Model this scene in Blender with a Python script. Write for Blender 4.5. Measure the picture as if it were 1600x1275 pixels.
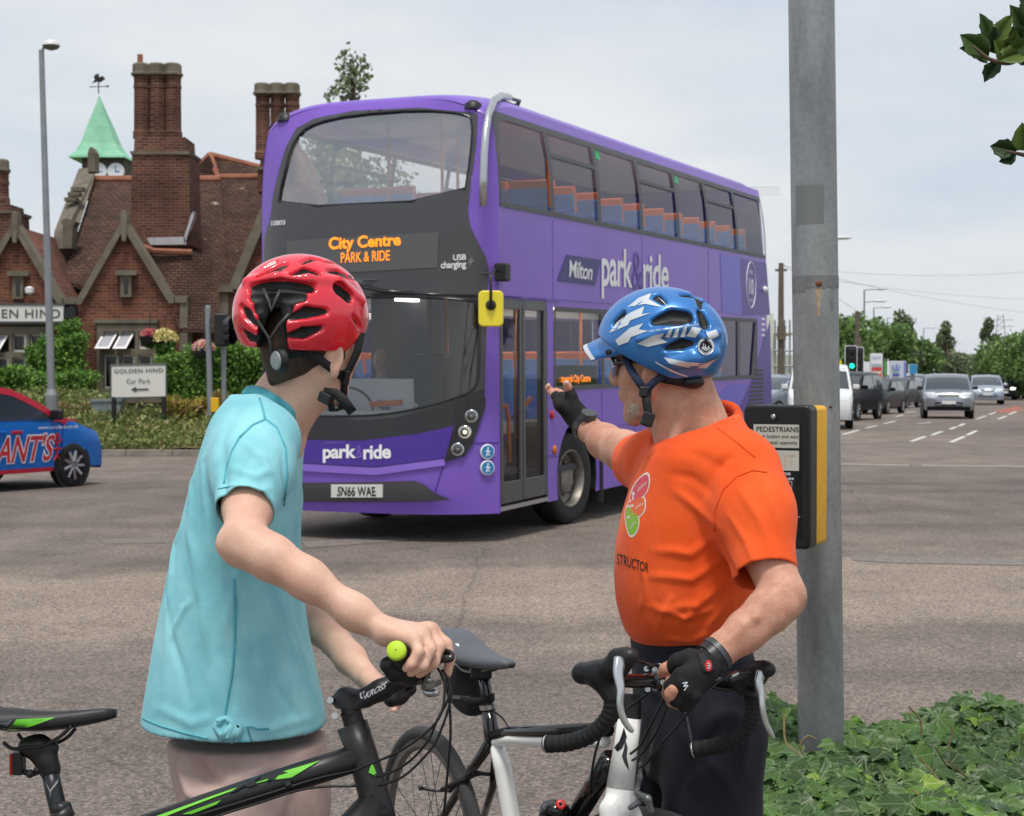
import bpy, bmesh, math, random
import numpy as np
from mathutils import Vector, Matrix, Euler
R = math.radians
random.seed(7); RNG = np.random.default_rng(7)
for o in list(bpy.data.objects): bpy.data.objects.remove(o)
SC = bpy.context.scene
COL = SC.collection
# ------------------------------------------------------------------ camera, sky, sun, exposure
FPX, CX, CY, HZ, CAMH = 2650.0, 800.0, 637.5, 588.0, 1.56     # focal length and horizon in pixels of the 1600 wide photograph
PITCH = math.atan((CY - HZ) / FPX)
cam = bpy.data.cameras.new('camera'); co = bpy.data.objects.new('camera', cam); COL.objects.link(co)
co.location = (0, 0, CAMH); co.rotation_euler = (math.pi/2 - PITCH, 0, 0)
cam.sensor_width = 36; cam.lens = FPX / 1600 * 36; cam.clip_start = .05; cam.clip_end = 3000
cam.dof.use_dof = True; cam.dof.focus_distance = 3.5; cam.dof.aperture_fstop = 15
SC.camera = co
SUN_EL, SUN_AZ = R(69), R(-178)          # azimuth from +Y (into the picture) towards +X
sd = Vector((math.sin(SUN_AZ)*math.cos(SUN_EL), math.cos(SUN_AZ)*math.cos(SUN_EL), math.sin(SUN_EL)))
sun = bpy.data.lights.new('sun', 'SUN'); sun.energy = 2.0; sun.angle = R(12); sun.color = (1, .95, .88)
so = bpy.data.objects.new('sun', sun); COL.objects.link(so); so.rotation_euler = sd.to_track_quat('Z', 'Y').to_euler(); so.location = sd*100
W = bpy.data.worlds.new('World'); SC.world = W; W.use_nodes = True
nt = W.node_tree; nt.nodes.clear()
def _n(t, **k):
 n = nt.nodes.new(t)
 for a, b in k.items(): setattr(n, a, b)
 return n
sky = _n('ShaderNodeTexSky', sky_type='NISHITA', sun_disc=False, sun_elevation=SUN_EL, sun_rotation=SUN_AZ, air_density=1.2, dust_density=1.0, ozone_density=1.5, altitude=20)
tc = _n('ShaderNodeTexCoord'); mp = _n('ShaderNodeMapping'); mp.inputs['Scale'].default_value = (1, 1, 3.4)
nz = _n('ShaderNodeTexNoise'); nz.inputs['Scale'].default_value = 3.2; nz.inputs['Detail'].default_value = 5; nz.inputs['Roughness'].default_value = .5
rp = _n('ShaderNodeValToRGB'); rp.color_ramp.elements[0].position = .34; rp.color_ramp.elements[1].position = .66
rp.color_ramp.elements[0].color = (.53, .59, .675, 1); rp.color_ramp.elements[1].color = (.74, .745, .75, 1)      # thin cloud, from blue-grey gaps to white sheets
bg1 = _n('ShaderNodeBackground'); bg1.inputs[1].default_value = .12
bg2 = _n('ShaderNodeBackground'); bg2.inputs[1].default_value = .9
mx = _n('ShaderNodeMixShader'); ow = _n('ShaderNodeOutputWorld')
L = nt.links.new
L(tc.outputs['Generated'], mp.inputs[0]); L(mp.outputs[0], nz.inputs['Vector']); L(nz.outputs['Fac'], rp.inputs[0])
L(sky.outputs[0], bg1.inputs[0]); L(rp.outputs[0], bg2.inputs[0]); mx.inputs[0].default_value = .9; L(bg1.outputs[0], mx.inputs[1]); L(bg2.outputs[0], mx.inputs[2]); L(mx.outputs[0], ow.inputs[0])
SC.view_settings.view_transform = 'Standard'; SC.view_settings.look = 'None'; SC.view_settings.gamma = 1
SC.view_settings.use_curve_mapping = False; SC.view_settings.exposure = 0.35
SC.render.engine = 'CYCLES'; SC.cycles.use_denoising = True
SC.cycles.max_bounces = 8; SC.cycles.transparent_max_bounces = 24
# ------------------------------------------------------------------ helpers
_c, _s = math.cos(PITCH), math.sin(PITCH)
def ray(px, py):
 u = (px - CX)/FPX; v = -(py - CY)/FPX
 return Vector((u, _c + v*_s, -_s + v*_c))
def A(px, py, D):
 "the point of the world that lies D metres into the picture and shows at pixel px, py of the photograph"
 d = ray(px, py); return Vector((0, 0, CAMH)) + d*(D/d.y)
def G(px, py, z=0.0):
 d = ray(px, py); return Vector((0, 0, CAMH)) + d*((z - CAMH)/d.z)
def Ax(px, D): return A(px, HZ, D).x
def Az(py, D): return A(CX, py, D).z
MATS = {}
def hexc(c):
 if isinstance(c, str):
  c = c.lstrip('#'); v = [int(c[i:i+2], 16)/255 for i in (0, 2, 4)]
  return tuple(x/12.92 if x <= .04045 else ((x+.055)/1.055)**2.4 for x in v)
 return tuple(c)
def mat(name, col, rough=.5, metal=0., var=.0, vscale=8., bump=0., bscale=60., coat=0., spec=.5, col2=None, emit=0., sss=0., trans=0., alpha=1., sheen=0., stretch=None, detail=3):
 if name in MATS: return MATS[name]
 col = hexc(col); m = bpy.data.materials.new(name); m.use_nodes = True; t = m.node_tree; b = t.nodes['Principled BSDF']
 I = b.inputs; I['Base Color'].default_value = (*col, 1); I['Roughness'].default_value = rough; I['Metallic'].default_value = metal
 I['Coat Weight'].default_value = coat; I['Coat Roughness'].default_value = .06; I['Specular IOR Level'].default_value = spec
 I['Transmission Weight'].default_value = trans; I['Alpha'].default_value = alpha
 if sheen: I['Sheen Weight'].default_value = sheen; I['Sheen Roughness'].default_value = .5
 if emit: I['Emission Color'].default_value = (*col, 1); I['Emission Strength'].default_value = emit
 if sss:
  I['Subsurface Weight'].default_value = sss; I['Subsurface Radius'].default_value = (.9, .35, .2); I['Subsurface Scale'].default_value = .008
 vec = None
 if var or bump:
  tc = t.nodes.new('ShaderNodeTexCoord'); vec = tc.outputs['Object']
  if stretch:
   mp = t.nodes.new('ShaderNodeMapping'); mp.inputs['Scale'].default_value = stretch; t.links.new(vec, mp.inputs[0]); vec = mp.outputs[0]
 if var:
  n = t.nodes.new('ShaderNodeTexNoise'); n.inputs['Scale'].default_value = vscale; n.inputs['Detail'].default_value = detail; t.links.new(vec, n.inputs['Vector'])
  r = t.nodes.new('ShaderNodeValToRGB'); r.color_ramp.elements[0].position = .3; r.color_ramp.elements[1].position = .7
  c2 = hexc(col2) if col2 else tuple(min(1, x*(1+var)) for x in col)
  c1 = tuple(x*(1-var) for x in col)
  r.color_ramp.elements[0].color = (*c1, 1); r.color_ramp.elements[1].color = (*c2, 1)
  t.links.new(n.outputs['Fac'], r.inputs[0]); t.links.new(r.outputs[0], I['Base Color'])
 if bump:
  n = t.nodes.new('ShaderNodeTexNoise'); n.inputs['Scale'].default_value = bscale; n.inputs['Detail'].default_value = 4; t.links.new(vec, n.inputs['Vector'])
  q = t.nodes.new('ShaderNodeBump'); q.inputs['Strength'].default_value = min(1, bump); q.inputs['Distance'].default_value = .35/bscale*max(1, bump)
  t.links.new(n.outputs['Fac'], q.inputs['Height']); t.links.new(q.outputs[0], I['Normal'])
 MATS[name] = m; return m
def glass(name, tint, fac, rough=.02, ior=1.5):
 "a thin pane: clear tint with mirror reflection by angle"
 if name in MATS: return MATS[name]
 m = bpy.data.materials.new(name); m.use_nodes = True; t = m.node_tree; t.nodes.clear()
 o = t.nodes.new('ShaderNodeOutputMaterial'); tr = t.nodes.new('ShaderNodeBsdfTransparent'); tr.inputs[0].default_value = (*hexc(tint), 1)
 gl = t.nodes.new('ShaderNodeBsdfGlossy'); gl.inputs[1].default_value = rough
 fr = t.nodes.new('ShaderNodeFresnel'); fr.inputs[0].default_value = ior
 ma = t.nodes.new('ShaderNodeMath'); ma.operation = 'MULTIPLY_ADD'; ma.inputs[1].default_value = 1.0; ma.inputs[2].default_value = fac; ma.use_clamp = True
 mx = t.nodes.new('ShaderNodeMixShader')
 t.links.new(fr.outputs[0], ma.inputs[0]); t.links.new(ma.outputs[0], mx.inputs[0]); t.links.new(tr.outputs[0], mx.inputs[1]); t.links.new(gl.outputs[0], mx.inputs[2]); t.links.new(mx.outputs[0], o.inputs[0])
 MATS[name] = m; return m
def thing(name, label=None, cat=None, loc=(0, 0, 0), rz=0., group=None, kind=None, rot=None):
 o = bpy.data.objects.new(name, None); COL.objects.link(o); o.location = loc; o.rotation_euler = rot or (0, 0, rz); o.empty_display_size = .1
 tag(o, label, cat, group, kind); return o
def tag(o, label=None, cat=None, group=None, kind=None):
 if label: o['label'] = label
 if cat: o['category'] = cat
 if group: o['group'] = group
 if kind: o['kind'] = kind
 return o
def orig(p):
 v = Vector((0, 0, 0))
 while p is not None: v = v + p.location; p = p.parent
 return v
def copy_tree(o, parent=None):
 c = o.copy(); COL.objects.link(c); c.parent = parent
 for ch in list(o.children): copy_tree(ch, c)
 return c
class MB:
 "collects shapes; obj() links them as one mesh object"
 def __init__(s): s.v = []; s.f = []; s.mi = []; s.m = 0; s.uv = None
 def add(s, vs, fs, M=None):
  b = len(s.v)
  s.v += [tuple(M @ Vector(p)) if M is not None else tuple(p) for p in vs]
  s.f += [[i+b for i in f] for f in fs]; s.mi += [s.m]*len(fs); return s
 def box(s, c, d, M=None, rot=None):
  x, y, z = d[0]/2, d[1]/2, d[2]/2
  vs = [Vector((a*x, b*y, e*z)) for e in (-1, 1) for b in (-1, 1) for a in (-1, 1)]
  if rot: r = Euler(rot).to_matrix(); vs = [r @ v for v in vs]
  vs = [v + Vector(c) for v in vs]
  return s.add(vs, [(0, 2, 3, 1), (4, 5, 7, 6), (0, 1, 5, 4), (2, 6, 7, 3), (0, 4, 6, 2), (1, 3, 7, 5)], M)
 def ring(s, pts): b = len(s.v); s.v += [tuple(p) for p in pts]; return list(range(b, b+len(pts)))
 def bridge(s, a, b, closed=True):
  n = len(a)
  for i in range(n if closed else n-1):
   j = (i+1) % n; s.f.append([a[i], a[j], b[j], b[i]]); s.mi.append(s.m)
 def face(s, f): s.f.append(list(f)); s.mi.append(s.m)
 def poly(s, pts): s.face(s.ring(pts)); return s
 def loft(s, rings, caps=True, closed=True):
  ids = [s.ring(r) for r in rings]
  for a, b in zip(ids, ids[1:]): s.bridge(a, b, closed)
  if caps: s.face(ids[0][::-1]); s.face(ids[-1])
  return s
 def cone(s, a, b, ra, rb, n=14, caps=True):
  a, b = Vector(a), Vector(b); d = (b-a).normalized(); u = d.orthogonal().normalized(); w = d.cross(u)
  rr = [[p + (u*math.cos(2*math.pi*i/n) + w*math.sin(2*math.pi*i/n))*r for i in range(n)] for p, r in ((a, ra), (b, rb))]
  return s.loft(rr, caps)
 def cyl(s, a, b, r, n=14, caps=True): return s.cone(a, b, r, r, n, caps)
 def tube(s, pts, r, n=10, caps=True, flat=None):
  "a tube along points; r one radius or a list; flat=(axis, factor) squashes it"
  P = [Vector(p) for p in pts]; rs = r if isinstance(r, (list, tuple)) else [r]*len(P)
  T = [(P[min(i+1, len(P)-1)] - P[max(i-1, 0)]).normalized() for i in range(len(P))]
  u = T[0].orthogonal().normalized(); rr = []
  for p, t, q in zip(P, T, rs):
   u = (u - t*u.dot(t)).normalized(); w = t.cross(u); g = []
   for i in range(n):
    o = (u*math.cos(2*math.pi*i/n) + w*math.sin(2*math.pi*i/n))*q
    if flat: ax = Vector(flat[0]).normalized(); o = o - ax*o.dot(ax)*(1-flat[1])
    g.append(p+o)
   rr.append(g)
  return s.loft(rr, caps)
 def lathe(s, prof, M=None, n=24, caps=False):
  "prof: (r, z) pairs turned about z"
  rr = [[(r*math.cos(2*math.pi*i/n), r*math.sin(2*math.pi*i/n), z) for i in range(n)] for r, z in prof]
  if M is not None: rr = [[M @ Vector(p) for p in g] for g in rr]
  return s.loft(rr, caps)
 def prism(s, poly, ext):
  "polygon of 3d points pushed along ext"
  e = Vector(ext); a = s.ring(poly); b = s.ring([Vector(p)+e for p in poly])
  s.bridge(a, b); s.face(a[::-1]); s.face(b); return s
 def sphere(s, c, r, n=12, m=8, M=None):
  r = (r, r, r) if isinstance(r, (int, float)) else r
  rr = []
  for j in range(m+1):
   th = math.pi*(.0001 + .9998*j/m)
   g = [Vector((r[0]*math.sin(th)*math.cos(2*math.pi*i/n), r[1]*math.sin(th)*math.sin(2*math.pi*i/n), -r[2]*math.cos(th))) for i in range(n)]
   rr.append([(M @ p if M is not None else p) + Vector(c) for p in g])
  return s.loft(rr)
 def obj(s, name, mats, parent=None, world=False, smooth=False, bevel=0., auto=None, M=None, solid=0., sub=0):
  me = bpy.data.meshes.new(name); v = s.v
  if M is not None: v = [tuple(M @ Vector(p)) for p in v]
  if world and parent is not None: o_ = orig(parent); v = [(p[0]-o_.x, p[1]-o_.y, p[2]-o_.z) for p in v]
  me.from_pydata(v, [], s.f)
  mats = mats if isinstance(mats, (list, tuple)) else [mats]
  for m in mats: me.materials.append(m)
  if len(mats) > 1: me.polygons.foreach_set('material_index', s.mi)
  return link(name, me, parent, smooth, bevel, auto, solid, sub)
def link(name, me, parent=None, smooth=False, bevel=0., auto=None, solid=0., sub=0, recalc=True):
 if recalc:
  bm = bmesh.new(); bm.from_mesh(me); bmesh.ops.recalc_face_normals(bm, faces=bm.faces); bm.to_mesh(me); bm.free()
 o = bpy.data.objects.new(name, me); COL.objects.link(o)
 if parent is not None: o.parent = parent
 if smooth or auto is not None:
  me.polygons.foreach_set('use_smooth', [True]*len(me.polygons))
  if auto is not None: me.set_sharp_from_angle(angle=R(auto))
 if solid: q = o.modifiers.new('solid', 'SOLIDIFY'); q.thickness = solid; q.offset = -1
 if bevel:
  q = o.modifiers.new('bevel', 'BEVEL'); q.width = bevel; q.segments = 2; q.limit_method = 'ANGLE'; q.angle_limit = R(35)
  me.polygons.foreach_set('use_smooth', [True]*len(me.polygons)); q.harden_normals = True
 if sub: q = o.modifiers.new('sub', 'SUBSURF'); q.levels = sub; q.render_levels = sub
 return o
# ---- polygons laid on a curved surface, and lettering
def clip_poly(P, a, b, c):
 "keep a*x+b*y<=c"
 out = []; n = len(P)
 for i in range(n):
  p, q = P[i], P[(i+1) % n]; dp = a*p[0]+b*p[1]-c; dq = a*q[0]+b*q[1]-c
  if dp <= 0: out.append(p)
  if (dp < 0 < dq) or (dq < 0 < dp): k = dp/(dp-dq); out.append((p[0]+(q[0]-p[0])*k, p[1]+(q[1]-p[1])*k))
 return out
def patch(mb, poly, surf, off=0., cell=.12, cellz=None):
 "tessellate polygon of (a, b) and lay it on surf(a, b, off)"
 cz = cellz or cell
 x0, x1 = min(p[0] for p in poly), max(p[0] for p in poly); y0, y1 = min(p[1] for p in poly), max(p[1] for p in poly)
 nx = max(1, math.ceil((x1-x0)/cell)); ny = max(1, math.ceil((y1-y0)/cz)); cache = {}
 def vid(p):
  k = (round(p[0], 5), round(p[1], 5))
  if k not in cache: cache[k] = len(mb.v); mb.v.append(tuple(surf(p[0], p[1], off)))
  return cache[k]
 for i in range(nx):
  a0, a1 = x0+(x1-x0)*i/nx, x0+(x1-x0)*(i+1)/nx
  S = clip_poly(clip_poly(poly, -1, 0, -a0), 1, 0, a1)
  if len(S) < 3: continue
  for j in range(ny):
   b0, b1 = y0+(y1-y0)*j/ny, y0+(y1-y0)*(j+1)/ny
   C = clip_poly(clip_poly(S, 0, -1, -b0), 0, 1, b1)
   if len(C) < 3: continue
   f = []
   for p in C:
    k = vid(p)
    if k not in f: f.append(k)
   if len(f) >= 3: mb.face(f)
 return mb
def pin(p, P):
 c = False; n = len(P)
 for i in range(n):
  a, b = P[i], P[(i+1) % n]
  if (a[1] > p[1]) != (b[1] > p[1]) and p[0] < (b[0]-a[0])*(p[1]-a[1])/(b[1]-a[1])+a[0]: c = not c
 return c
def sheet_holes(mb, outer, holes, surf, off, cell, cellz):
 "tessellated sheet with openings, laid on a surface"
 from mathutils.geometry import delaunay_2d_cdt
 def dense(P):
  Q = []
  for i in range(len(P)):
   a, b = P[i], P[(i+1) % len(P)]; k = max(1, int(max(abs(b[0]-a[0])/cell, abs(b[1]-a[1])/cellz)))
   Q += [(a[0]+(b[0]-a[0])*t/k, a[1]+(b[1]-a[1])*t/k) for t in range(k)]
  return Q
 V = []; E = []
 for P in [outer]+holes:
  Q = dense(P); b = len(V); V += Q; E += [(b+i, b+(i+1) % len(Q)) for i in range(len(Q))]
 x0, x1 = min(p[0] for p in outer), max(p[0] for p in outer); y0, y1 = min(p[1] for p in outer), max(p[1] for p in outer)
 for x in np.arange(x0+cell/2, x1, cell):
  for y in np.arange(y0+cellz/2, y1, cellz):
   if pin((x, y), outer) and not any(pin((x, y), h) for h in holes): V.append((float(x), float(y)))
 r = delaunay_2d_cdt([Vector(v) for v in V], E, [], 0, 1e-6)
 ids = mb.ring([surf(p[0], p[1], off) for p in r[0]])
 for f in r[2]:
  c = (sum(r[0][i][0] for i in f)/len(f), sum(r[0][i][1] for i in f)/len(f))
  if pin(c, outer) and not any(pin(c, h) for h in holes): mb.face([ids[i] for i in f])
 return mb
def smooth_poly(P, it=2):
 for _ in range(it):
  Q = []
  for i in range(len(P)):
   a, b = P[i], P[(i+1) % len(P)]
   Q += [(a[0]*.75+b[0]*.25, a[1]*.75+b[1]*.25), (a[0]*.25+b[0]*.75, a[1]*.25+b[1]*.75)]
  P = Q
 return P
def rrect(x0, y0, x1, y1, r, n=4):
 P = []
 for cx, cy, a in ((x1-r, y1-r, 0), (x0+r, y1-r, 90), (x0+r, y0+r, 180), (x1-r, y0+r, 270)):
  for i in range(n+1): t = R(a+90*i/n); P.append((cx+r*math.cos(t), cy+r*math.sin(t)))
 return P
_TXT = {}
def text_mesh(s, bold=0., spacing=1., ext=0.):
 k = (s, bold, spacing)
 if k in _TXT: return _TXT[k]
 cu = bpy.data.curves.new('lettering', 'FONT'); cu.body = s; cu.size = 1; cu.offset = bold; cu.space_character = spacing; cu.resolution_u = 4
 o = bpy.data.objects.new('lettering', cu); COL.objects.link(o); bpy.context.view_layer.update()
 me = o.evaluated_get(bpy.context.evaluated_depsgraph_get()).to_mesh()
 v = np.array([p.co[:2] for p in me.vertices]) if len(me.vertices) else np.zeros((0, 2)); f = [list(p.vertices) for p in me.polygons]
 o.to_mesh_clear(); bpy.data.objects.remove(o); bpy.data.curves.remove(cu)
 _TXT[k] = (v, f); return _TXT[k]
def text_on(mb, s, quad, surf=None, off=0., bold=0., spacing=1., shear=0.):
 "lettering stretched into quad (bottom-left, bottom-right, top-right, top-left); each a 2d point for surf, or 3d"
 v, f = text_mesh(s, bold, spacing)
 if not len(v): return mb
 lo, hi = v.min(0), v.max(0); b = len(mb.v)
 q = [Vector(p) for p in quad]
 for p in v:
  u, w = (p[0]-lo[0])/(hi[0]-lo[0]), (p[1]-lo[1])/(hi[1]-lo[1])
  u = u + shear*(w-.5)
  P = (q[0]*(1-u)+q[1]*u)*(1-w) + (q[3]*(1-u)+q[2]*u)*w
  mb.v.append(tuple(surf(P[0], P[1], off)) if surf else tuple(P))
 for g in f: mb.face([i+b for i in g])
 return mb
# ---- distance-field solids: many blended limbs become one continuous skin
class SDF:
 def __init__(s, lo, hi, h):
  s.lo = np.array(lo, float); s.h = h; n = np.ceil((np.array(hi)-s.lo)/h).astype(int)+1; s.n = n
  s.F = np.full(n, .5, np.float32); s.ax = [s.lo[i]+np.arange(n[i])*h for i in range(3)]
 def sub(s, lo, hi, m):
  i0 = np.clip(np.floor((np.array(lo)-m-s.lo)/s.h).astype(int), 0, s.n); i1 = np.clip(np.ceil((np.array(hi)+m-s.lo)/s.h).astype(int)+1, 0, s.n)
  sl = tuple(slice(a, b) for a, b in zip(i0, i1))
  X = np.meshgrid(*[s.ax[i][sl[i]] for i in range(3)], indexing='ij', sparse=True); return sl, X
 def put(s, sl, d, k, op='u'):
  F = s.F[sl]
  if F.size == 0: return
  d = d.astype(np.float32)
  if op == 'u':
   h = np.maximum(k-np.abs(F-d), 0)/max(k, 1e-6); s.F[sl] = np.minimum(F, d)-h*h*k*.25
  elif op == 's':
   d = -d; h = np.maximum(k-np.abs(F-d), 0)/max(k, 1e-6); s.F[sl] = np.maximum(F, d)+h*h*k*.25
  else:
   h = np.maximum(k-np.abs(F-d), 0)/max(k, 1e-6); s.F[sl] = np.maximum(F, d)+h*h*k*.25
 def cone(s, a, b, ra, rb, k=.02, op='u', sq=None):
  "round cone; sq=(axis, factor) thickens the distance along axis so the limb is flatter there"
  a, b = np.array(a, float), np.array(b, float); r = max(ra, rb)*1.15
  if sq: r = max(ra, rb)*max(1, 1/sq[1])*1.1
  sl, (X, Y, Z) = s.sub(np.minimum(a, b)-r, np.maximum(a, b)+r, k+3*s.h); d = b-a; L2 = d@d+1e-12
  px, py, pz = X-a[0], Y-a[1], Z-a[2]
  t = np.clip((px*d[0]+py*d[1]+pz*d[2])/L2, 0, 1)
  qx, qy, qz = px-t*d[0], py-t*d[1], pz-t*d[2]
  D2 = qx*qx+qy*qy+qz*qz
  if sq:
   ax = np.array(sq[0], float); ax /= np.linalg.norm(ax); w = qx*ax[0]+qy*ax[1]+qz*ax[2]; D2 = D2+w*w*(sq[1]**2-1)
  s.put(sl, np.sqrt(D2)-(ra+(rb-ra)*t), k, op); return s
 def chain(s, pts, rs, k=.02, op='u', sq=None):
  for i in range(len(pts)-1): s.cone(pts[i], pts[i+1], rs[i], rs[i+1], k, op, sq)
  return s
 def ell(s, c, r, M=None, k=.02, op='u'):
  c = np.array(c, float); r = np.array(r, float) if not np.isscalar(r) else np.array([r]*3, float); m = r.max()
  sl, (X, Y, Z) = s.sub(c-m, c+m, k+3*s.h); px, py, pz = X-c[0], Y-c[1], Z-c[2]
  if M is not None:
   m_ = np.array(M)[:3, :3]; px, py, pz = (m_[0, i]*px+m_[1, i]*py+m_[2, i]*pz for i in range(3))
  k0 = np.sqrt((px/r[0])**2+(py/r[1])**2+(pz/r[2])**2)+1e-9; k1 = np.sqrt((px/r[0]**2)**2+(py/r[1]**2)**2+(pz/r[2]**2)**2)+1e-9
  s.put(sl, k0*(k0-1)/k1, k, op); return s
 def plane(s, p, n, k=.001):
  "cut away the side n points to"
  n = np.array(n, float); n /= np.linalg.norm(n); p = np.array(p, float); X, Y, Z = np.meshgrid(*s.ax, indexing='ij', sparse=True)
  s.put((slice(None),)*3, (X-p[0])*n[0]+(Y-p[1])*n[1]+(Z-p[2])*n[2], k, 'i'); return s
 def stack(s, st, k=.03, op='u', pw=2.):
  "stack of ellipses along z: rows (z, cx, cy, rx, ry)"
  st = np.array(sorted(st)); z0, z1 = st[0, 0], st[-1, 0]; r = max(st[:, 3].max(), st[:, 4].max())
  lo = (st[:, 1].min()-r, st[:, 2].min()-r, z0); hi = (st[:, 1].max()+r, st[:, 2].max()+r, z1)
  sl, (X, Y, Z) = s.sub(lo, hi, k+3*s.h); zz = Z.ravel()
  def ip(c):
   from_ = np.interp(zz, st[:, 0], st[:, c]); d = .02
   return ((from_*2+np.interp(zz-d, st[:, 0], st[:, c])+np.interp(zz+d, st[:, 0], st[:, c]))/4).reshape(1, 1, -1)
  cx, cy, rx, ry = ip(1), ip(2), ip(3), ip(4)
  q = (np.abs((X-cx)/rx)**pw+np.abs((Y-cy)/ry)**pw)**(1/pw); d = (q-1)*np.minimum(rx, ry)
  d = np.maximum(d, np.maximum(Z-z1, z0-Z)); s.put(sl, d, k, op); return s
 def mesh(s, smooth=1):
  F = s.F; S = F < 0; n = F.shape
  c = sum(S[i:n[0]-1+i, j:n[1]-1+j, k:n[2]-1+k].astype(np.int8) for i in (0, 1) for j in (0, 1) for k in (0, 1))
  idx = np.argwhere((c > 0) & (c < 8)); N = len(idx)
  cor = [(i, j, k) for i in (0, 1) for j in (0, 1) for k in (0, 1)]
  val = {q: F[idx[:, 0]+q[0], idx[:, 1]+q[1], idx[:, 2]+q[2]] for q in cor}
  acc = np.zeros((N, 3)); cnt = np.zeros(N)
  for q in cor:
   for a in range(3):
    if q[a]: continue
    w = list(q); w[a] = 1; w = tuple(w); va, vb = val[q], val[w]; m = (va < 0) != (vb < 0)
    t = np.where(m, va/np.where(m, va-vb, 1), 0); P = np.array(q, float)[None].repeat(N, 0); P[:, a] += t
    acc += P*m[:, None]; cnt += m
  V = (idx+acc/np.maximum(cnt, 1)[:, None])*s.h+s.lo
  vid = np.full([x-1 for x in n], -1, np.int64); vid[tuple(idx.T)] = np.arange(N); faces = []
  for a in range(3):
   b, c_ = (a+1) % 3, (a+2) % 3
   sl0 = [slice(None)]*3; sl1 = [slice(None)]*3; sl0[a] = slice(0, -1); sl1[a] = slice(1, None)
   E = np.argwhere(S[tuple(sl0)] != S[tuple(sl1)]); E = E[(E[:, b] > 0) & (E[:, c_] > 0) & (E[:, b] < n[b]-1) & (E[:, c_] < n[c_]-1)]
   flip = S[tuple(E.T)]
   def g(db, dc): e = E.copy(); e[:, b] -= db; e[:, c_] -= dc; return vid[tuple(e.T)]
   Q = np.stack([g(1, 1), g(0, 1), g(0, 0), g(1, 0)], 1); Q[~flip] = Q[~flip][:, ::-1]; faces.append(Q)
  Q = np.concatenate(faces); Q = Q[(Q >= 0).all(1)]
  for _ in range(smooth): V = relax(V, Q, .5)
  return V, Q
def relax(V, Q, w=.5):
 acc = np.zeros_like(V); cnt = np.zeros(len(V))
 for i in range(4):
  for j in (1, 3): np.add.at(acc, Q[:, i], V[Q[:, (i+j) % 4]]); np.add.at(cnt, Q[:, i], 1)
 return V*(1-w)+acc/np.maximum(cnt, 1)[:, None]*w
def vnormals(V, Q):
 n = np.cross(V[Q[:, 2]]-V[Q[:, 0]], V[Q[:, 3]]-V[Q[:, 1]]); N = np.zeros_like(V)
 for i in range(4): np.add.at(N, Q[:, i], n)
 return N/(np.linalg.norm(N, axis=1)[:, None]+1e-12)
def segdist(V, a, b):
 a, b = np.array(a, float), np.array(b, float); d = b-a; t = np.clip(((V-a)@d)/(d@d+1e-12), 0, 1); return np.linalg.norm(V-a-t[:, None]*d, axis=1), t
def wrinkle(V, Q, lines):
 "press folds into cloth: lines (points, width, height)"
 from mathutils.bvhtree import BVHTree
 N = vnormals(V, Q); D = np.zeros(len(V)); bv = BVHTree.FromPolygons(V.tolist(), Q.tolist()); o = Vector((0, 0, CAMH))
 for pts, w, amp in lines:
  P = []
  for a, b in zip(pts, pts[1:]):
   for t in (0, .25, .5, .75): P.append(Vector(a)*(1-t)+Vector(b)*t)
  P.append(Vector(pts[-1])); P = [p+(p-P[max(0, i-1)])*.0+Vector((.0015*math.sin(i*1.1+p.z*90), 0, .0012*math.sin(i*1.3))) for i, p in enumerate(P)]; pts = [(bv.ray_cast(o, (p-o).normalized())[0] or p) for p in P]
  best = np.full(len(V), 9.); fade = np.ones(len(V)); n = len(pts)-1
  for i in range(n):
   d, t = segdist(V, pts[i], pts[i+1]); m = d < best; best[m] = d[m]; u = (i+t)/n; fade[m] = np.sin(np.pi*np.clip(u, .02, .98))[m]**.6
  D += amp*fade*np.exp(-(best/w)**2)
 return V+N*D[:, None]
def sdf_obj(name, V, Q, mats, parent=None, mi=None, solid=0.):
 me = bpy.data.meshes.new(name); v = V
 if parent is not None: o_ = orig(parent); v = V-np.array(o_)
 me.from_pydata(v.tolist(), [], Q.tolist())
 for m in (mats if isinstance(mats, (list, tuple)) else [mats]): me.materials.append(m)
 if mi is not None: me.polygons.foreach_set('material_index', np.asarray(mi, np.int32))
 o = link(name, me, parent, smooth=True, recalc=False, solid=solid); return o
from mathutils.bvhtree import BVHTree
_BV = {}
def on_surf(pt, V, N=None, e=.001):
 k = id(V)
 if k not in _BV: _BV[k] = (BVHTree.FromPolygons(V.tolist(), SURFQ[k].tolist()), V)
 o = Vector((0, 0, CAMH)); d = (Vector(pt)-o).normalized(); h, n, i, t = _BV[k][0].ray_cast(o, d)
 if h is None: h, n, i, t = _BV[k][0].find_nearest(Vector(pt)); return h-d*e
 return h-d*e
SURFQ = {}
def surf_of(V, Q): SURFQ[id(V)] = Q; return V
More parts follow.
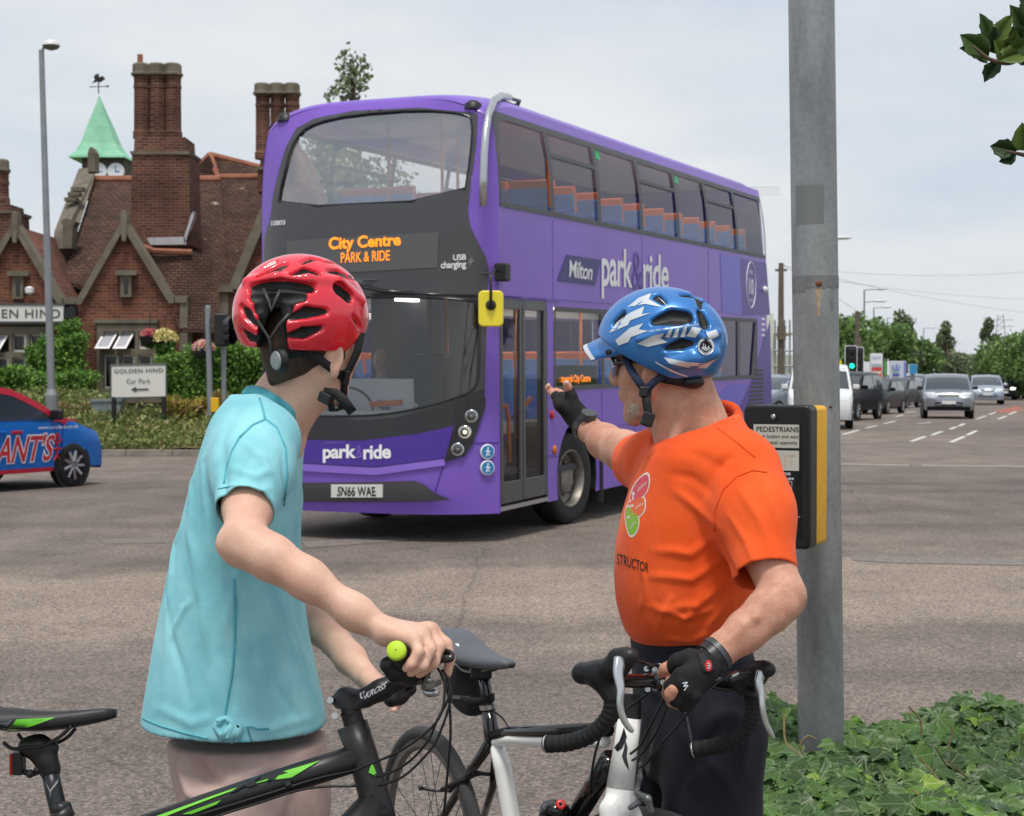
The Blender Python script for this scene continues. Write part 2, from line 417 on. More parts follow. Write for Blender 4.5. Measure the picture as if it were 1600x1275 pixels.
# ------------------------------------------------------------------ ground, road, verge
def asphalt(name, base, light, dark):
 m = bpy.data.materials.new(name); m.use_nodes = True; t = m.node_tree; b = t.nodes['Principled BSDF']; N = t.nodes.new; Lk = t.links.new
 tc = N('ShaderNodeTexCoord'); b.inputs['Roughness'].default_value = .85; b.inputs['Specular IOR Level'].default_value = .3
 def noise(s, d=2, st=None, r=.5):
  n = N('ShaderNodeTexNoise'); n.inputs['Scale'].default_value = s; n.inputs['Detail'].default_value = d; n.inputs['Roughness'].default_value = r
  v = tc.outputs['Object']
  if st: mp = N('ShaderNodeMapping'); mp.inputs['Scale'].default_value = st; Lk(v, mp.inputs[0]); v = mp.outputs[0]
  Lk(v, n.inputs['Vector']); return n.outputs['Fac']
 def ramp(f, stops):
  r = N('ShaderNodeValToRGB'); e = r.color_ramp.elements
  while len(e) < len(stops): e.new(.5)
  for q, (p, c) in zip(e, stops): q.position = p; q.color = (*hexc(c), 1)
  Lk(f, r.inputs[0]); return r.outputs[0]
 def mix(f, a, c, mode='MIX'):
  x = N('ShaderNodeMix'); x.data_type = 'RGBA'; x.blend_type = mode
  (Lk(f, x.inputs[0]) if not isinstance(f, float) else setattr(x.inputs[0], 'default_value', f)); Lk(a, x.inputs[6]); Lk(c, x.inputs[7]); return x.outputs[2]
 big = ramp(noise(.16, 4, (1, .45, 1)), [(.3, dark), (.5, base), (.72, light)])
 mid = ramp(noise(1.1, 5, (1, .6, 1), .65), [(.3, '#8c8c8c'), (.7, '#ffffff')])
 c = mix(.55, big, mid, 'MULTIPLY')
 # stone chips
 v = N('ShaderNodeTexVoronoi'); v.inputs['Scale'].default_value = 75; Lk(tc.outputs['Object'], v.inputs['Vector'])
 chip = ramp(v.outputs['Color'], [(.1, '#5c5450'), (.55, '#c2b8ae'), (.9, '#fff4ea')]); c = mix(.75, c, chip, 'MULTIPLY')
 v2 = N('ShaderNodeTexVoronoi'); v2.inputs['Scale'].default_value = 62; Lk(tc.outputs['Object'], v2.inputs['Vector'])
 f = ramp(v2.outputs['Color'], [(.86, '#000000'), (.93, '#b0b0b0')]); f2 = ramp(v2.outputs['Distance'], [(.25, '#ffffff'), (.45, '#000000')]); f3 = mix(1., f, f2, 'MULTIPLY')
 pale = N('ShaderNodeRGB'); pale.outputs[0].default_value = (*hexc('#d8c8b4'), 1); c = mix(f3, c, pale.outputs[0])
 # long dark tyre-polished bands
 n2 = ramp(noise(.55, 2, (.12, 1.6, 1)), [(.5, '#ffffff'), (.68, '#8f8b88')]); c = mix(.24, c, n2, 'MULTIPLY')
 # dusty pale band worn along the turning line of the traffic
 sx = N('ShaderNodeSeparateXYZ'); Lk(tc.outputs['Object'], sx.inputs[0])
 def M(op, a, v2, v3=None):
  m_ = N('ShaderNodeMath'); m_.operation = op; Lk(a, m_.inputs[0])
  if hasattr(v2, 'links'): Lk(v2, m_.inputs[1])
  else: m_.inputs[1].default_value = v2
  return m_.outputs[0]
 yy = M('ADD', M('MULTIPLY', sx.outputs[0], -.16), sx.outputs[1]); dd = M('ABSOLUTE', M('SUBTRACT', yy, 12.2), 0); nn = M('MULTIPLY', noise(.5, 5, (1, 1.6, 1), .6), 3.2); dust = ramp(M('SUBTRACT', nn, M('MULTIPLY', dd, .55)), [(.45, '#000000'), (.95, '#ffffff')]); tan = N('ShaderNodeRGB'); tan.outputs[0].default_value = (*hexc('#cdb9a2'), 1)
 oil = ramp(noise(.9, 3, (1, 1, 1), .5), [(.66, '#ffffff'), (.78, '#6f6a66')]); c = mix(.5, c, oil, 'MULTIPLY')
 ds = mix(1., dust, chip, 'MULTIPLY'); c = mix(M('MULTIPLY', ds, .45), c, tan.outputs[0])
 cr = N('ShaderNodeTexVoronoi'); cr.feature = 'DISTANCE_TO_EDGE'; cr.inputs['Scale'].default_value = .22; wn = N('ShaderNodeMix'); wn.data_type = 'RGBA'; wn.inputs[0].default_value = .12; wt = N('ShaderNodeTexNoise'); wt.inputs['Scale'].default_value = 1.3; wt.inputs['Detail'].default_value = 6; Lk(tc.outputs['Object'], wt.inputs['Vector']); Lk(tc.outputs['Object'], wn.inputs[6]); Lk(wt.outputs['Color'], wn.inputs[7]); Lk(wn.outputs[2], cr.inputs['Vector']); c = mix(.28, c, ramp(cr.outputs['Distance'], [(.0006, '#4a4440'), (.003, '#ffffff')]), 'MULTIPLY')
 Lk(c, b.inputs['Base Color'])
 bp = N('ShaderNodeBump'); bp.inputs['Strength'].default_value = .8; bp.inputs['Distance'].default_value = .006; Lk(v.outputs['Distance'], bp.inputs['Height']); Lk(bp.outputs[0], b.inputs['Normal'])
 return m
m_road = asphalt('asphalt', '#a39a94', '#b5aaa0', '#928a86'); m_dirt = mat('bare_soil', '#6a5a48', .95, var=.3, vscale=3, bump=.5, bscale=20)
m_grassland = mat('grassland', '#5c6a3a', .95, var=.3, vscale=.3); m_kerb = mat('kerb_stone', '#8d867c', .85, var=.2, vscale=5, bump=.3, bscale=40)
m_line = mat('road_paint', '#cfccc6', .7, var=.2, vscale=10); m_red = mat('red_surfacing', '#9a5a4a', .85, var=.2, vscale=4)
q = MB(); q.poly([(-900, -60, -.02), (900, -60, -.02), (900, 2000, -.02), (-900, 2000, -.02)]); tag(q.obj('ground', m_grassland), kind='structure')
RD = Vector(((1712-CX)/FPX, 1, 0)).normalized(); RN = Vector((RD.y, -RD.x, 0))     # direction of the main road and its right-hand normal
q = MB(); q.poly([(-70, -6, 0), (45, -6, 0), (60, 30, 0), (140, 330, 0), (92, 330, 0), (9, 60, 0), (-1.5, 34.5, 0), (-70, 34.5, 0)]); tag(q.obj('road', m_road), kind='structure')
# painted dashes, traced on the road plane
def dash(q, a, b, w=.12, z=.004):
 a, b = G(*a), G(*b); d = (b-a).normalized(); n = Vector((d.y, -d.x, 0))*w/2; q.poly([(p.x, p.y, z) for p in (a-n, a+n, b+n, b-n)])
q = MB()
for a, b in (((1424, 690), (1446, 682)), ((1456, 680), (1472, 674)), ((1484, 671), (1494, 667)), ((1498, 666), (1507, 662)), ((1526, 655), (1540, 650)), ((1545, 648), (1556, 644)), ((1486, 691), (1507, 682)), ((1511, 680), (1526, 673)),
    ((1317, 679), (1342, 672)), ((1353, 669), (1370, 665)), ((1381, 662), (1399, 658)), ((1434, 662), (1455, 660)), ((1415, 645), (1430, 643)), ((1560, 655), (1572, 650)), ((1576, 648), (1588, 643)), ((1306, 725), (1420, 727)), ((1440, 727), (1600, 729)), ((1400, 651), (1412, 648))):
 dash(q, a, b)
tag(q.obj('road_markings', m_line), kind='structure')
q = MB(); q.poly([tuple(G(*p, .003)) for p in ((1552, 643), (1590, 634), (1600, 640), (1575, 646))]); tag(q.obj('red_road_surface', m_red), kind='structure')
# verge: kerb stones and bank on the far side
KY = 33.2
m_verge = mat('verge_soil', '#5d5a36', .95, var=.35, vscale=1.2, bump=.6, bscale=6)
q = MB(); ys = [KY+.15, KY+.5, KY+1.6, KY+3.2, KY+5, KY+12]; zs = [.12, .2, .55, .85, .95, 1.0]; xs = np.arange(-46, -.4, 1.2)
rows = [[(x, y+.15*math.sin(x*1.3), z*(1 if x < -3 else max(.1, (-x)/3)) + .05*math.sin(x*2.1+y)) for x in xs] for y, z in zip(ys, zs)]; ids = [q.ring(r) for r in rows]
for a, b in zip(ids, ids[1:]): q.bridge(a, b, False)
tag(q.obj('verge', m_verge, smooth=True), kind='structure')
kt = thing('kerb', kind='structure', loc=(-20, KY, 0)); kt['kind'] = 'structure'; me = None
for i in range(46):
 if me is None: o = MB().box((0, 0, .06), (.906, .14, .125)).obj('kerb_stone', m_kerb, kt, bevel=.012); me = o
 else: o = me.copy(); COL.objects.link(o); o.parent = kt
 o.location = (-20+i*.914, RNG.normal()*.006, 0)
q = MB(); q.poly([tuple(G(*p, .004)) for p in ((1330, 868), (1600, 873), (1640, 884), (1420, 880), (1335, 876))]); q.poly([tuple(G(*p, .004)) for p in ((470, 846), (620, 838), (640, 844), (480, 856))]); tag(q.obj('road_joint', mat('tar_joint', '#7a726c', .8, var=.25, vscale=12, bump=.3, bscale=60)), kind='structure')
for px, py, lab in ((215, 846, 'small rectangular iron cover in the road left of the turquoise shirt'),):
 p = G(px, py); T = thing('road_cover', lab, 'road cover', (p.x, p.y, 0), .2); MB().box((0, 0, .002), (.6, .45, .008)).obj('cover', mat('cover_iron', '#756c66', .75, .0, var=.2, vscale=20, bump=.5, bscale=40), T)
# ------------------------------------------------------------------ the double-decker bus
def proj(P):
 x, y, z = P[0], P[1], P[2]-CAMH; fw = y*_c - z*_s; up = y*_s + z*_c
 return CX + FPX*x/fw, CY - FPX*up/fw
BX, BY, BYAW = -1.4565, 16.025, .3937
BTH = R(.9)       # the body rides nose down: turned about the front axle
BM = Matrix.Translation((BX, BY, 0)) @ Matrix.Rotation(-BYAW, 4, 'Z') @ Matrix.Translation((0, 2.24, .48)) @ Matrix.Rotation(BTH, 4, 'X') @ Matrix.Translation((0, -2.24, -.48)); BMI = BM.inverted()
BL = 10.9
_ez = [.2, .3, .5, .75, 1.0, 1.35, 2.4, 2.95, 3.4, 3.85, 4.2, 4.5]; _es = [.1, .05, 0, 0, .02, .05, .13, .14, .18, .3, .46, .7]
def b_e(z): return float(np.interp(z, _ez, _es))
def b_hw(z): return 1.275 if z < 2.8 else 1.275-.17*(max(0, z-2.9)/1.43)**3
def b_front(u, z, off=0.):
 hw = b_hw(z); a = abs(u)
 s = .42*a**3.4; ds = .42*3.4*a**2.4/hw; n = Vector((math.copysign(ds, u) if u else 0, -1, 0)).normalized()
 return Vector((u*hw, s+b_e(z)*(1-.94*a**3), z)) + n*off
def b_side(sg):
 return lambda s, z, off=0.: Vector((sg*(b_hw(z)+off), s, z))
NS = b_side(1); OS = b_side(-1)
ZT = 4.2      # top of the side wall
def b_zf(u): return ZT+.035-.24*abs(u)**4
def b_zr(u): return ZT+.14*(1-min(1, abs(u))**3.6)**.6
def b_start(z0, z1, n=8): return [(.42+.06*b_e(z)-.004, z) for z in np.linspace(z1, z0, n)]
def side_px(px, py):
 o = BMI @ Vector((0, 0, CAMH)); d = BMI.to_3x3() @ ray(px, py); z = 2.
 for _ in range(4): k = (b_hw(z)-o.x)/d.x; P = o+d*k; z = P.z
 return (P.y, P.z)
def front_px(px, py):
 x = np.array([0., 2.5])
 def r(x): q = proj(BM @ b_front(float(x[0]), float(x[1]))); return np.array([q[0]-px, q[1]-py])
 for _ in range(14):
  e = r(x); J = np.array([(r(x+d)-e)/1e-4 for d in (np.array([1e-4, 0]), np.array([0, 1e-4]))]).T
  x = x-np.clip(np.linalg.solve(J, e), -.4, .4); x[0] = np.clip(x[0], -1, 1)
 return (float(x[0]), float(x[1]))
def FP(*pts): return [front_px(*p) for p in pts]
def SP(*pts): return [side_px(*p) for p in pts]
m_pur = mat('bus_purple', '#7f5dc2', .36, var=.07, vscale=1.1, detail=7, coat=.1, spec=.35); m_dpur = mat('bus_dark_purple', '#4a3094', .38, coat=.08, spec=.35)
m_bst = mat('bus_blue_band', '#675fca', .38, coat=.08, spec=.35); m_lpur = mat('bus_pale_purple', '#8f6fd2', .35, coat=.1, spec=.35)
m_char = mat('charcoal_gloss', '#47474b', .32, coat=.1); m_blk = mat('black_plastic', '#1a1a1c', .45); m_gblk = mat('gloss_black', '#151518', .18, coat=.3)
m_frm = mat('window_frame_grey', '#4b4d50', .5); m_rub = mat('rubber', '#222224', .8, var=.2, vscale=30); m_rim = mat('steel_wheel', '#8d8780', .45, .55, var=.25, vscale=12)
m_alu = mat('satin_aluminium', '#c2c4c6', .3, .9); m_wht = mat('white_print', '#eeeef2', .5); m_navy = mat('navy_print', '#2a2a72', .4); m_amb = mat('amber_dots', '#ff8a1e', .5, emit=1.0)
m_orn = mat('orange_rail', '#e0701c', .35); m_sblu = mat('seat_blue', '#5a86dc', .8, var=.2, vscale=40); m_sor = mat('seat_orange', '#ff7d45', .7); m_shell = mat('seat_shell', '#7aa4e0', .5)
m_int = mat('bus_lining', '#e6e6e6', .6); m_intd = mat('bus_floor', '#3a3c42', .7); m_yel = mat('mirror_yellow', '#efdc3a', .35); m_plate = mat('plate_white', '#e8e8e2', .4)
m_disp = mat('display_grey', '#5a5b5e', .35); m_sky = mat('sign_blue', '#1e7fb8', .4); m_grn = mat('exit_green', '#19b866', .5); m_lamp = mat('lamp_glow', '#fff6e0', .3, emit=1.2)
g_up = glass('bus_glass_upper', '#f2f4f4', .34); g_lo = glass('bus_glass_lower', '#e6eaea', .05); g_side = glass('bus_glass_side', '#eef2f0', .02, ior=1.3); g_off = glass('bus_glass_offside', '#f2f4f4', .0, ior=1.08); g_lens = glass('lens', '#f0f0f0', .08)
m_chrome = mat('chrome', '#e0e0e0', .08, 1.)
def build_bus():
 T = thing('double_decker_bus', 'purple double decker park and ride bus turning across the junction', 'bus', tuple(BM.translation), 0, rot=tuple(BM.to_euler()))
 # --- painted shell
 k = MB(); k.m = 0
 def strip(surf, s0, s1, z0, z1, cell=.6, cz=.25): patch(k, [(s0, z0), (s1, z0), (s1, z1), (s0, z1)], surf, 0, cell, cz)
 ub = [side_px(*p)[1] for p in ((774, 325), (1058, 377), (1196, 402))]; ut = [side_px(*p)[1] for p in ((854, 202), (998, 248), (1145, 293))]
 zu0, zu1 = sum(ub)/3, sum(ut)/3
 lt = [side_px(*p)[1] for p in ((867, 477), (1154, 498))]; lb = [side_px(*p)[1] for p in ((867, 607), (1109, 599))]
 zl0, zl1 = sum(lb)/2, sum(lt)/2
 us0, us1 = side_px(776, 240)[0], 10.62
 ds0, ds1 = side_px(781, 600)[0], side_px(855, 600)[0]; dz1 = side_px(820, 465)[1]; dz0 = .34
 ls0, ls1 = side_px(865, 540)[0], 10.1
 print('ZU', zu0, zu1, ub, ut, zl0, zl1, us0, ds0, ds1, ls0); wf = side_px(902, 737)[0]; wr = wf+5.6
 def arch(s0, s1, z0, z1, cs, r=.6, cz=.5):
  pts = [(s0, z0)]
  for c in cs: pts += [(c-math.sqrt(r*r-(z0-cz)**2)*1.0, z0)]+[(c-r*math.cos(a), cz+r*math.sin(a)) for a in np.linspace(math.asin((z0-cz)/r), math.pi-math.asin((z0-cz)/r), 15)[1:-1]]+[(c+math.sqrt(r*r-(z0-cz)**2), z0)]
  return pts+[(s1, z0), (s1, z1), (s0, z1)]
 BE = BL-.25
 for sg, sf in ((1, NS), (-1, OS)):
  d0, d1 = (ds0, ds1) if sg > 0 else (1.0, 1.0)
  k.poly([sf(a, b) for a, b in arch(d1, BE, .3, zl0, (wf, wr))])
  if sg > 0:
   strip(sf, d1, ls0, zl0, zl1); strip(sf, ds0, ds1, dz1, zl1); patch(k, [(ds0, .3), (ds0, 2.5)]+b_start(.3, 2.5), sf, 0, 3, .3)
  else: patch(k, [(1.0, .3), (1.0, zl1)]+b_start(.3, zl1), sf, 0, 3, .3)
  strip(sf, ls1, BE, zl0, zl1); patch(k, [(BE, zl1), (BE, 2.6)]+b_start(zl1, 2.6), sf, 0, 12, .3) if sg < 0 else strip(sf, ds0, BE, zl1, 2.6)
  if sg > 0: patch(k, [(ds0, 2.5), (ds0, 2.6)]+b_start(2.5, 2.6, 3), sf, 0, 3, .3)
  patch(k, [(BE, 2.6), (BE, zu0)]+b_start(2.6, zu0), sf, 0, 12, .1)
  # around the upper windows
  zc = b_zf(1); sc_ = b_front(1, zc).y; gv = [0, .02, .06, .12, .2, .35, .55, .8, 1]; edge = [(sc_+v, zc+(ZT-zc)*(1-(1-v)**2.2)**.5) for v in gv]
  patch(k, [(us0, zu0), (us0, zu1)]+[(sc_+1, zu1)]*0+b_start(zu0, zu1, 12), sf, 0, 3, .06) if zu1 < zc else patch(k, [(us0, zu0), (us0, zu1)]+[e for e in edge[::-1] if e[1] < zu1 and e[0] < us0]+b_start(zu0, zc, 12), sf, 0, .12, .06)
  patch(k, [(BE, ZT+.005), (BE, zu1), (max(us0, sc_+float(np.interp(zu1, [e[1] for e in edge], gv))), zu1)]+[e for e in edge if e[1] > zu1], sf, 0, 12, .06)
  strip(sf, us1, BE, zu0, zu1)
 # front corners and everything of the nose that is painted: full nose sheet, dark panels are laid over it
 gz = np.concatenate([np.linspace(.3, 2.55, 16), np.linspace(2.62, 3.93, 16)])
 pu_glass_up = FP((434, 326), (724, 312.5), (735, 240), (738, 192), (730, 178), (654, 171), (552, 179), (496, 191), (470, 206), (455, 232), (442, 280))
 pu_glass_lo = FP((404, 470), (404, 640), (450, 648), (500, 652), (600, 650), (680, 634), (720, 620), (748, 608), (752, 570), (752, 478), (740, 466), (600, 462), (500, 466))
 ul = [-1+2*i/48 for i in range(49)]
 def inside(p, P):
  c = False; n = len(P)
  for i in range(n):
   a, b = P[i], P[(i+1) % n]
   if (a[1] > p[1]) != (b[1] > p[1]) and p[0] < (b[0]-a[0])*(p[1]-a[1])/(b[1]-a[1])+a[0]: c = not c
  return c
 def shrink(P, q): cx = sum(p[0] for p in P)/len(P); cz = sum(p[1] for p in P)/len(P); return [(cx+(p[0]-cx)*q, cz+(p[1]-cz)*q) for p in P]
 hu, hl = shrink(smooth_poly(pu_glass_up, 1), 1.0), shrink(smooth_poly(pu_glass_lo, 2), .985); Hu, Hl = shrink(pu_glass_up, 1.04), shrink(pu_glass_lo, 1.03)
 nz_ = 74; zs = [.3+(i/nz_)*1.0 for i in range(nz_+1)]
 def FZ(u, w): return .3+(b_zf(u)-.3)*w
 nose = [(u, .3) for u in np.linspace(-1, 1, 25)]+[(u, b_zf(u)) for u in np.linspace(1, -1, 49)]
 sheet_holes(k, [(float(x), float(y)) for x, y in nose], [Hu, Hl], b_front, 0, .04, .09)
 # roof dome
 rs = [0, .02, .06, .12, .2, .35, .55, .8, 1]; rows = []
 for v in rs:
  row = []
  for u in ul:
   f = b_front(u, b_zf(u)); s = f.y+v*1.0; g = (1-(1-v)**2.2)**.5; ze = b_zf(1)+(ZT-b_zf(1))*g; row.append(Vector((u*b_hw(ze), s, b_zf(u)+(b_zr(u)-b_zf(u))*g)))
  rows.append(row)
 for s in (2.5, 4.5, 6.5, 8.5, 10.0): rows.append([Vector((u*b_hw(ZT), s, b_zr(u))) for u in ul])
 for s, dz in ((10.4, .04), (10.6, .1), (10.68, .2)): rows.append([Vector((u*b_hw(ZT), s, max(ZT-.05, b_zr(u)-dz))) for u in ul])
 ids = [k.ring(r) for r in rows]
 for a, b in zip(ids, ids[1:]): k.bridge(a, b, False)
 # rear wall
 rr = [(-1.275, .4), (1.275, .4), (1.275, 2.6), (b_hw(ZT), ZT), (1.0, ZT+.06), (-1.0, ZT+.06), (-b_hw(ZT), ZT), (-1.275, 2.6)]
 a = k.ring([(x, BE-.002, z) for x, z in rr]); b = k.ring([(x*.96, BL, z) for x, z in rr]); k.bridge(a, b)
 k.obj('body', m_pur, T, smooth=False, auto=35)
 rw = MB(); rw.poly([(x*.96, BL, z) for x, z in rr]); rw.obj('rear_panel', m_dpur, T)
 # --- coloured areas
 for f_ in (((1125, 396), (1155, 402), (1159, 492), (1128, 488)), ((1112, 628), (1140, 600), (1170, 600), (1128, 690), (1112, 690))): patch(MB(), SP(*f_), NS, .004).obj('blue_stripe', m_bst, T)
 for f_ in (((1155, 403), (1197, 411), (1203, 492), (1159, 493)), ((1172, 600), (1203, 500), (1207, 690), (1132, 692))): patch(MB(), SP(*f_), NS, .004).obj('dark_rear_panel', m_dpur, T)
 q = MB()
 for pts, o_ in (([(430, 290), (423, 340), (414, 369), (400, 413), (400, 470), (402, 640), (462, 668), (500, 676), (584, 680), (654, 668), (712, 650), (757, 622), (761, 470), (764, 421), (759, 402), (742, 369), (734, 350), (731, 328), (738, 267), (744, 226), (746, 178), (654, 168), (552, 173), (492, 185), (464, 200), (448, 228)], .004),):
  P = [(max(-.97, min(.985, p[0])), p[1]) for p in FP(*pts)]
  sheet_holes(q, P, [hu, hl], b_front, o_, .05, .07)
 q.obj('front_mask', m_char, T, smooth=True)
 def fpatch(name, m, pts, off, cell=.06, it=0):
  P = FP(*pts); P = smooth_poly(P, it) if it else P
  return patch(MB(), P, b_front, off, cell, .08).obj(name, m, T, smooth=True)
 fpatch('windscreen_base', m_gblk, [(402, 640), (480, 645), (560, 656), (620, 652), (690, 633), (757, 607), (757, 622), (712, 640), (708, 665), (654, 677), (562, 688), (464, 686), (402, 676)], .009)
 fpatch('logo_panel', m_dpur, [(402, 680), (464, 687), (562, 689), (654, 679), (708, 667), (697, 715), (587, 729), (467, 722), (402, 714)], .012)
 fpatch('bumper_line', m_lpur, [(402, 714), (467, 724), (587, 731), (697, 717), (695, 727), (590, 742), (467, 735), (402, 726)], .02)
 fpatch('lower_bumper', m_char, [(402, 752), (469, 754), (648, 751), (664, 757), (679, 770), (705, 781), (600, 784), (469, 783), (402, 780)], .02)
 fpatch('display_panel', m_disp, [(449, 377), (686, 363), (683, 418), (452, 432)], .01)
 q = MB(); text_on(q, 'City Centre', FP((515, 396), (627, 389), (627, 365), (515, 371)), b_front, .016, .03); q.obj('destination_text', m_amb, T); q = MB(); text_on(q, 'PARK & RIDE', FP((534, 411), (610, 407), (610, 391), (534, 395)), b_front, .016, .005); q.obj('destination_text', m_amb, T)
 for t_, f_, o_, b_ in (('USB', ((708, 407), (728, 406), (728, 397), (708, 398)), .01, .02), ('charging', ((689, 423), (728, 421), (728, 407), (689, 409)), .01, .02), ('10803', ((425, 353), (447, 351), (447, 344), (425, 345)), .01, .02), ('park', ((506, 723), (558, 722), (558, 694), (506, 695)), .018, .03), ('ride', ((569, 718), (612, 716), (612, 694), (569, 695)), .018, .03)): text_on(MB(), t_, FP(*f_), b_front, o_, b_, .95).obj('front_lettering', m_wht, T)
 q = MB(); text_on(q, '&', FP((558, 716), (568, 716), (568, 696), (558, 696)), b_front, .018); q.obj('faint_lettering', m_pur, T); q = MB(); text_on(q, 'CAMBRIDGE', FP((507, 694), (540, 693), (540, 689), (507, 690)), b_front, .018); q.obj('faint_lettering', m_pur, T)
 q = MB(); bolt = [(730, 412), (738, 398), (736, 406), (741, 405), (731, 421), (734, 411)]; q.poly([b_front(*p, .01) for p in FP(*bolt)]); q.obj('charging_symbol', mat('grey_print', '#77777a', .5), T)
 # number plate
 c = [b_front(*p, .035) for p in FP((520, 777), (600, 777), (600, 757), (520, 757))]; q = MB(); q.prism(c, (0, .02, 0)); pl = q.obj('number_plate', m_plate, T, bevel=.003)
 q = MB(); text_on(q, 'SN66 WAE', [tuple(c[0]*.9+c[2]*.1+Vector((.01, -.003, 0))), tuple(c[1]*.9+c[3]*.1+Vector((-.01, -.003, 0))), tuple(c[2]*.86+c[0]*.14+Vector((-.0, -.003, 0))), tuple(c[3]*.86+c[1]*.14+Vector((.0, -.003, 0)))], None, 0, .02); q.obj('plate_text', m_gblk, pl)
 # headlights, both sides
 hp = [(712, 640), (758, 621), (757, 636), (737, 694), (725, 712), (694, 722), (703, 690), (709, 666)]; H = FP(*hp)
 for sg in (1, -1):
  P = [(p[0]*sg, p[1]) for p in H]; hl_ = patch(MB(), P, b_front, .026, .02, .04).obj('headlight', m_gblk, T, smooth=True)
  for i, (px, py, r) in enumerate(((736, 650, .052), (726, 675, .054), (715, 702, .052))):
   u, z = front_px(px, py); p = b_front(u*sg, z, .02); n = (b_front(u*sg, z, 1)-b_front(u*sg, z, 0)).normalized(); n = (n+Vector((0, -.6, 0))).normalized()
   M_ = Matrix.Translation(p) @ n.to_track_quat('Z', 'Y').to_matrix().to_4x4()
   MB().lathe([(.0, -.02), (r*.55, -.015), (r*.9, .018), (r*1.15, .02), (r*1.15, 0)], M_, 18).obj('reflector', m_chrome, hl_, smooth=True)
   MB().sphere(p+n*.004, r*.38, 10, 6).obj('bulb', m_lamp if i == 1 else m_chrome, hl_, smooth=True)
   MB().lathe([(.0, .03), (r*.6, .027), (r, .018)], M_, 18).obj('lens', g_lens, hl_, smooth=True)
 # panes of the front
 patch(MB(), shrink(pu_glass_up, 1.02), b_front, -.012, .07, .07).obj('upper_windscreen', g_up, T, smooth=True)
 patch(MB(), pu_glass_lo, b_front, -.012, .07, .07).obj('lower_windscreen', g_lo, T, smooth=True)
 q = MB()     # rubber edge round upper pane
 for P in (hu, hl): q.tube([b_front(*p, .004) for p in P+P[:1]], .011, 6)
 q.obj('windscreen_seal', m_gblk, T, smooth=True)
 # wiper
 q = MB(); a = [b_front(*p, .04) for p in FP((584, 460), (652, 459), (752, 463))]; q.tube([a[0], a[1], a[2]], .012, 6); a = [b_front(*p, .05) for p in FP((565, 447), (600, 455), (650, 459))]; q.tube(a, .02, 6); q.obj('wiper', m_gblk, T, smooth=True)
 q = MB(); a = [b_front(*p, .03) for p in FP((570, 438), (764, 427))]; q.tube(a, .008, 6); q.obj('trim_line', m_frm, T)
 # --- upper side glazing, both sides
 piv = [(853.5, 203, 858.5, 338), (925, 226, 935, 353), (992, 247, 1001, 364), (1050, 265, 1058, 376), (1097, 280, 1105, 386), (1143, 293, 1150, 392)]
 ps = [(side_px(a, b)[0]+side_px(c_, d)[0])/2 for a, b, c_, d in piv]
 ed = [us0]+ps+[us1]
 for sg, sf in ((1, NS), (-1, OS)):
  fr = MB()      # frame: rails and pillars stand 6 mm proud of the panes
  def bar(s0, s1, z0, z1, o_=.006): patch(fr, [(s0, z0), (s1, z0), (s1, z1), (s0, z1)], sf, o_, .4, .15)
  bar(us0, us1, zu0, zu0+.05); bar(us0, us1, zu1-.06, zu1)
  for i, s in enumerate(ps): bar(s-.055, s+.055, zu0+.05, zu1-.06)
  bar(us0, us0+.05, zu0+.05, zu1-.06); bar(us1-.06, us1, zu0+.05, zu1-.06)
  # rounded front corner
  P = [(us0+.05, zu1-.06), (us0+.05, zu1-.36)]+[(us0+.05+.3*(1-math.cos(t)), zu1-.36+.3*math.sin(t)) for t in np.linspace(0, math.pi/2, 7)]; patch(fr, P[:1]+P[1:], sf, .006, .1, .1)
  for i in (1, 3, 5): s0, s1 = ed[i]+.055, ed[i+1]-.055; bar(s0, s1, zu1-.30, zu1-.26)
  f = fr.obj('upper_window_frame', m_frm, T)
  for i in range(7):
   s0, s1 = ed[i]+.02, ed[i+1]-.02
   patch(MB(), [(s0, zu0+.02), (s1, zu0+.02), (s1, zu1-.02), (s0, zu1-.02)], sf, -.012, .5, .3).obj('window_pane', g_side if sg > 0 else g_off, T)
  if sg > 0:
   for i in (2, 4): s = ed[i]+.07; MB().poly([sf(s, zu1-.17, -.008), sf(s+.17, zu1-.17, -.008), sf(s+.17, zu1-.07, -.008), sf(s, zu1-.07, -.008)]).obj('exit_sticker', m_grn, T)
 # --- lower side glazing
 lp = [side_px(941, 540)[0]]; w_ = lp[0]-ls0; lp += [lp[0]+1.45, lp[0]+2.9, lp[0]+4.3]; sr = side_px(1154, 540)[0]
 le = [ls0]+lp+[sr, side_px(1176, 540)[0]]
 for sg, sf in ((1, NS), (-1, OS)):
  fr = MB(); e_ = le if sg > 0 else [.9]+le
  def bar(s0, s1, z0, z1, o_=.006): patch(fr, [(s0, z0), (s1, z0), (s1, z1), (s0, z1)], sf, o_, .5, .4)
  a0, a1 = (ls0, ls1) if sg > 0 else (1.0, ls1)
  bar(a0, a1, zl0, zl0+.05); bar(a0, a1, zl1-.05, zl1)
  for s in e_[:-1]: bar(max(a0, s-.05), s+.05, zl0+.05, zl1-.05)
  P = [(le[-1]-.1, zl0+.05), (ls1, zl0+.05), (ls1, zl1-.05), (le[-1]+.13, zl1-.05)]; patch(fr, P, sf, .006, .4, .4)
  fr.obj('lower_window_frame', m_frm, T)
  for s0, s1 in zip(e_, e_[1:]):
   s1 = min(s1+.1, ls1)
   patch(MB(), [(max(a0, s0), zl0+.02), (s1, zl0+.02), (s1, zl1-.02), (max(a0, s0), zl1-.02)], sf, -.012, .6, .6).obj('window_pane', g_side, T)
 P = SP((868, 571), (938, 571), (938, 606), (868, 606)); d = MB(); patch(d, P, NS, -.03); dd = d.obj('side_display', m_gblk, T)
 q = MB(); text_on(q, 'towards City Centre', SP((880, 601), (926, 600), (926, 585), (880, 586)), NS, -.024, .03); q.obj('display_text', m_amb, dd)
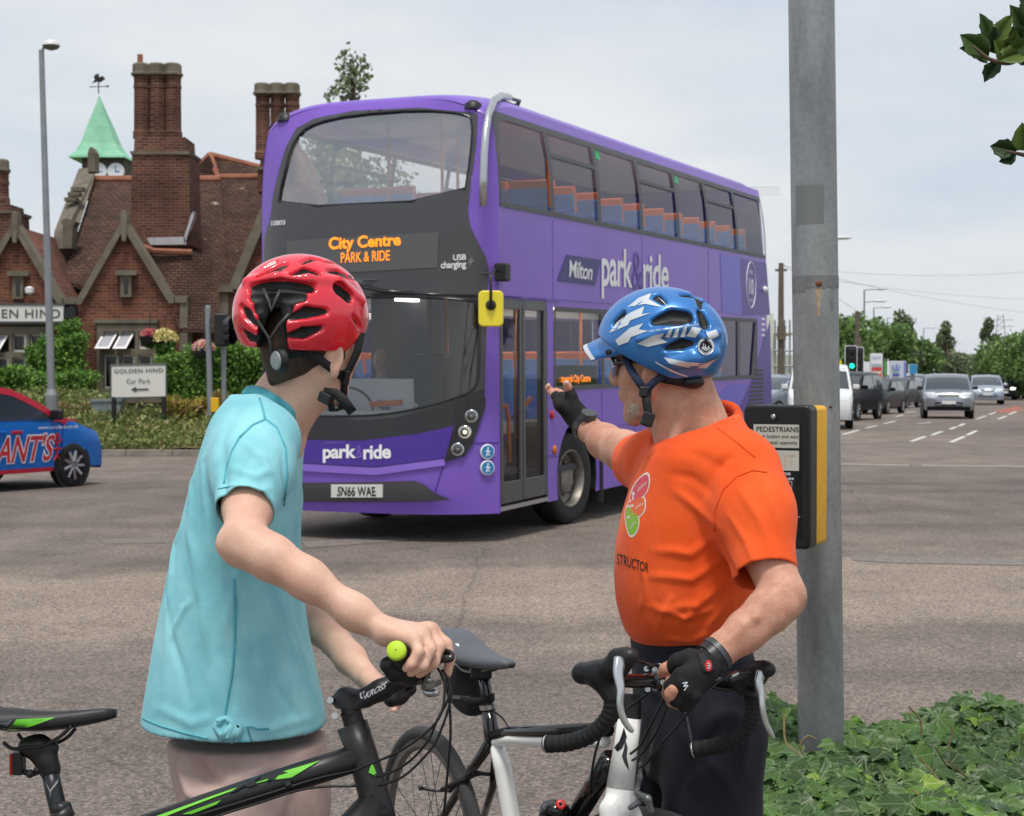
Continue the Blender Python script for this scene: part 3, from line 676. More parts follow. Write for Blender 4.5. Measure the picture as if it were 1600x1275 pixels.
 # --- door: two glazed leaves
 dm = (ds0+ds1)/2-.04
 for a, b in ((ds0+.02, dm-.01), (dm+.01, ds1-.02)):
  lf = MB(); z0, z1 = dz0+.04, dz1-.02
  for r in ((a, a+.06, z0, z1), (b-.06, b, z0, z1), (a+.06, b-.06, z0, z0+.2), (a+.06, b-.06, z1-.1, z1)):
   c_ = ((r[0]+r[1])/2, (r[2]+r[3])/2); lf.box((1.262, c_[0], c_[1]), (.03, r[1]-r[0], r[3]-r[2]))
  l_ = lf.obj('door', m_char, T, bevel=.006)
  MB().poly([(1.256, a+.05, z0+.18), (1.256, b-.05, z0+.18), (1.256, b-.05, z1-.08), (1.256, a+.05, z1-.08)]).obj('door_pane', g_side, l_)
 q = MB(); zt = 1.25; q.tube([(1.2, ds0+.12, 1.32), (1.2, ds0+.32, 1.3), (1.2, ds0+.38, 1.18), (1.2, ds0+.4, .75)], .022, 8); q.obj('grab_rail', m_orn, T, smooth=True)
 q = MB(); q.tube([(1.2, dm+.2, 1.28), (1.2, ds1-.25, 1.36)], .022, 8); q.obj('grab_rail', m_orn, T, smooth=True)
 q = MB(); q.box((1.2, (ds0+ds1)/2, dz0-.005), (.16, ds1-ds0, .04)); q.obj('step_edge', m_alu, T)
 q = MB(); q.box((1.225, ds0+.012, (dz0+dz1)/2+.02), (.1, .03, dz1-dz0)); q.box((1.225, ds1-.012, (dz0+dz1)/2+.02), (.1, .03, dz1-dz0)); q.box((1.225, (ds0+ds1)/2, dz1-.01), (.1, ds1-ds0, .03)); q.obj('door_frame', m_blk, T)
 # --- side lettering
 q = MB(); patch(q, SP((870, 439), (885, 398), (938, 406), (929, 446)), NS, .006, .3); ml = q.obj('route_badge', m_navy, T)
 q = MB(); text_on(q, 'Milton', SP((888, 433), (923, 438), (926, 413), (889, 406)), NS, .01, .012, .92); q.obj('badge_text', m_wht, ml)
 for t_, f_ in (('park', ((939, 466), (987, 468), (987, 391), (939, 383))), ('ride', ((1004, 453), (1044, 456), (1044, 400), (1004, 394)))): text_on(MB(), t_, SP(*f_), NS, .008, .02, .95).obj('side_lettering', m_wht, T)
 q = MB(); text_on(q, '&', SP((987, 452), (1003, 454), (1003, 396), (987, 393)), NS, .008, -.01); q.obj('ampersand', m_dpur, T)
 q = MB(); c0 = side_px(1173, 445); q.tube([NS(c0[0]+.26*math.cos(t), c0[1]+.33*math.sin(t), .006) for t in np.linspace(0, 2*math.pi, 33)], .007, 5)
 text_on(q, '10', [(c0[0]-.13, c0[1]-.14), (c0[0]+.13, c0[1]-.14), (c0[0]+.13, c0[1]+.09), (c0[0]-.13, c0[1]+.09)], NS, .008, .03); text_on(q, 'every', [(c0[0]-.1, c0[1]+.13), (c0[0]+.1, c0[1]+.13), (c0[0]+.1, c0[1]+.21), (c0[0]-.1, c0[1]+.21)], NS, .008); text_on(q, 'mins', [(c0[0]-.1, c0[1]-.25), (c0[0]+.1, c0[1]-.25), (c0[0]+.1, c0[1]-.19), (c0[0]-.1, c0[1]-.19)], NS, .008)
 q.obj('frequency_badge', m_wht, T)
 for cz in (.82, .5):
  u = .985; z = .885 if cz > .6 else .735; p = b_front(.93, z, .03); n = (b_front(.93, z, 1)-b_front(.93, z, 0)).normalized(); M_ = Matrix.Translation(p) @ n.to_track_quat('Z', 'Y').to_matrix().to_4x4()
  s_ = MB().lathe([(0, 0), (.066, 0), (.072, -.012)], M_, 24).obj('round_sign', m_wht, T); MB().lathe([(0, .002), (.06, .002)], M_, 24).obj('sign_face', m_sky, s_)
  q = MB(); e = .003; q.sphere(M_ @ Vector((0, .034, e)), (.011, .004, .011), 8, 4); k_ = .75
  for a, b in (((0, .03), (0, -.01)), ((0, -.01), (-.02, -.055)), ((0, -.01), (.022, -.05)), ((0, .02), (.03, -.005)), ((0, .02), (-.028, 0))): q.tube([M_ @ Vector((a[0]*k_, a[1]*k_, e)), M_ @ Vector((b[0]*k_, b[1]*k_, e))], .006, 5)
  q.obj('sign_figure', m_wht, s_)
 # vents, lamps, seams
 q = MB()
 for i in range(10): s0 = 10.0-.05*i; z = 1.52-.06*i; q.box((1.277, (s0+10.5)/2-.05, z), (.012, 10.5-s0, .03))
 q.obj('louvre', m_blk, T)
 q = MB()
 for z in (2.04, 2.12, 2.2, 2.28): q.box((1.28, 10.45, z), (.012, .16, .03))
 q.obj('louvre', m_wht, T)
 q = MB(); q.sphere((1.29, 10.5, 2.72), .05, 10, 6); q.obj('side_camera', m_wht, T, smooth=True)
 for p, m_ in (((862, 648), mat('red_lens', '#b01c1c', .2)), ((866, 703), mat('amber_lens', '#c4681a', .2))):
  s, z = side_px(*p); MB().sphere((1.28, s, z), (.02, .05, .05), 10, 6).obj('marker_lamp', m_, T, smooth=True)
 q = MB(); a, b = side_px(856, 712), side_px(872, 713); q.tube([NS(a[0], a[1], .002), NS(b[0], b[1], .002)], .005, 4); a, b = front_px(738, 692), front_px(768, 692)
 q.tube([b_front(x, a[1], .003) for x in np.linspace(a[0], 1, 6)], .005, 4); q.tube([b_front(*p, .004) for p in FP((697, 716), (690, 735), (680, 768))], .006, 4)
 q.tube([NS(.5, zl1+.05, .002), NS(2.0, zl1+.05, .002)], .006, 4); q.obj('panel_seam', m_dpur, T)
 # mirror, camera box, tree guard, roof lamps
 q = MB(); p = BMI @ A(767, 482, 15.55); d_ = BMI.to_3x3() @ Vector((0, 1, 0))
 M_ = Matrix.Translation(p) @ (BMI.to_3x3() @ Matrix(((1, 0, 0), (0, 1, 0), (0, 0, 1)))).to_4x4()
 P = rrect(-.115, -.165, .115, .165, .045); q.prism([M_ @ Vector((x, 0, z)) for x, z in P], (M_.to_3x3() @ Vector((0, .1, 0)))); mr = q.obj('mirror', m_yel, T, bevel=.015)
 q = MB(); q.cone(M_ @ Vector((0, -.03, .03)), M_ @ Vector((0, 0, .03)), .035, .05); q.tube([M_ @ Vector((.0, -.03, .0)), M_ @ Vector((0, -.03, .28)), M_ @ Vector((.03, .1, .36)), M_ @ Vector((.08, .5, .36))], .014, 6); q.obj('mirror_arm', m_blk, mr, smooth=True)
 q = MB(); p = b_front(1, 2.56, .02); q.box((p.x+.04, p.y-.02, 2.56), (.12, .14, .17)); q.obj('camera_box', m_blk, T, bevel=.02)
 q = MB(); gp = [b_front(*front_px(755, 322), .03)]; hw = 1.2
 pp = [BMI @ A(*a) for a in ((755, 322, 15.62), (755.5, 280, 15.6), (756.5, 240, 15.62), (759, 205, 15.68), (763, 178, 15.8), (772, 157, 16.1), (783, 149.5, 16.6), (796, 152, 17.2))]
 q.tube(pp, .035, 10); q.obj('branch_guard', m_alu, T, smooth=True)
 q = MB(); pp = [BMI @ A(*a) for a in ((783, 149.5, 16.9), (812, 158, 18.0), (803, 165, 18.0), (786, 158, 17.2))]; q.tube(pp+[pp[0]], .02, 6); q.tube([BMI @ A(812, 158, 18), BMI @ A(806, 175, 18)], .015, 6); q.obj('guard_rack', m_blk, T)
 for u in (-.86, .86):
  z = b_zf(u)+.1; p = b_front(u, b_zf(u)); M_ = Matrix.Translation((p.x, p.y+.05, z-.05)); MB().lathe([(.09, -.05), (.08, 0), (.04, .03), (0, .035)], M_, 14).obj('roof_lamp', m_blk, T, smooth=True)
 for s0 in (wf+.78, wf+1.9, wf+3.1, wf+4.3): MB().tube([NS(s0, .34, .001), NS(s0, zl0-.03, .001)], .004, 4).obj('panel_seam', m_dpur, T)
 for s0 in (ps[0], ps[2], ps[4]): MB().tube([NS(s0, zl1+.08, .001), NS(s0, zu0-.03, .001)], .003, 4).obj('panel_seam', m_dpur, T)
 MB().tube([NS(wf+.66, .98, .001), NS(wr-.66, .98, .001)], .004, 4).obj('panel_seam', m_dpur, T); MB().tube([NS(ds1+.05, zl1+.07, .001), NS(10.3, zl1+.07, .001)], .004, 4).obj('panel_seam', m_dpur, T)
 q = MB(); q.box((1.277, wf+1.45, .66), (.008, .3, .3)); q.obj('filler_flap', m_pur, T, bevel=.003)
 # --- underside, wheels
 q = MB(); q.box((0, 5.6, .42), (2.3, 9.6, .2)); q.box((0, .9, .33), (2.2, .9, .08)); q.obj('chassis', m_blk, T)
 for c in (wf, wr):
  for sg in (1, -1):
   q = MB(); pts = [(sg*1.27, c-.6*math.cos(a), .5+.6*math.sin(a)) for a in np.linspace(-.3, math.pi+.3, 17)]; a = q.ring(pts); b = q.ring([(sg*.7, p[1], p[2]) for p in pts]); q.bridge(a, b, False); q.face(b); q.obj('wheel_arch', m_blk, T)
 def wheel(x, y, sg, turn=0., dish=.0):
  M_ = Matrix.Translation((x, y, .48-(y-wf)*math.tan(BTH))) @ Matrix.Rotation(turn, 4, 'Z') @ Matrix.Rotation(sg*math.pi/2, 4, 'Y')
  W_ = MB().lathe([(.30, -.13), (.40, -.145), (.455, -.135), (.478, -.1), (.478, .1), (.455, .135), (.40, .145), (.30, .13)], M_, 40, False).obj('wheel', m_rub, T, smooth=True)
  MB().lathe([(.31, .125), (.295, .135), (.285, .12), (.27, .02), (.20, -.01), (.19, .02), (.15, .035), (.145, .08), (.12, .09), (.0, .095)], M_, 32).obj('rim', m_rim, W_, auto=40)
  q = MB()
  for i in range(10): a = 2*math.pi*i/10; q.cyl(M_ @ Vector((.168*math.cos(a), .168*math.sin(a), .02)), M_ @ Vector((.168*math.cos(a), .168*math.sin(a), .07)), .019, 6)
  q.obj('wheel_nut', m_rim, W_)
 tn = .12
 wheel(1.08, wf, 1, -tn); wheel(-1.08, wf, -1, -tn); wheel(1.08, wr, 1); wheel(-1.08, wr, -1)
 q = MB(); q.box((1.18, wf+.72, .42), (.25, .03, .5)); q.obj('mudflap', m_rub, T)
 # --- inside: decks, seats, rails, driver's cab
 q = MB(); q.box((0, 6.1, 2.46), (2.44, 9.0, .06)); q.obj('upper_deck_floor', m_int, T)
 q = MB(); q.box((0, 5.7, .6), (2.4, 9.6, .06)); q.obj('lower_deck_floor', m_intd, T)
 q = MB(); q.box((0, 6.0, ZT+.02), (2.0, 8.6, .03)); q.obj('ceiling_panel', m_int, T)
 for z, y, x in ((ZT-.03, 5.6, 1.0), (2.385, 6.0, 1.05), (2.385, 6.0, -.6)): MB().box((x, y, z), (.09, 7.8, .03)).obj('added_ceiling_light', mat('lit_strip', '#fff8ec', .4, emit=4.), T)  # glowing strips added out of sight above the window tops to brighten the seats
 st = MB(); bk = MB(); hd = MB(); sh = MB()
 def seat(x, y, z):
  sh.box((x, y+.05, z+.62), (.42, .05, .72), rot=(.18, 0, 0)); bk.box((x, y, z+.55), (.4, .08, .5), rot=(.18, 0, 0)); bk.box((x, y-.22, z+.3), (.4, .42, .12)); hd.box((x, y+.06, z+.92), (.4, .1, .28), rot=(.18, 0, 0))
 for i in range(11):
  for x in (-.98, -.53, .53, .98): seat(x, 1.9+.78*i, 2.51)
 for i in range(5):
  for x in (-.98, -.53, .53, .98): seat(x, 4.6+.95*i, .75)
 for n_, mb_, m_ in (('seat_cushion', bk, m_sblu), ('seat_headrest', hd, m_sor), ('seat_shell', sh, m_shell)): mb_.obj(n_, m_, T)
 q = MB(); q.tube([(-.35, .75, 3.22), (.42, .75, 3.22)], .025, 8); q.tube([(.03, .75, 3.22), (.03, .75, 3.0)], .03, 8)
 for x, y in ((-.3, 1.3), (.3, 1.3), (-.3, 3), (.3, 4.2)): q.tube([(x, y, 2.47), (x, y, ZT)], .018, 8)
 for x, y in ((.75, 2.1), (.2, 1.6), (-.2, 3.0), (.7, 4.2)): q.tube([(x, y, .62), (x, y, 2.4)], .018, 8)
 q.tube([(.1, 1.0, 1.25), (.75, 1.0, 1.27)], .025, 8); q.tube([(-.35, .95, 1.3), (.0, .95, 1.32)], .03, 8); q.obj('grab_pole', m_orn, T, smooth=True)
 q = MB(); q.tube([(-1.1, .74, 3.2), (-.36, .72, 3.22)], .03, 8); q.tube([(.43, .72, 3.22), (1.1, .76, 3.2)], .03, 8); q.obj('front_rail', m_blk, T)
 q = MB(); q.box((0, .85, 1.08), (2.3, .5, .12)); q.box((-.5, .9, 1.18), (1.0, .3, .12)); q.box((-.55, 1.35, 1.1), (1.2, .05, .9)); q.obj('dashboard', m_int, T, bevel=.03)
 q = MB(); q.box((0, .95, 2.46), (2.4, .8, .1)); q.box((.1, 1.95, 1.5), (.05, 1.1, 1.8)); q.box((-.5, 2.55, 1.6), (1.3, .05, 1.7)); q.obj('cab_partition', m_intd, T)
 q = MB(); q.box((.15, 1.35, 1.55), (.35, .2, .5)); q.box((.15, 1.3, 1.2), (.22, .2, .3)); q.obj('ticket_machine', m_blk, T, bevel=.03)
 q = MB(); q.lathe([(.2, 0), (.22, .015), (.2, .03)], Matrix.Translation((-.6, 1.05, 1.3)) @ Matrix.Rotation(-.9, 4, 'X'), 20); q.obj('steering_wheel', m_blk, T)
 q = MB(); q.box((.55, 3.0, 3.45), (.6, .04, .45)); q.obj('stair_screen', m_sor, T)
 for sg in (-1, 1):
  for z0, z1 in ((2.5, zu0-.02), (1.15, zl0-.02), (zl1+.02, 2.44)): MB().poly([(sg*1.24, a, z) for a, z in ((1.9, z0), (10.4, z0), (10.4, z1), (1.9, z1))]).obj('lining_panel', m_int, T)
 # the driver
 S = SDF((-1.1, 1.0, .75), (-.1, 2.1, 2.1), .022); S.chain([(-.6, 1.75, .95), (-.6, 1.72, 1.2), (-.6, 1.68, 1.42)], [.16, .17, .15], .05); S.cone((-.82, 1.68, 1.42), (-.38, 1.68, 1.42), .09, .09, .05)
 for x in (-.84, -.36): S.chain([(x, 1.68, 1.42), (x*1.03+.02, 1.5, 1.18), (x*.9-.04, 1.15, 1.3)], [.075, .055, .04], .03)
 V, Q = S.mesh(1); D_ = thing('person', 'bus driver in a pale blue shirt behind the lower windscreen', 'person', tuple(BM @ Vector((-.6, 1.7, .8))), -BYAW)
 def toB(V): return [tuple(Vector(v)-Vector((-.6, 1.7, .8))) for v in V]
 me = bpy.data.meshes.new('shirt'); me.from_pydata(toB(V), [], Q.tolist()); me.materials.append(mat('driver_shirt', '#7fa0d8', .8)); link('shirt', me, D_, smooth=True, recalc=False)
 S = SDF((-.8, 1.4, 1.4), (-.4, 1.95, 2.0), .014); S.ell((-.6, 1.66, 1.74), (.075, .095, .115)).cone((-.6, 1.69, 1.5), (-.6, 1.67, 1.65), .055, .05, .03).cone((-.6, 1.57, 1.74), (-.6, 1.545, 1.71), .012, .014, .02); V, Q = S.mesh(1)
 me = bpy.data.meshes.new('head'); me.from_pydata(toB(V), [], Q.tolist()); me.materials.append(mat('driver_skin', '#b98a72', .5)); link('head', me, D_, smooth=True, recalc=False)
build_bus()
# ------------------------------------------------------------------ the brick pub
def swizzle_mat(name, build):
 m = bpy.data.materials.new(name); m.use_nodes = True; t = m.node_tree; b = t.nodes['Principled BSDF']; build(t, b); return m
def _brick(t, b, c1='#94573f', c2='#68392b'):
 N = t.nodes.new; Lk = t.links.new; tc = N('ShaderNodeTexCoord'); sx = N('ShaderNodeSeparateXYZ'); Lk(tc.outputs['Object'], sx.inputs[0])
 ad = N('ShaderNodeMath'); Lk(sx.outputs[0], ad.inputs[0]); Lk(sx.outputs[1], ad.inputs[1]); cb = N('ShaderNodeCombineXYZ'); Lk(ad.outputs[0], cb.inputs[0]); Lk(sx.outputs[2], cb.inputs[1])
 br = N('ShaderNodeTexBrick'); br.inputs['Scale'].default_value = 1; br.inputs['Brick Width'].default_value = .225; br.inputs['Row Height'].default_value = .075; br.inputs['Mortar Size'].default_value = .008
 br.inputs['Color1'].default_value = (*hexc(c1), 1); br.inputs['Color2'].default_value = (*hexc(c2), 1); br.inputs['Mortar'].default_value = (*hexc('#8a7464'), 1); Lk(cb.outputs[0], br.inputs['Vector'])
 n = N('ShaderNodeTexNoise'); n.inputs['Scale'].default_value = .9; n.inputs['Detail'].default_value = 5; Lk(tc.outputs['Object'], n.inputs['Vector'])
 r = N('ShaderNodeValToRGB'); r.color_ramp.elements[0].position = .35; r.color_ramp.elements[1].position = .7; r.color_ramp.elements[0].color = (*hexc('#95857c'), 1); r.color_ramp.elements[1].color = (1, 1, 1, 1); Lk(n.outputs['Fac'], r.inputs[0])
 x = N('ShaderNodeMix'); x.data_type = 'RGBA'; x.blend_type = 'MULTIPLY'; x.inputs[0].default_value = .8; Lk(br.outputs['Color'], x.inputs[6]); Lk(r.outputs[0], x.inputs[7]); Lk(x.outputs[2], b.inputs['Base Color']); b.inputs['Roughness'].default_value = .9
 bp = N('ShaderNodeBump'); bp.inputs['Strength'].default_value = .5; bp.inputs['Distance'].default_value = .01; bp.invert = True; Lk(br.outputs['Fac'], bp.inputs['Height']); Lk(bp.outputs[0], b.inputs['Normal'])
def _tile(t, b):
 N = t.nodes.new; Lk = t.links.new; tc = N('ShaderNodeTexCoord'); sx = N('ShaderNodeSeparateXYZ'); Lk(tc.outputs['Object'], sx.inputs[0])
 cb = N('ShaderNodeCombineXYZ'); Lk(sx.outputs[0], cb.inputs[0]); Lk(sx.outputs[2], cb.inputs[1])
 br = N('ShaderNodeTexBrick'); br.inputs['Scale'].default_value = 1; br.inputs['Brick Width'].default_value = .17; br.inputs['Row Height'].default_value = .07; br.inputs['Mortar Size'].default_value = .012
 br.inputs['Color1'].default_value = (*hexc('#75594a'), 1); br.inputs['Color2'].default_value = (*hexc('#57433a'), 1); br.inputs['Mortar'].default_value = (*hexc('#33241f'), 1); Lk(cb.outputs[0], br.inputs['Vector'])
 n = N('ShaderNodeTexNoise'); n.inputs['Scale'].default_value = 1.4; n.inputs['Detail'].default_value = 6; n.inputs['Roughness'].default_value = .65; Lk(tc.outputs['Object'], n.inputs['Vector'])
 r = N('ShaderNodeValToRGB'); e = r.color_ramp.elements; e[0].position = .3; e[1].position = .72; e[0].color = (*hexc('#9a8a80'), 1); e[1].color = (*hexc('#fff2e8'), 1); Lk(n.outputs['Fac'], r.inputs[0])
 x = N('ShaderNodeMix'); x.data_type = 'RGBA'; x.blend_type = 'MULTIPLY'; x.inputs[0].default_value = .9; Lk(br.outputs['Color'], x.inputs[6]); Lk(r.outputs[0], x.inputs[7])
 n2 = N('ShaderNodeTexNoise'); n2.inputs['Scale'].default_value = 2.6; n2.inputs['Detail'].default_value = 3; Lk(tc.outputs['Object'], n2.inputs['Vector']); r2 = N('ShaderNodeValToRGB'); r2.color_ramp.elements[0].position = .68; r2.color_ramp.elements[1].position = .74; Lk(n2.outputs['Fac'], r2.inputs[0])
 y = N('ShaderNodeMix'); y.data_type = 'RGBA'; Lk(r2.outputs[0], y.inputs[0]); Lk(x.outputs[2], y.inputs[6]); y.inputs[7].default_value = (*hexc('#a39480'), 1); Lk(y.outputs[2], b.inputs['Base Color']); b.inputs['Roughness'].default_value = .95
 bp = N('ShaderNodeBump'); bp.inputs['Strength'].default_value = .7; bp.inputs['Distance'].default_value = .02; bp.invert = True; Lk(br.outputs['Fac'], bp.inputs['Height']); Lk(bp.outputs[0], b.inputs['Normal'])
m_brick = swizzle_mat('red_brick', _brick); m_obrick = swizzle_mat('old_brown_brick', lambda t, b: _brick(t, b, '#7d4f3c', '#573428')); m_tile = swizzle_mat('roof_tiles', _tile)
m_stone = mat('weathered_stone', '#6f6759', .9, var=.25, vscale=2.5, bump=.3, bscale=30); m_ridge = mat('ridge_tile', '#94604a', .9, var=.2, vscale=4)
m_lead = mat('lead_flashing', '#b9b9bd', .6, var=.1); m_copper = mat('green_copper', '#7fbf9c', .7, var=.16, vscale=1.5, col2='#97d2b0'); m_wfr = mat('white_frame', '#f2f0ea', .6); m_dark = mat('dark_room', '#141312', .25, coat=.4)
m_blind = mat('pale_blind', '#a9abb0', .5, coat=.3); m_iron = mat('black_iron', '#1b1b1d', .5); m_sgn = mat('cream_board', '#dcdad2', .6); m_ink = mat('grey_ink', '#4c5052', .6)
def PQ(pts, D): return [A(x, y, D) for x, y in pts]
def build_pub():
 T = thing('pub_building', 'red brick pub with stone coped gables, tall chimneys and a clock turret', 'pub', (-11, 40, 0))
 def slab(name, pts, D, ext, m, parent=T, **k): q = MB(); q.prism(PQ(pts, D), (0, ext, 0)); return q.obj(name, m, parent, world=True, **k)
 def sheet(name, P, m, th=.12): q = MB(); q.prism(P, (0, 0, -th)); return q.obj(name, m, T, world=True)
 # gable walls (front bays) and the wall between them
 gx = [((-47, 467), (22, 352), (91, 467)), ((125, 467), (193, 350), (265, 465))]
 ends = [(-60, 100), (127, 281)]
 for (l, a, r), (xl, xr) in zip(gx, ends):
  slab('wall', [(xl, 700), (xl, l[1]), l, a, r, (xr, r[1]), (xr, 700)], 40, 4.5, m_brick)
  # stone coping, finial and kneelers
  for s in (-1, 1):
   e = l if s < 0 else r; dx = a[0]-e[0]; n = 5.5*s
   P = [(a[0], a[1]-10), (a[0], a[1]+8), (e[0]-n*.2, e[1]+9), (e[0]+n*1.2, e[1]+9), (e[0]+n*1.2, e[1]-2), (e[0]+n*.6, e[1]-4)]
   slab('coping', P, 39.86, .5, m_stone)
  slab('finial', [(a[0]-5, a[1]+12), (a[0]-5, a[1]-14), (a[0]-3.5, a[1]-22), (a[0]+3.5, a[1]-22), (a[0]+5, a[1]-14), (a[0]+5, a[1]+12), (a[0]+3, a[1]+28), (a[0]-3, a[1]+28)], 39.8, .4, m_stone, bevel=.03)
  slab('kneeler', [(r[0]+8, r[1]-3), (r[0]+28, r[1]-3), (r[0]+26, r[1]+8), (r[0]+8, r[1]+8)], 39.86, .5, m_stone)
  # bay roof running back
  z = .0
  for e in (l, r):
   P = [A(a[0], a[1]+2, 40.3), A(e[0], e[1]+2, 40.3)]; d = Vector((0, 6.5, 0)); sheet('roof', [P[0], P[1], P[1]+d, P[0]+d], m_tile)
 slab('wall', [(100, 700), (100, 470), (127, 470), (127, 700)], 41.2, 3, m_brick)
 slab('pilaster', [(281, 640), (281, 470), (293, 470), (293, 640)], 39.9, .6, m_stone)
 # slit windows
 for x0, x1, y0, y1 in ((19, 36, 431, 467), (188, 205, 430, 464)):
  fr = slab('slit_window', [(x0, y1), (x0, y0), (x1, y0), (x1, y1)], 39.9, .15, m_stone); slab('hood', [(x0-8, y0), (x0-8, y0-4), (x0-6, y0-8), (x1+6, y0-8), (x1+8, y0-4), (x1+8, y0)], 39.82, .25, m_stone, fr)
  mx = (x0+x1)/2; slab('pane', [(mx-3, y1-6), (mx-3, y0+6), (mx+3, y0+6), (mx+3, y1-6)], 39.88, .03, m_dark, fr)
 # mullioned windows
 def window(x0, x1, y0, y1, cols, rows, openc=()):
  w = MB(); W_ = w
  def bar(a, b, c, d, D=39.84, e=.26): w.prism(PQ([(a, d), (a, c), (b, c), (b, d)], D), (0, e, 0))
  bar(x0, cols[0][0], y0, y1); bar(cols[-1][1], x1, y0, y1); bar(cols[0][0], cols[-1][1], y0, rows[0][0]); bar(cols[0][0], cols[-1][1], rows[-1][1], y1)
  for a, b in zip(cols, cols[1:]): bar(a[1], b[0], rows[0][0], rows[-1][1])
  for a, b in zip(rows, rows[1:]):
   for c in cols: bar(c[0], c[1], a[1], b[0])
  o = w.obj('window', m_stone, T, world=True)
  for i, c in enumerate(cols):
   for j, r in enumerate(rows):
    op = (i, j) in openc; D = 39.96
    f = MB()
    for a, b, c0, c1 in ((c[0], c[0]+3.2, r[0], r[1]), (c[1]-3.2, c[1], r[0], r[1]), (c[0]+3.2, c[1]-3.2, r[0], r[0]+3), (c[0]+3.2, c[1]-3.2, r[1]-3, r[1])):
     P = PQ([(a, c1), (a, c0), (b, c0), (b, c1)], D)
     if op: P = [p+Vector((-.12*(c1_-r[0])/(r[1]-r[0]), -.42*(c1_-r[0])/(r[1]-r[0]), 0)) for p, c1_ in zip(P, (c1, c0, c0, c1))]
     f.prism(P, (0, .05, 0))
    f.obj('frame', m_wfr, o, world=True)
    P = PQ([(c[0]+1, r[1]-1), (c[0]+1, r[0]+1), (c[1]-1, r[0]+1), (c[1]-1, r[1]-1)], D+.03)
    if op: P = [p+Vector((-.12*k, -.42*k, 0)) for p, k in zip(P, (1, 0, 0, 1))]
    f = MB(); f.poly(P); f.obj('pane', m_blind if (op or (j == 0 and i == 0)) else m_dark, o, world=True)
    if op or j:
     f = MB(); f.prism(PQ([(c[0], r[1]), (c[0], r[0]), (c[1], r[0]), (c[1], r[1])], 40.0-.005), (0, .004, 0)); f.obj('inner_dark', m_dark, o, world=True)
  return o
 window(151, 245, 507, 621, [(162, 185), (190, 211), (216, 238)], [(518, 545), (554, 607)], [(0, 0), (1, 0)])
 window(-30, 74, 510, 600, [(-25, -8), (-4, 14), (19, 41), (46, 66)], [(522, 550), (558, 592)], [(1, 0)])
 slab('string_course', [(146, 505), (146, 499), (246, 499), (246, 505)], 39.8, .3, m_stone); slab('string_course', [(-40, 508), (-40, 503), (76, 503), (76, 508)], 39.8, .3, m_stone)
 slab('plinth', [(127, 660), (127, 628), (281, 628), (281, 660)], 39.85, .3, m_stone)
 # main roofs behind
 sheet('roof', [A(148, 281, 47), A(345, 281, 47), A(360, 520, 41.2), A(98, 436, 42.3)], m_tile); sheet('roof', [A(148, 281, 47), A(345, 281, 47), A(345, 281, 47)+Vector((0, 5, -3.2)), A(148, 281, 47)+Vector((0, 5, -3.2))], m_tile)
 q = MB(); q.tube([A(148, 281, 47), A(345, 281, 47)], .12, 8); q.obj('ridge_tiles', m_ridge, T, world=True)
 q = MB(); q.prism([A(100, 388, 43.2), A(103, 360, 43.6), A(140, 262, 47.2), A(152, 262, 47.2), A(113, 388, 43.2)], (-.35, .2, 0)); q.obj('parapet', m_stone, T, world=True)
 slab('kneeler', [(98, 388), (98, 352), (95, 346), (104, 341), (118, 346), (114, 352), (112, 388)], 43, .5, m_stone); slab('finial', [(137, 268), (137, 238), (140, 230), (144, 230), (148, 238), (148, 268)], 46.8, .5, m_stone)
 for i in range(3): q = MB(); q.box(A(112+5*i, 312-8*i, 45), (.32, .3, .1)); q.obj('step_stone', m_stone, T, world=True)
 sheet('roof', [A(296, 272, 47.6), A(430, 275, 47.6), A(450, 520, 41.5), A(300, 520, 41.5)], m_tile)
 q = MB(); q.poly(PQ([(296, 272), (327, 242), (341, 278)], 47.6)); q.poly([A(327, 242, 48.2), A(430, 268, 48.2), A(430, 277, 47.5), A(341, 278, 47.5)]); q.poly([A(296, 272, 47.6), A(327, 242, 48), A(327, 242, 48)+Vector((0, 3, -2)), A(296, 272, 47.6)+Vector((0, 3, -2))]); q.obj('roof', m_tile, T, world=True)
 q = MB(); q.tube([A(327, 242, 48), A(341, 278, 47.5), A(430, 277, 47.5)], .11, 8); q.tube([A(327, 242, 48.1), A(430, 268, 48.1)], .1, 8); q.tube([A(296, 272, 47.6), A(327, 242, 48)], .08, 8); q.obj('ridge_tiles', m_ridge, T, world=True)
 sheet('roof', [A(222, 384, 40.6), A(330, 398, 40.6), A(345, 512, 39.9), A(280, 512, 39.9)], m_tile)
 slab('wall', [(285, 700), (285, 505), (345, 505), (345, 700)], 41, 2, m_brick)
 q = MB(); q.tube([A(226, 386, 40.5), A(240, 392, 40.4), A(300, 394, 40.5)], .07, 6); q.obj('ridge_tiles', m_ridge, T, world=True)
 # right-hand gable, half behind the bus
 slab('wall', [(345, 700), (345, 470), (361, 447), (455, 215), (560, 470), (560, 700)], 40.6, 4, m_brick)
 slab('coping', [(356, 452), (371, 452), (459, 236), (459, 212), (452, 212)], 40.4, .5, m_stone); slab('kneeler', [(340, 456), (345, 446), (360, 446), (364, 456)], 40.3, .5, m_stone); slab('pilaster', [(342, 640), (342, 456), (356, 456), (356, 640)], 40.4, .4, m_stone)
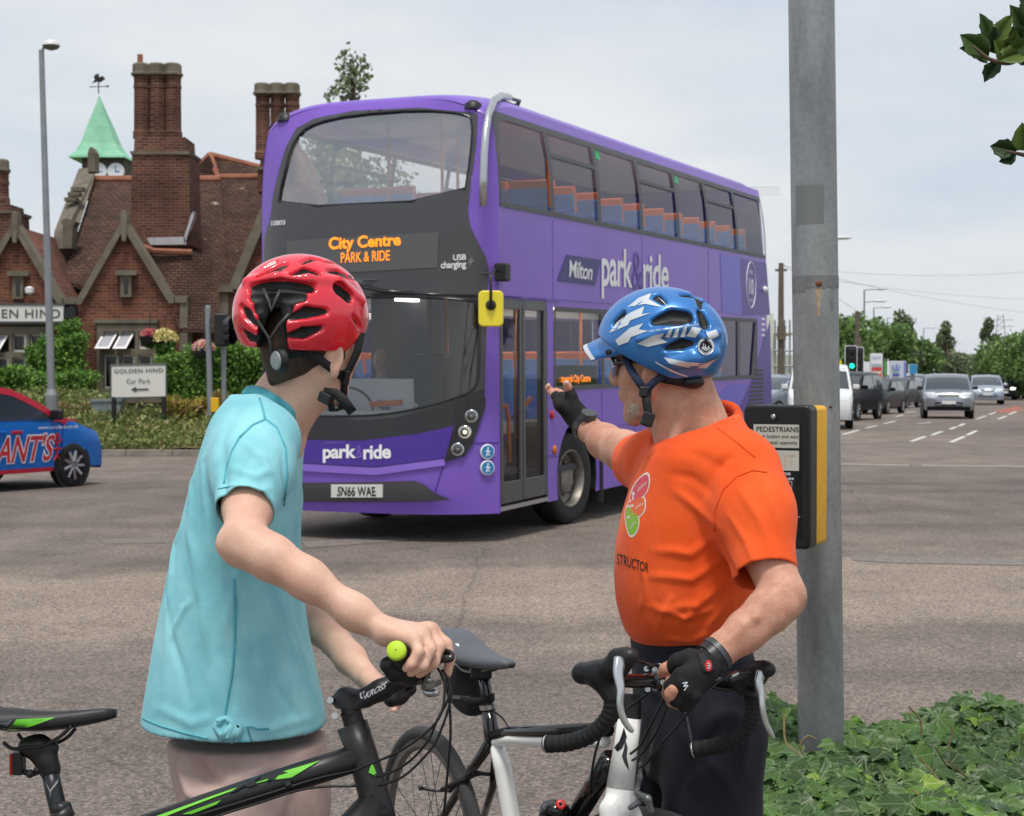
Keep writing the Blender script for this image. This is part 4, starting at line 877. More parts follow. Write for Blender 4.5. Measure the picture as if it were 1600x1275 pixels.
 # chimneys: a broad stack with three octagonal shafts
 def chimney(x0, x1, yb, yt, D, cs, w, ys, yc, dep=1.5):
  o = slab('chimney', [(x0, yb), (x0+1, yt), (x1-4, yt), (x1, yb)], D, dep, m_obrick)
  slab('stone_band', [(x0-1, yt+3), (x0-2, yt-2), (x1-1, yt-2), (x1-3, yt+3)], D-.06, dep+.12, m_stone, o)
  slab('shaft_base', [(x0+4, yt-2), (x0+5, ys), (x1-9, ys), (x1-8, yt-2)], D+.1, dep-.2, m_obrick, o)
  for c in cs:
   q = MB(); r = w/2*D/FPX; b = A(c, ys, D+dep/2); t = A(c-1, yc, D+dep/2); st = []
   for z, k in ((b.z-.05, 1.12), (b.z+.12, 1.12), (b.z+.16, 1.), (t.z-.35, .97), (t.z-.32, 1.04), (t.z-.25, 1.04), (t.z-.22, .97), (t.z-.08, .99), (t.z, 1.14)):
    st.append([(b.x+r*k*math.cos(a), b.y+r*k*1.1*math.sin(a), z) for a in np.arange(8)*math.pi/4+math.pi/8])
   q.loft(st); q.obj('shaft', m_obrick, o, world=True)
   q = MB(); q.loft([[(t.x+r*k*math.cos(a), t.y+r*k*1.1*math.sin(a), t.z+dz) for a in np.arange(8)*math.pi/4+math.pi/8] for dz, k in ((0, 1.3), (.05, 1.3), (.07, 1.12), (.26, 1.1), (.3, .9))]); q.obj('chimney_cap', m_stone, o, world=True)
  return o
 c1 = chimney(205, 298, 384, 238, 42.2, (222, 246.5, 271), 25.4, 214, 118)
 slab('flashing', [(215, 383), (214, 372), (288, 370), (291, 382)], 42.05, .12, m_lead, c1); slab('flashing', [(288, 382), (287, 372), (299, 334), (303, 330), (302, 340)], 42.05, .3, m_lead, c1); q = MB(); p = A(219, 110, 43); q.cyl(p, p+Vector((0, 0, .4)), .07); q.obj('chimney_pot', m_ridge, c1, world=True)
 chimney(402, 472, 300, 262, 44.5, (411, 434, 457), 23.6, 246, 148); chimney(-60, 22, 420, 330, 41.5, (-45, -22, 2), 24, 318, 268)
 # clock turret
 D = 52; o = slab('clock_tower', [(128, 310), (128, 243), (194, 243), (194, 310)], D, 1.3, mat('turret_wood', '#4d443c', .85, var=.2))
 q = MB(); c = A(160, 245, D+.65); w = 33*D/FPX; st = []
 for py, k in ((247, 1.33), (244, 1.30), (234, 1.0), (222, .8), (195, .54), (170, .27), (145, .02)): z = Az(py, D); st.append([(c.x-.09*(1-k)+sx*w*k, c.y+sy*w*k, z) for sx, sy in ((-1, -1), (1, -1), (1, 1), (-1, 1))])
 q.loft(st); q.obj('spire', m_copper, o, world=True)
 M_ = Matrix.Rotation(math.pi/2, 4, 'X')
 for px in (154, 181): p = A(px, 268, D-.03); q = MB(); q.lathe([(0, .04), (.24, .04), (.27, 0)], Matrix.Translation(p) @ M_, 20); f = q.obj('clock_face', m_wht, o, world=True); q = MB(); q.box(p+Vector((0, -.05, .08)), (.025, .01, .17)); q.box(p+Vector((.06, -.05, 0)), (.13, .01, .025)); q.obj('clock_hand', m_sky, f, world=True)
 q = MB(); p = A(154, 146, D+.6); q.cyl(p, p+Vector((0, 0, .62)), .02, 6); q.tube([p+Vector((-.28, 0, .2)), p+Vector((.28, 0, .22))], .015, 5); q.sphere(p+Vector((.28, 0, .22)), .04, 6, 4)
 q.prism([p+Vector((a*.6, 0, b)) for a, b in ((-.35, .3), (-.1, .36), (.1, .34), (.35, .45), (.2, .55), (.05, .5), (-.1, .62), (-.25, .52), (-.2, .42))], (0, .02, 0)); q.obj('weathervane', m_iron, o, world=True)
 # fascia board with the name
 b = slab('name_board', [(-75, 503), (-75, 476), (99, 476), (99, 503)], 39.7, .1, m_sgn); q = MB(); q.prism(PQ([(-77, 477), (-77, 474), (101, 474), (101, 477)], 39.68), (0, .13, 0)); q.prism(PQ([(-77, 505), (-77, 502), (101, 502), (101, 505)], 39.68), (0, .13, 0)); q.obj('board_trim', m_ink, b, world=True)
 q = MB(); text_on(q, 'GOLDEN HIND', [tuple(p) for p in PQ([(-62, 497), (94, 497), (94, 483), (-62, 483)], 39.69)], None, 0, .01, 1.1); q.obj('lettering', m_ink, b, world=True)
 q = MB(); p = A(46, 454, 39.8); q.lathe([(.02, .1), (.11, .06), (.1, -.05), (.03, -.1)], Matrix.Translation(p), 12, True); q.obj('floodlight', m_wht, T, world=True)
 q = MB(); q.tube([A(112, 600, 39.7), A(112, 495, 39.7)], .06, 8); q.box(A(112, 489, 39.7), (.24, .24, .25)); q.box(A(112, 481, 39.7), (.1, .1, .08)); q.obj('drainpipe', m_iron, T, world=True)
build_pub()
# ------------------------------------------------------------------ cars
PROF = {  # (y, z) along the top from the front bumper to the back, in metres; cw, rs, rr, tl = indices of cowl, screen top, roof end, rear screen foot
 'hatch': dict(L=3.95, W=1.72, H=1.49, p=[(1.93, .24), (1.97, .45), (1.95, .62), (1.86, .76), (1.6, .88), (1.2, .98), (.98, 1.02), (.55, 1.24), (.12, 1.42), (-.25, 1.48), (-.75, 1.485), (-1.2, 1.44), (-1.5, 1.36), (-1.78, 1.05), (-1.9, .9), (-1.94, .6), (-1.92, .3)], cw=6, st=8, re=12, rf=13, belt=.93, wb=(1.18, -1.32), wr=.31),
 'suv': dict(L=4.5, W=1.9, H=1.74, p=[(2.18, .32), (2.23, .55), (2.22, .8), (2.1, .98), (1.7, 1.06), (1.3, 1.1), (1.08, 1.13), (.72, 1.4), (.35, 1.64), (0, 1.72), (-.8, 1.74), (-1.6, 1.72), (-1.95, 1.64), (-2.12, 1.15), (-2.2, 1.0), (-2.23, .7), (-2.2, .35)], cw=6, st=8, re=12, rf=13, belt=1.08, wb=(1.35, -1.32), wr=.36),
 'mpv': dict(L=4.3, W=1.8, H=1.66, p=[(2.08, .26), (2.13, .5), (2.11, .7), (2.0, .86), (1.75, .96), (1.4, 1.04), (1.22, 1.07), (.75, 1.34), (.25, 1.57), (-.2, 1.64), (-.9, 1.65), (-1.5, 1.6), (-1.8, 1.5), (-2.0, 1.1), (-2.1, .9), (-2.13, .6), (-2.1, .3)], cw=6, st=8, re=12, rf=13, belt=1.0, wb=(1.3, -1.35), wr=.33),
 'van': dict(L=4.8, W=1.9, H=1.95, p=[(2.3, .28), (2.36, .5), (2.34, .75), (2.22, .98), (1.9, 1.1), (1.7, 1.16), (1.55, 1.2), (1.2, 1.5), (.85, 1.8), (.55, 1.9), (-.6, 1.95), (-1.8, 1.94), (-2.3, 1.9), (-2.38, 1.3), (-2.4, 1.0), (-2.4, .6), (-2.38, .32)], cw=6, st=8, re=12, rf=13, belt=1.15, wb=(1.5, -1.5), wr=.34)}
m_cglass = mat('car_glass', '#363f45', .06, spec=.8, coat=.5); m_tyre = mat('tyre', '#19191a', .85); m_alloy = mat('alloy', '#a8a8aa', .3, .8); m_hl = mat('headlight_glass', '#d8dcdf', .12, spec=.8, coat=.6); m_tl = mat('tail_lamp', '#a01820', .2, coat=.5); m_yplate = mat('yellow_plate', '#d8b02c', .5)
m_hlon = mat('headlight_lit', '#fff6dc', .2, emit=3.)
def paint(name, c, met=.3): return mat('paint_'+name, c, .3, met, coat=.1 if met < .2 else .45, spec=.2 if met < .2 else .4)
def make_car(name, label, cat, kind, paint_m, loc, heading, group=None, low=None, lit=False, detail=True, plate='white', scale=1.):
 d = PROF[kind]; P = d['p']; hw = d['W']/2; belt = d['belt']; H = d['H']
 T = thing(name, label, cat, loc, heading, group); T.scale = (scale,)*3
 pr = np.array(P)
 def wz(z, y=0.):
  w = hw*(1-.14*max(0, (z-belt)/(H-belt))**1.1) if z > belt else hw*(1-.05*((belt-z)/belt)**2)
  e = abs(y)/(d['L']/2); return w*(1-.13*max(0, (e-.72)/.28)**2)
 us = [-1, -.93, -.75, -.4, 0, .4, .75, .93, 1]
 def top(i, u, off=0.):
  y, z = P[i]; cr = .05*abs(u)**2.5; ny = .1*abs(u)**2.2*(1 if y > 1.2 else (-1 if y < -1.4 else 0)); return Vector((u*(wz(z, y)-(.02 if abs(u) == 1 else 0)), y-ny, z-(cr if .8 < z else 0)+off*.7)) + Vector((0, off*.7*(1 if y > 0 else -1), 0))
 q = MB(); ids = [q.ring([top(i, u) for u in us]) for i in range(len(P))]
 for a, b in zip(ids, ids[1:]): q.bridge(a, b, False)
 sill = .28 if kind != 'suv' else .36
 ys = sorted(set([round(p[0], 2) for p in P]+list(np.round(np.linspace(-1.6, 1.6, 9), 2))))
 def ztop(y): return float(np.interp(y, pr[:, 0][::-1], pr[:, 1][::-1]))
 for s in (-1, 1):
  for i in range(len(P)-1):      # side skin hangs from the profile edge
   a, b = top(i, s), top(i+1, s); rows = []
   for k in np.linspace(0, 1, 6):
    r = []
    for p in (a, b): z = p.z+(min(sill, p.z)-p.z)*k; r.append(Vector((s*wz(z, p.y) if k else p.x, p.y, z)))
    rows.append(r)
   for r0, r1 in zip(rows, rows[1:]): q.poly([r0[0], r0[1], r1[1], r1[0]])
 body = q.obj('body', paint_m, T, smooth=False); bm = bmesh.new(); bm.from_mesh(body.data); bmesh.ops.remove_doubles(bm, verts=bm.verts, dist=.004); bmesh.ops.recalc_face_normals(bm, faces=bm.faces); bm.to_mesh(body.data); bm.free()
 body.data.polygons.foreach_set('use_smooth', [True]*len(body.data.polygons)); body.data.set_sharp_from_angle(angle=R(32))
 def skin(n, i0, i1, u0, u1, m, off=.008):
  q = MB(); iu = np.linspace(u0, u1, 7); rows = []
  n_ = max(1, int((i1-i0)*2));
  def tp(f, u): i = min(int(f), len(P)-2); k = f-i; return top(i, u, off)*(1-k)+top(i+1, u, off)*k
  for f in np.linspace(i0, i1, n_+1): rows.append([tp(f, u) for u in iu])
  ids = [q.ring(r) for r in rows]
  for a, b in zip(ids, ids[1:]): q.bridge(a, b, False)
  return q.obj(n, m, T, smooth=True)
 skin('windscreen', d['cw']+.05, d['st']+.15, -.9, .9, m_cglass); skin('rear_window', d['re']+.1, d['rf'], -.85, .85, m_cglass)
 for s in (-1, 1):      # side glass: two panes
  y0, y1 = P[d['cw']][0]-.05, P[d['re']][0]-.05; ym = (y0+y1)/2-.15; zt = H-.16
  def py_(z, e): return float(np.interp(z, [P[d['cw']][1], P[d['st']][1]], [P[d['cw']][0], P[d['st']][0]]))-e
  def pr_(z): return float(np.interp(z, [P[d['rf']][1], P[d['re']][1]], [P[d['rf']][0]+.14, P[d['re']][0]+.12]))
  zb = belt+.03
  for poly in ([(py_(zb, .16), zb), (py_(zt, .1), zt), (ym+.04, zt+.02), (ym+.04, zb)], [(ym-.05, zb), (ym-.05, zt+.02), (pr_(zt)+.1, zt), (pr_(zb+.1), zb+.05), (pr_(zb+.1)+.1, zb)]):
   if kind == 'van' and poly[0][0] < ym: continue
   q = MB(); q.poly([(s*(wz(z, y)+.006), y, z) for y, z in poly]); q.obj('side_window', m_cglass, T)
  if detail:
   q = MB(); q.box((s*(hw+.1), y0-.18, belt+.1), (.2, .1, .14)); q.obj('wing_mirror', m_blk if low else paint_m, T, bevel=.03)
   q = MB(); q.box((s*(hw+.008), ym+.25, belt-.12), (.03, .18, .035)); q.obj('door_handle', paint_m, T, bevel=.008)
  for wy in d['wb']:
   r = d['wr']; q = MB(); M_ = Matrix.Translation((s*(wz(.4, wy)+.004), wy, r)) @ Matrix.Rotation(s*math.pi/2, 4, 'Y')
   q.lathe([(0, .0), (r+.05, .0), (r+.055, -.02)], M_, 24); q.obj('wheel_arch', m_blk, T)
   M_ = Matrix.Translation((s*(wz(.4, wy)-.07), wy, r)) @ Matrix.Rotation(s*math.pi/2, 4, 'Y')
   w_ = MB().lathe([(r*.6, -.1), (r*.9, -.105), (r, -.08), (r, .075), (r*.93, .1), (r*.68, .095)], M_, 24).obj('wheel', m_tyre, T, smooth=True)
   MB().lathe([(r*.7, .085), (r*.66, .09), (r*.62, .06), (r*.3, .05), (0, .05)], M_, 24).obj('rim', m_blk if detail else m_alloy, w_, smooth=True)
   if detail:
    q = MB()
    for i in range(9): a = 2*math.pi*i/9; q.tube([M_ @ Vector((.05*math.cos(a), .05*math.sin(a), .085)), M_ @ Vector((r*.66*math.cos(a+.12), r*.66*math.sin(a+.12), .09))], [.03, .022], 5)
    q.lathe([(0, .095), (.07, .09), (.07, .06)], M_, 12); q.obj('spokes', m_alloy, w_)
 # nose
 for s in (-1, 1): skin('headlight', 2.5, 3.7, s*.55, s*.93, m_hlon if lit else m_hl); skin('tail_light', 13.6, 14.6, s*.7, s*.97, m_tl)
 skin('grille', 2.2, 2.75, -.45, .45, m_blk); skin('air_intake', .7, 1.35, -.62, .62, m_blk);
 if low: skin('lower_bumper', .0, .65, -.97, .97, low); skin('rear_bumper', len(P)-1.9, len(P)-1.02, -.97, .97, low)
 q = MB(); y, z = P[1][0]+.02, P[1][1]+.08; q.box((0, y, z), (.52, .02, .11)); pl = q.obj('number_plate', m_plate, T); q = MB(); q.box((0, P[-2][0]-.02, .8), (.52, .02, .11)); q.obj('number_plate', m_yplate, T)
 return T
HD = math.atan2(-RD.x, RD.y)     # heading along the road, away from the camera
def on_road(px, py): g = G(px, py); return (g.x, g.y, 0)
GR = 'traffic on the main road'
def road_car(name, label, cat, kind, pm, px, pybot, D, away=False, dh=0., **k):
 x = Ax(px, D); return make_car(name, label, cat, kind, pm, (x, D, 0), HD+(0 if away else math.pi)+dh, **k)
p_sil = paint('silver', '#9aa0a8', .7); p_blk = paint('black', '#0d0e10', .0); p_wht = paint('white', '#d9dbdc', 0.); p_dk = paint('dark_grey', '#17191d', .1); p_ltb = paint('pale_blue_silver', '#aab4c2', .6); p_red = paint('red', '#a8202c', 0.)
road_car('parked_car', 'silver crossover car driving towards the camera in the middle lane', 'car', 'suv', p_sil, 1479, 658, 64, low=p_dk, dh=.12, scale=.96)
road_car('parked_car', 'black off-road car queueing beside the grey pole', 'car', 'suv', p_blk, 1318, 662, 61, low=None, dh=-.16)
road_car('parked_car', 'dark hatchback with one pale headlamp behind the black off-road car', 'car', 'hatch', p_blk, 1367, 652, 71, dh=-.14)
road_car('parked_van', 'white van half hidden behind the grey pole', 'van', 'van', p_wht, 1282, 668, 52, dh=.15)
road_car('parked_car', 'silver car seen from the back with a yellow number plate', 'car', 'suv', p_ltb, 1424, 632, 98, away=True, dh=-.25)
road_car('parked_car', 'pale blue people carrier following the silver crossover', 'car', 'mpv', p_ltb, 1540, 634, 95, dh=.12)
road_car('parked_car', 'dark car with lit headlamps right behind the pale blue people carrier', 'car', 'hatch', p_blk, 1566, 628, 112, dh=.1, lit=True, detail=False)
road_car('parked_car', 'black car with lit headlamps second behind the people carrier', 'car', 'hatch', p_dk, 1583, 624, 120, dh=.1, lit=True, detail=False)
road_car('parked_van', 'white van far down the road near the frame edge', 'van', 'van', p_wht, 1578, 614, 150, dh=.1, detail=False)
road_car('parked_car', 'red car at the far end of the traffic queue', 'car', 'hatch', p_red, 1602, 616, 140, dh=.1, detail=False)
road_car('parked_car', 'silver car between the back of the bus and the grey pole', 'car', 'mpv', p_ltb, 1222, 640, 66, dh=-.5)
road_car('parked_car', 'dark car far off between the silver crossover and the people carrier', 'car', 'hatch', p_blk, 1513, 620, 130, dh=.1, detail=False)
for px, py, D, c_, k_, w_ in ((1399, 641, 84, p_dk, 'hatch', 'third dark car of the queue, just behind the dark hatchback'), (1413, 636, 92, p_sil, 'hatch', 'small silver car of the queue left of the car seen from the back'), (1593, 618, 128, p_dk, 'suv', 'dark car near the right frame edge ahead of the far white van'), (1555, 616, 150, p_sil, 'hatch', 'faint silver car far behind the people carrier')): road_car('parked_car', w_, 'car', k_, c_, px, py, D, dh=.1 if px > 1500 else -.14, detail=False)
# the blue and red taxi on the left
def taxi():
 m_tb = paint('taxi_blue', '#1f6fc4', 0.); m_tr = paint('taxi_red', '#b8293c', 0.)
 hd = R(-28); S_ = 1.0; c = Vector((Ax(120, 24.0), 24.0, 0)) - Matrix.Rotation(hd, 3, 'Z') @ Vector((.86, 1.26, 0))
 T = make_car('taxi_car', 'blue and red liveried taxi driving in from the left', 'car', 'hatch', m_tb, c, hd, low=m_tr, scale=S_)
 d = PROF['hatch']; P = d['p']; hw = d['W']/2; belt = d['belt']
 def X(z): return hw*(1-.14*max(0, (z-belt)/(d['H']-belt))**1.1) if z > belt else hw*(1-.05*((belt-z)/belt)**2)
 q = MB()        # red roof, pillar and sill
 for s in (-1, 1):
  z0 = lambda y: float(np.interp(y, [p[0] for p in P][::-1], [p[1] for p in P][::-1]))
  yy = list(np.linspace(1.05, -1.45, 14)); a = q.ring([(s*(X(z0(y)-.05)+.008), y, z0(y)-.045) for y in yy]); b = q.ring([(s*(X(z0(y)-.14)+.008), y-.03, z0(y)-.13) for y in yy]); q.bridge(a, b, False)
  a = q.ring([(s*(X(.26)+.012), y, .24) for y in (.78, -.9)]); b = q.ring([(s*(X(.31)+.012), y, .30) for y in (.8, -.92)]); q.bridge(a, b, False)
  q.poly([(s*(X(.9)+.008), 1.3, .93), (s*(X(1)+.004), .9, 1.0), (s*(X(.9)+.008), .75, .93)])
 us = [-1, -.93, -.75, -.4, 0, .4, .75, .93, 1];
 for i in range(8, 12):
  def tp(i, u): y, z = P[i]; w = X(z); return (u*w*1.003, y, z-.05*abs(u)**2.5+.006)
  q.poly([tp(i, -1), tp(i, 1), tp(i+1, 1), tp(i+1, -1)]) if False else [q.poly([tp(i, a), tp(i, b), tp(i+1, b), tp(i+1, a)]) for a, b in zip(us, us[1:])]
 q.obj('red_roof', m_tr, T)
 q = MB()      # nearside lettering as seen: the side towards the camera is the car's right
 s = 1; f = lambda y, z: (s*(X(z)+.009), y, z)
 def side_text(t, y0, y1, z0, z1, m, n, bold=.02, dx=0., shear=0.):
  q = MB(); text_on(q, t, [f(y0, z0), f(y1, z0), f(y1, z1), f(y0, z1)], None, 0, bold, 1, shear); q.v = [(v[0]+dx*s, v[1], v[2]) for v in q.v]; return q.obj(n, m, T)
 side_text("ANT'S", -.28, .8, .37, .78, m_wht, 'lettering_outline', .06, 0, .1); side_text("ANT'S", -.26, .78, .39, .76, mat('red_print', '#c42a34', .5), 'lettering', .015, .004, .1)
 side_text('www.antsbus.co.uk', .48, 1.28, .83, .88, m_wht, 'web_lettering', .01); side_text('3', -.5, -.43, .6, .7, m_wht, 'number_lettering'); side_text('837', -.62, -.34, .5, .59, m_wht, 'number_lettering')
 q = MB();
 for a, b in (((.86, .7), (.86, .45)), ((.86, .62), (.94, .68)), ((.86, .62), (.78, .68)), ((.86, .55), (.95, .55)), ((.86, .55), (.77, .55)), ((.86, .46), (.92, .39)), ((.86, .46), (.8, .39))): q.tube([f(*a), f(*b)], .014, 5)
 q.sphere(f(.86, .73), (.01, .045, .045), 8, 5); q.obj('ant_figure', MATS['red_print'], T)
 q = MB(); q.box((X(.82)+.01, .08, .8), (.03, .2, .045)); q.obj('door_handle', m_tr, T, bevel=.01)
 q = MB()
 for y in (.95, -.3): q.tube([f(y, .35), f(y+.02, .9)], .006, 4)
 q.obj('door_seam', m_dpur, T)
taxi()
# ------------------------------------------------------------------ vegetation
def fleaf(name, c, rough=.55):
 if name in MATS: return MATS[name]
 m = mat(name, c, rough, var=.25, vscale=3, spec=.4); b = m.node_tree.nodes['Principled BSDF']; t = m.node_tree
 tr = t.nodes.new('ShaderNodeBsdfTranslucent'); tr.inputs[0].default_value = (*[min(1, x*1.5) for x in hexc(c)], 1); mx = t.nodes.new('ShaderNodeMixShader'); mx.inputs[0].default_value = .22
 o = t.nodes['Material Output']; t.links.new(b.outputs[0], mx.inputs[1]); t.links.new(tr.outputs[0], mx.inputs[2]); t.links.new(mx.outputs[0], o.inputs[0]); return m
LF = {'hedge': [fleaf('hedge_leaf_bright', '#84aa4c'), fleaf('hedge_leaf', '#608838'), fleaf('hedge_leaf_dark', '#42642a')],
  'tree': [fleaf('tree_leaf_bright', '#86a45c'), fleaf('tree_leaf', '#67854a'), fleaf('tree_leaf_dark', '#4c683a')],
  'dull': [fleaf('dull_leaf_bright', '#8a9670'), fleaf('dull_leaf', '#6d7a56'), fleaf('dull_leaf_dark', '#55624a')],
  'bank': [fleaf('bank_leaf_bright', '#8f9a58'), fleaf('bank_leaf', '#6c7c42'), fleaf('bank_leaf_straw', '#a39a6a'), fleaf('bank_leaf_dark', '#4c6032')],
  'rust': [fleaf('rust_leaf', '#9a7258'), fleaf('rust_leaf_pale', '#b09072'), fleaf('rust_leaf_green', '#6f7a48')],
  'gold': [fleaf('gold_leaf', '#b5a24a'), fleaf('gold_leaf_green', '#7d8a3c'), fleaf('gold_leaf_brown', '#8a6848')]}
def leaves(C, size, mats, name, parent, seed=0, up=.0, kind='stuff', ratio=.55, weights=None):
 "one small two-triangle leaf at every centre of C"
 g = np.random.default_rng(seed); n = len(C); C = np.asarray(C, float); o_ = np.array(orig(parent)) if parent is not None else np.zeros(3)
 d = g.normal(size=(n, 3)); d[:, 2] += up; d /= np.linalg.norm(d, axis=1)[:, None]; e = g.normal(size=(n, 3)); e = np.cross(d, e); e /= np.linalg.norm(e, axis=1)[:, None]+1e-9
 s = size*(.6+.8*g.random(n))[:, None]; f = np.cross(d, e)
 P = np.stack([C-d*s*.5, C+e*s*ratio*.5+f*s*.08, C+d*s*.5, C-e*s*ratio*.5+f*s*.08], 1)-o_
 me = bpy.data.meshes.new(name); me.vertices.add(n*4); me.vertices.foreach_set('co', P.ravel()); me.loops.add(n*4); me.loops.foreach_set('vertex_index', np.arange(n*4, dtype=np.int32)); me.polygons.add(n); me.polygons.foreach_set('loop_start', np.arange(0, n*4, 4, dtype=np.int32)); me.polygons.foreach_set('loop_total', np.full(n, 4, np.int32))
 for m in mats: me.materials.append(m)
 me.polygons.foreach_set('material_index', g.choice(len(mats), n, p=weights).astype(np.int32)); me.update(); me.validate()
 ob = bpy.data.objects.new(name, me); COL.objects.link(ob); ob.parent = parent
 if kind: ob['kind'] = kind
 return ob
def clumps(n, lobes, g, shell=.75):
 "points near the surfaces of ellipsoid lobes (centre, radii)"
 w = np.array([l[1][0]*l[1][2] for l in lobes]); k = g.choice(len(lobes), n, p=w/w.sum()); d = g.normal(size=(n, 3)); d /= np.linalg.norm(d, axis=1)[:, None]
 r = shell+(1-shell)*g.random(n)**.5; r = np.where(g.random(n) < .25, g.random(n), r)
 c = np.array([l[0] for l in lobes])[k]; rad = np.array([l[1] for l in lobes])[k]
 return c+d*rad*r[:, None]*(1+.12*g.normal(size=(n, 1)))
m_bark = mat('bark', '#5a4a3c', .95, var=.3, vscale=6, bump=.6, bscale=25)
def tree(name, label, x, D, ztop, w, zlow, n, kind='tree', shape='round', seed=1, size=.45, group=None, lobes_n=12, cat='tree', ybias=1.):
 g = np.random.default_rng(seed); T = thing(name, label, cat, (x, D, 0), group=group); lobes = []; q = MB()
 H = ztop-zlow
 for i in range(lobes_n):
  t = (i+.5)/lobes_n; z = zlow+H*(.08+.84*t); a = g.random()*6.28
  if shape == 'round': r = w*.5*math.sqrt(max(.1, 1-(2*t-1)**2))
  elif shape == 'cone': r = w*.5*(1.02-t)**.8
  else: r = w*.5*(math.sin(math.pi*min(1, t*.9+.1))**.6)
  rr = max(.25*w*.4, r*.55); c = (x+math.cos(a)*(r-rr*.6), D+math.sin(a)*(r-rr*.6)*ybias, z); lobes.append((c, (rr, rr, max(rr*.8, H/lobes_n*1.1))))
  q.tube([(x, D, max(.5, z-H*.25)), ((x+c[0])/2, (D+c[1])/2, z-H*.08), c], [.012*ztop*.6, .008*ztop*.5, .02], 5)
 q.tube([(x, D, -.1), (x+.05*w*g.normal(), D, zlow+H*.3), (x, D, zlow+H*.9)], [.02*ztop+.05, .014*ztop, .02], 8); q.obj('trunk', m_bark, T, world=True, smooth=True)
 leaves(clumps(n, lobes, g), size, LF[kind], 'crown', T, seed, .2); return T
def hedge(name, label, pts, n, size, kind, cat='hedge', seed=3, core=None, up=.3, weights=None):
 "pts: boxes (x0, x1, y0, y1, z0, z1) filled densely near their skin"
 g = np.random.default_rng(seed); b = pts[0]; T = thing(name, label, cat, ((b[0]+b[1])/2, (b[2]+b[3])/2, b[4])); C = []
 vol = np.array([(p[1]-p[0])*(p[5]-p[4]) for p in pts]);
 for p, m in zip(pts, (vol/vol.sum()*n).astype(int)):
  u = g.random((m, 3)); f = g.integers(0, 3, m); u[f == 0, 1] = g.random((f == 0).sum())**3*.3; u[f == 1, 2] = 1-g.random((f == 1).sum())**3*.2
  P = np.array([p[0], p[2], p[4]])+u*np.array([p[1]-p[0], p[3]-p[2], p[5]-p[4]]); bump = .13*np.sin(P[:, 0]*2.3+P[:, 2]*1.7)+.09*np.sin(P[:, 0]*5.1+1); P[:, 1] += bump; P[:, 2] += .6*bump; P += g.normal(size=P.shape)*.05; C.append(P)
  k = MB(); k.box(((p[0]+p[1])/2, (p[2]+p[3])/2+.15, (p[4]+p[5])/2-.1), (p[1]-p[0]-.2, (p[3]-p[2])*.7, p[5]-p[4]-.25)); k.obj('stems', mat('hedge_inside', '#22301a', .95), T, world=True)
 leaves(np.concatenate(C), size, LF[kind], 'foliage', T, seed, up, weights=weights); return T
def boxpx(x0, x1, ytop, ybot, D, dep): return (Ax(x0, D), Ax(x1, D), D, D+dep, Az(ybot, D), Az(ytop, D))
hedge('clipped_hedge', 'thick clipped green hedge standing to the right of the white car park sign', [boxpx(246, 300, 556, 625, 36.6, 1.2), boxpx(290, 470, 546, 625, 36.4, 1.3)], 20000, .09, 'hedge')
hedge('low_hedge', 'low green hedge under the left window behind the taxi', [boxpx(-40, 138, 584, 640, 37.4, 1.1)], 13000, .09, 'hedge', seed=5)
hedge('climbing_shrub', 'tall loose green shrub climbing around the black lamp of the pub', [boxpx(62, 128, 528, 590, 38.8, .5), boxpx(94, 118, 505, 560, 39.1, .4), boxpx(40, 66, 548, 590, 39, .4)], 8000, .09, 'hedge', 'shrub', seed=6)
hedge('rust_shrub', 'rust coloured dry shrub at the foot of the grey lamp post', [boxpx(92, 150, 632, 672, 35.6, .8)], 4500, .08, 'rust', 'shrub', seed=8)
hedge('golden_shrub', 'yellow leaved shrub below the clipped hedge beside the signal post', [boxpx(258, 345, 624, 664, 35.2, .9)], 5500, .09, 'gold', 'shrub', seed=9)
# ground cover of the bank
g = np.random.default_rng(11); n = 110000; X = -44+g.random(n)*41; Yb = KY+.12+g.random(n)**1.3*4.6; fade = np.clip((-3.2-X)/1.2, 0, 1); keep = g.random(n) < fade; X, Yb = X[keep], Yb[keep]
Zb = np.interp(Yb, np.array(ys), np.array(zs))+.10+.32*np.clip(np.sin(X*1.1)*.5+np.sin(X*.37+Yb)*.6, 0, 1)*np.clip((Yb-KY-.4)/.8, 0, 1)*g.random(len(X))+.05*g.normal(size=len(X)); Yb += .1*g.normal(size=len(X))
gc = leaves(np.stack([X, Yb, np.maximum(Zb, .06)], 1), .085, LF['bank'], 'ground_cover', None, 12, .5, weights=[.3, .32, .18, .2])
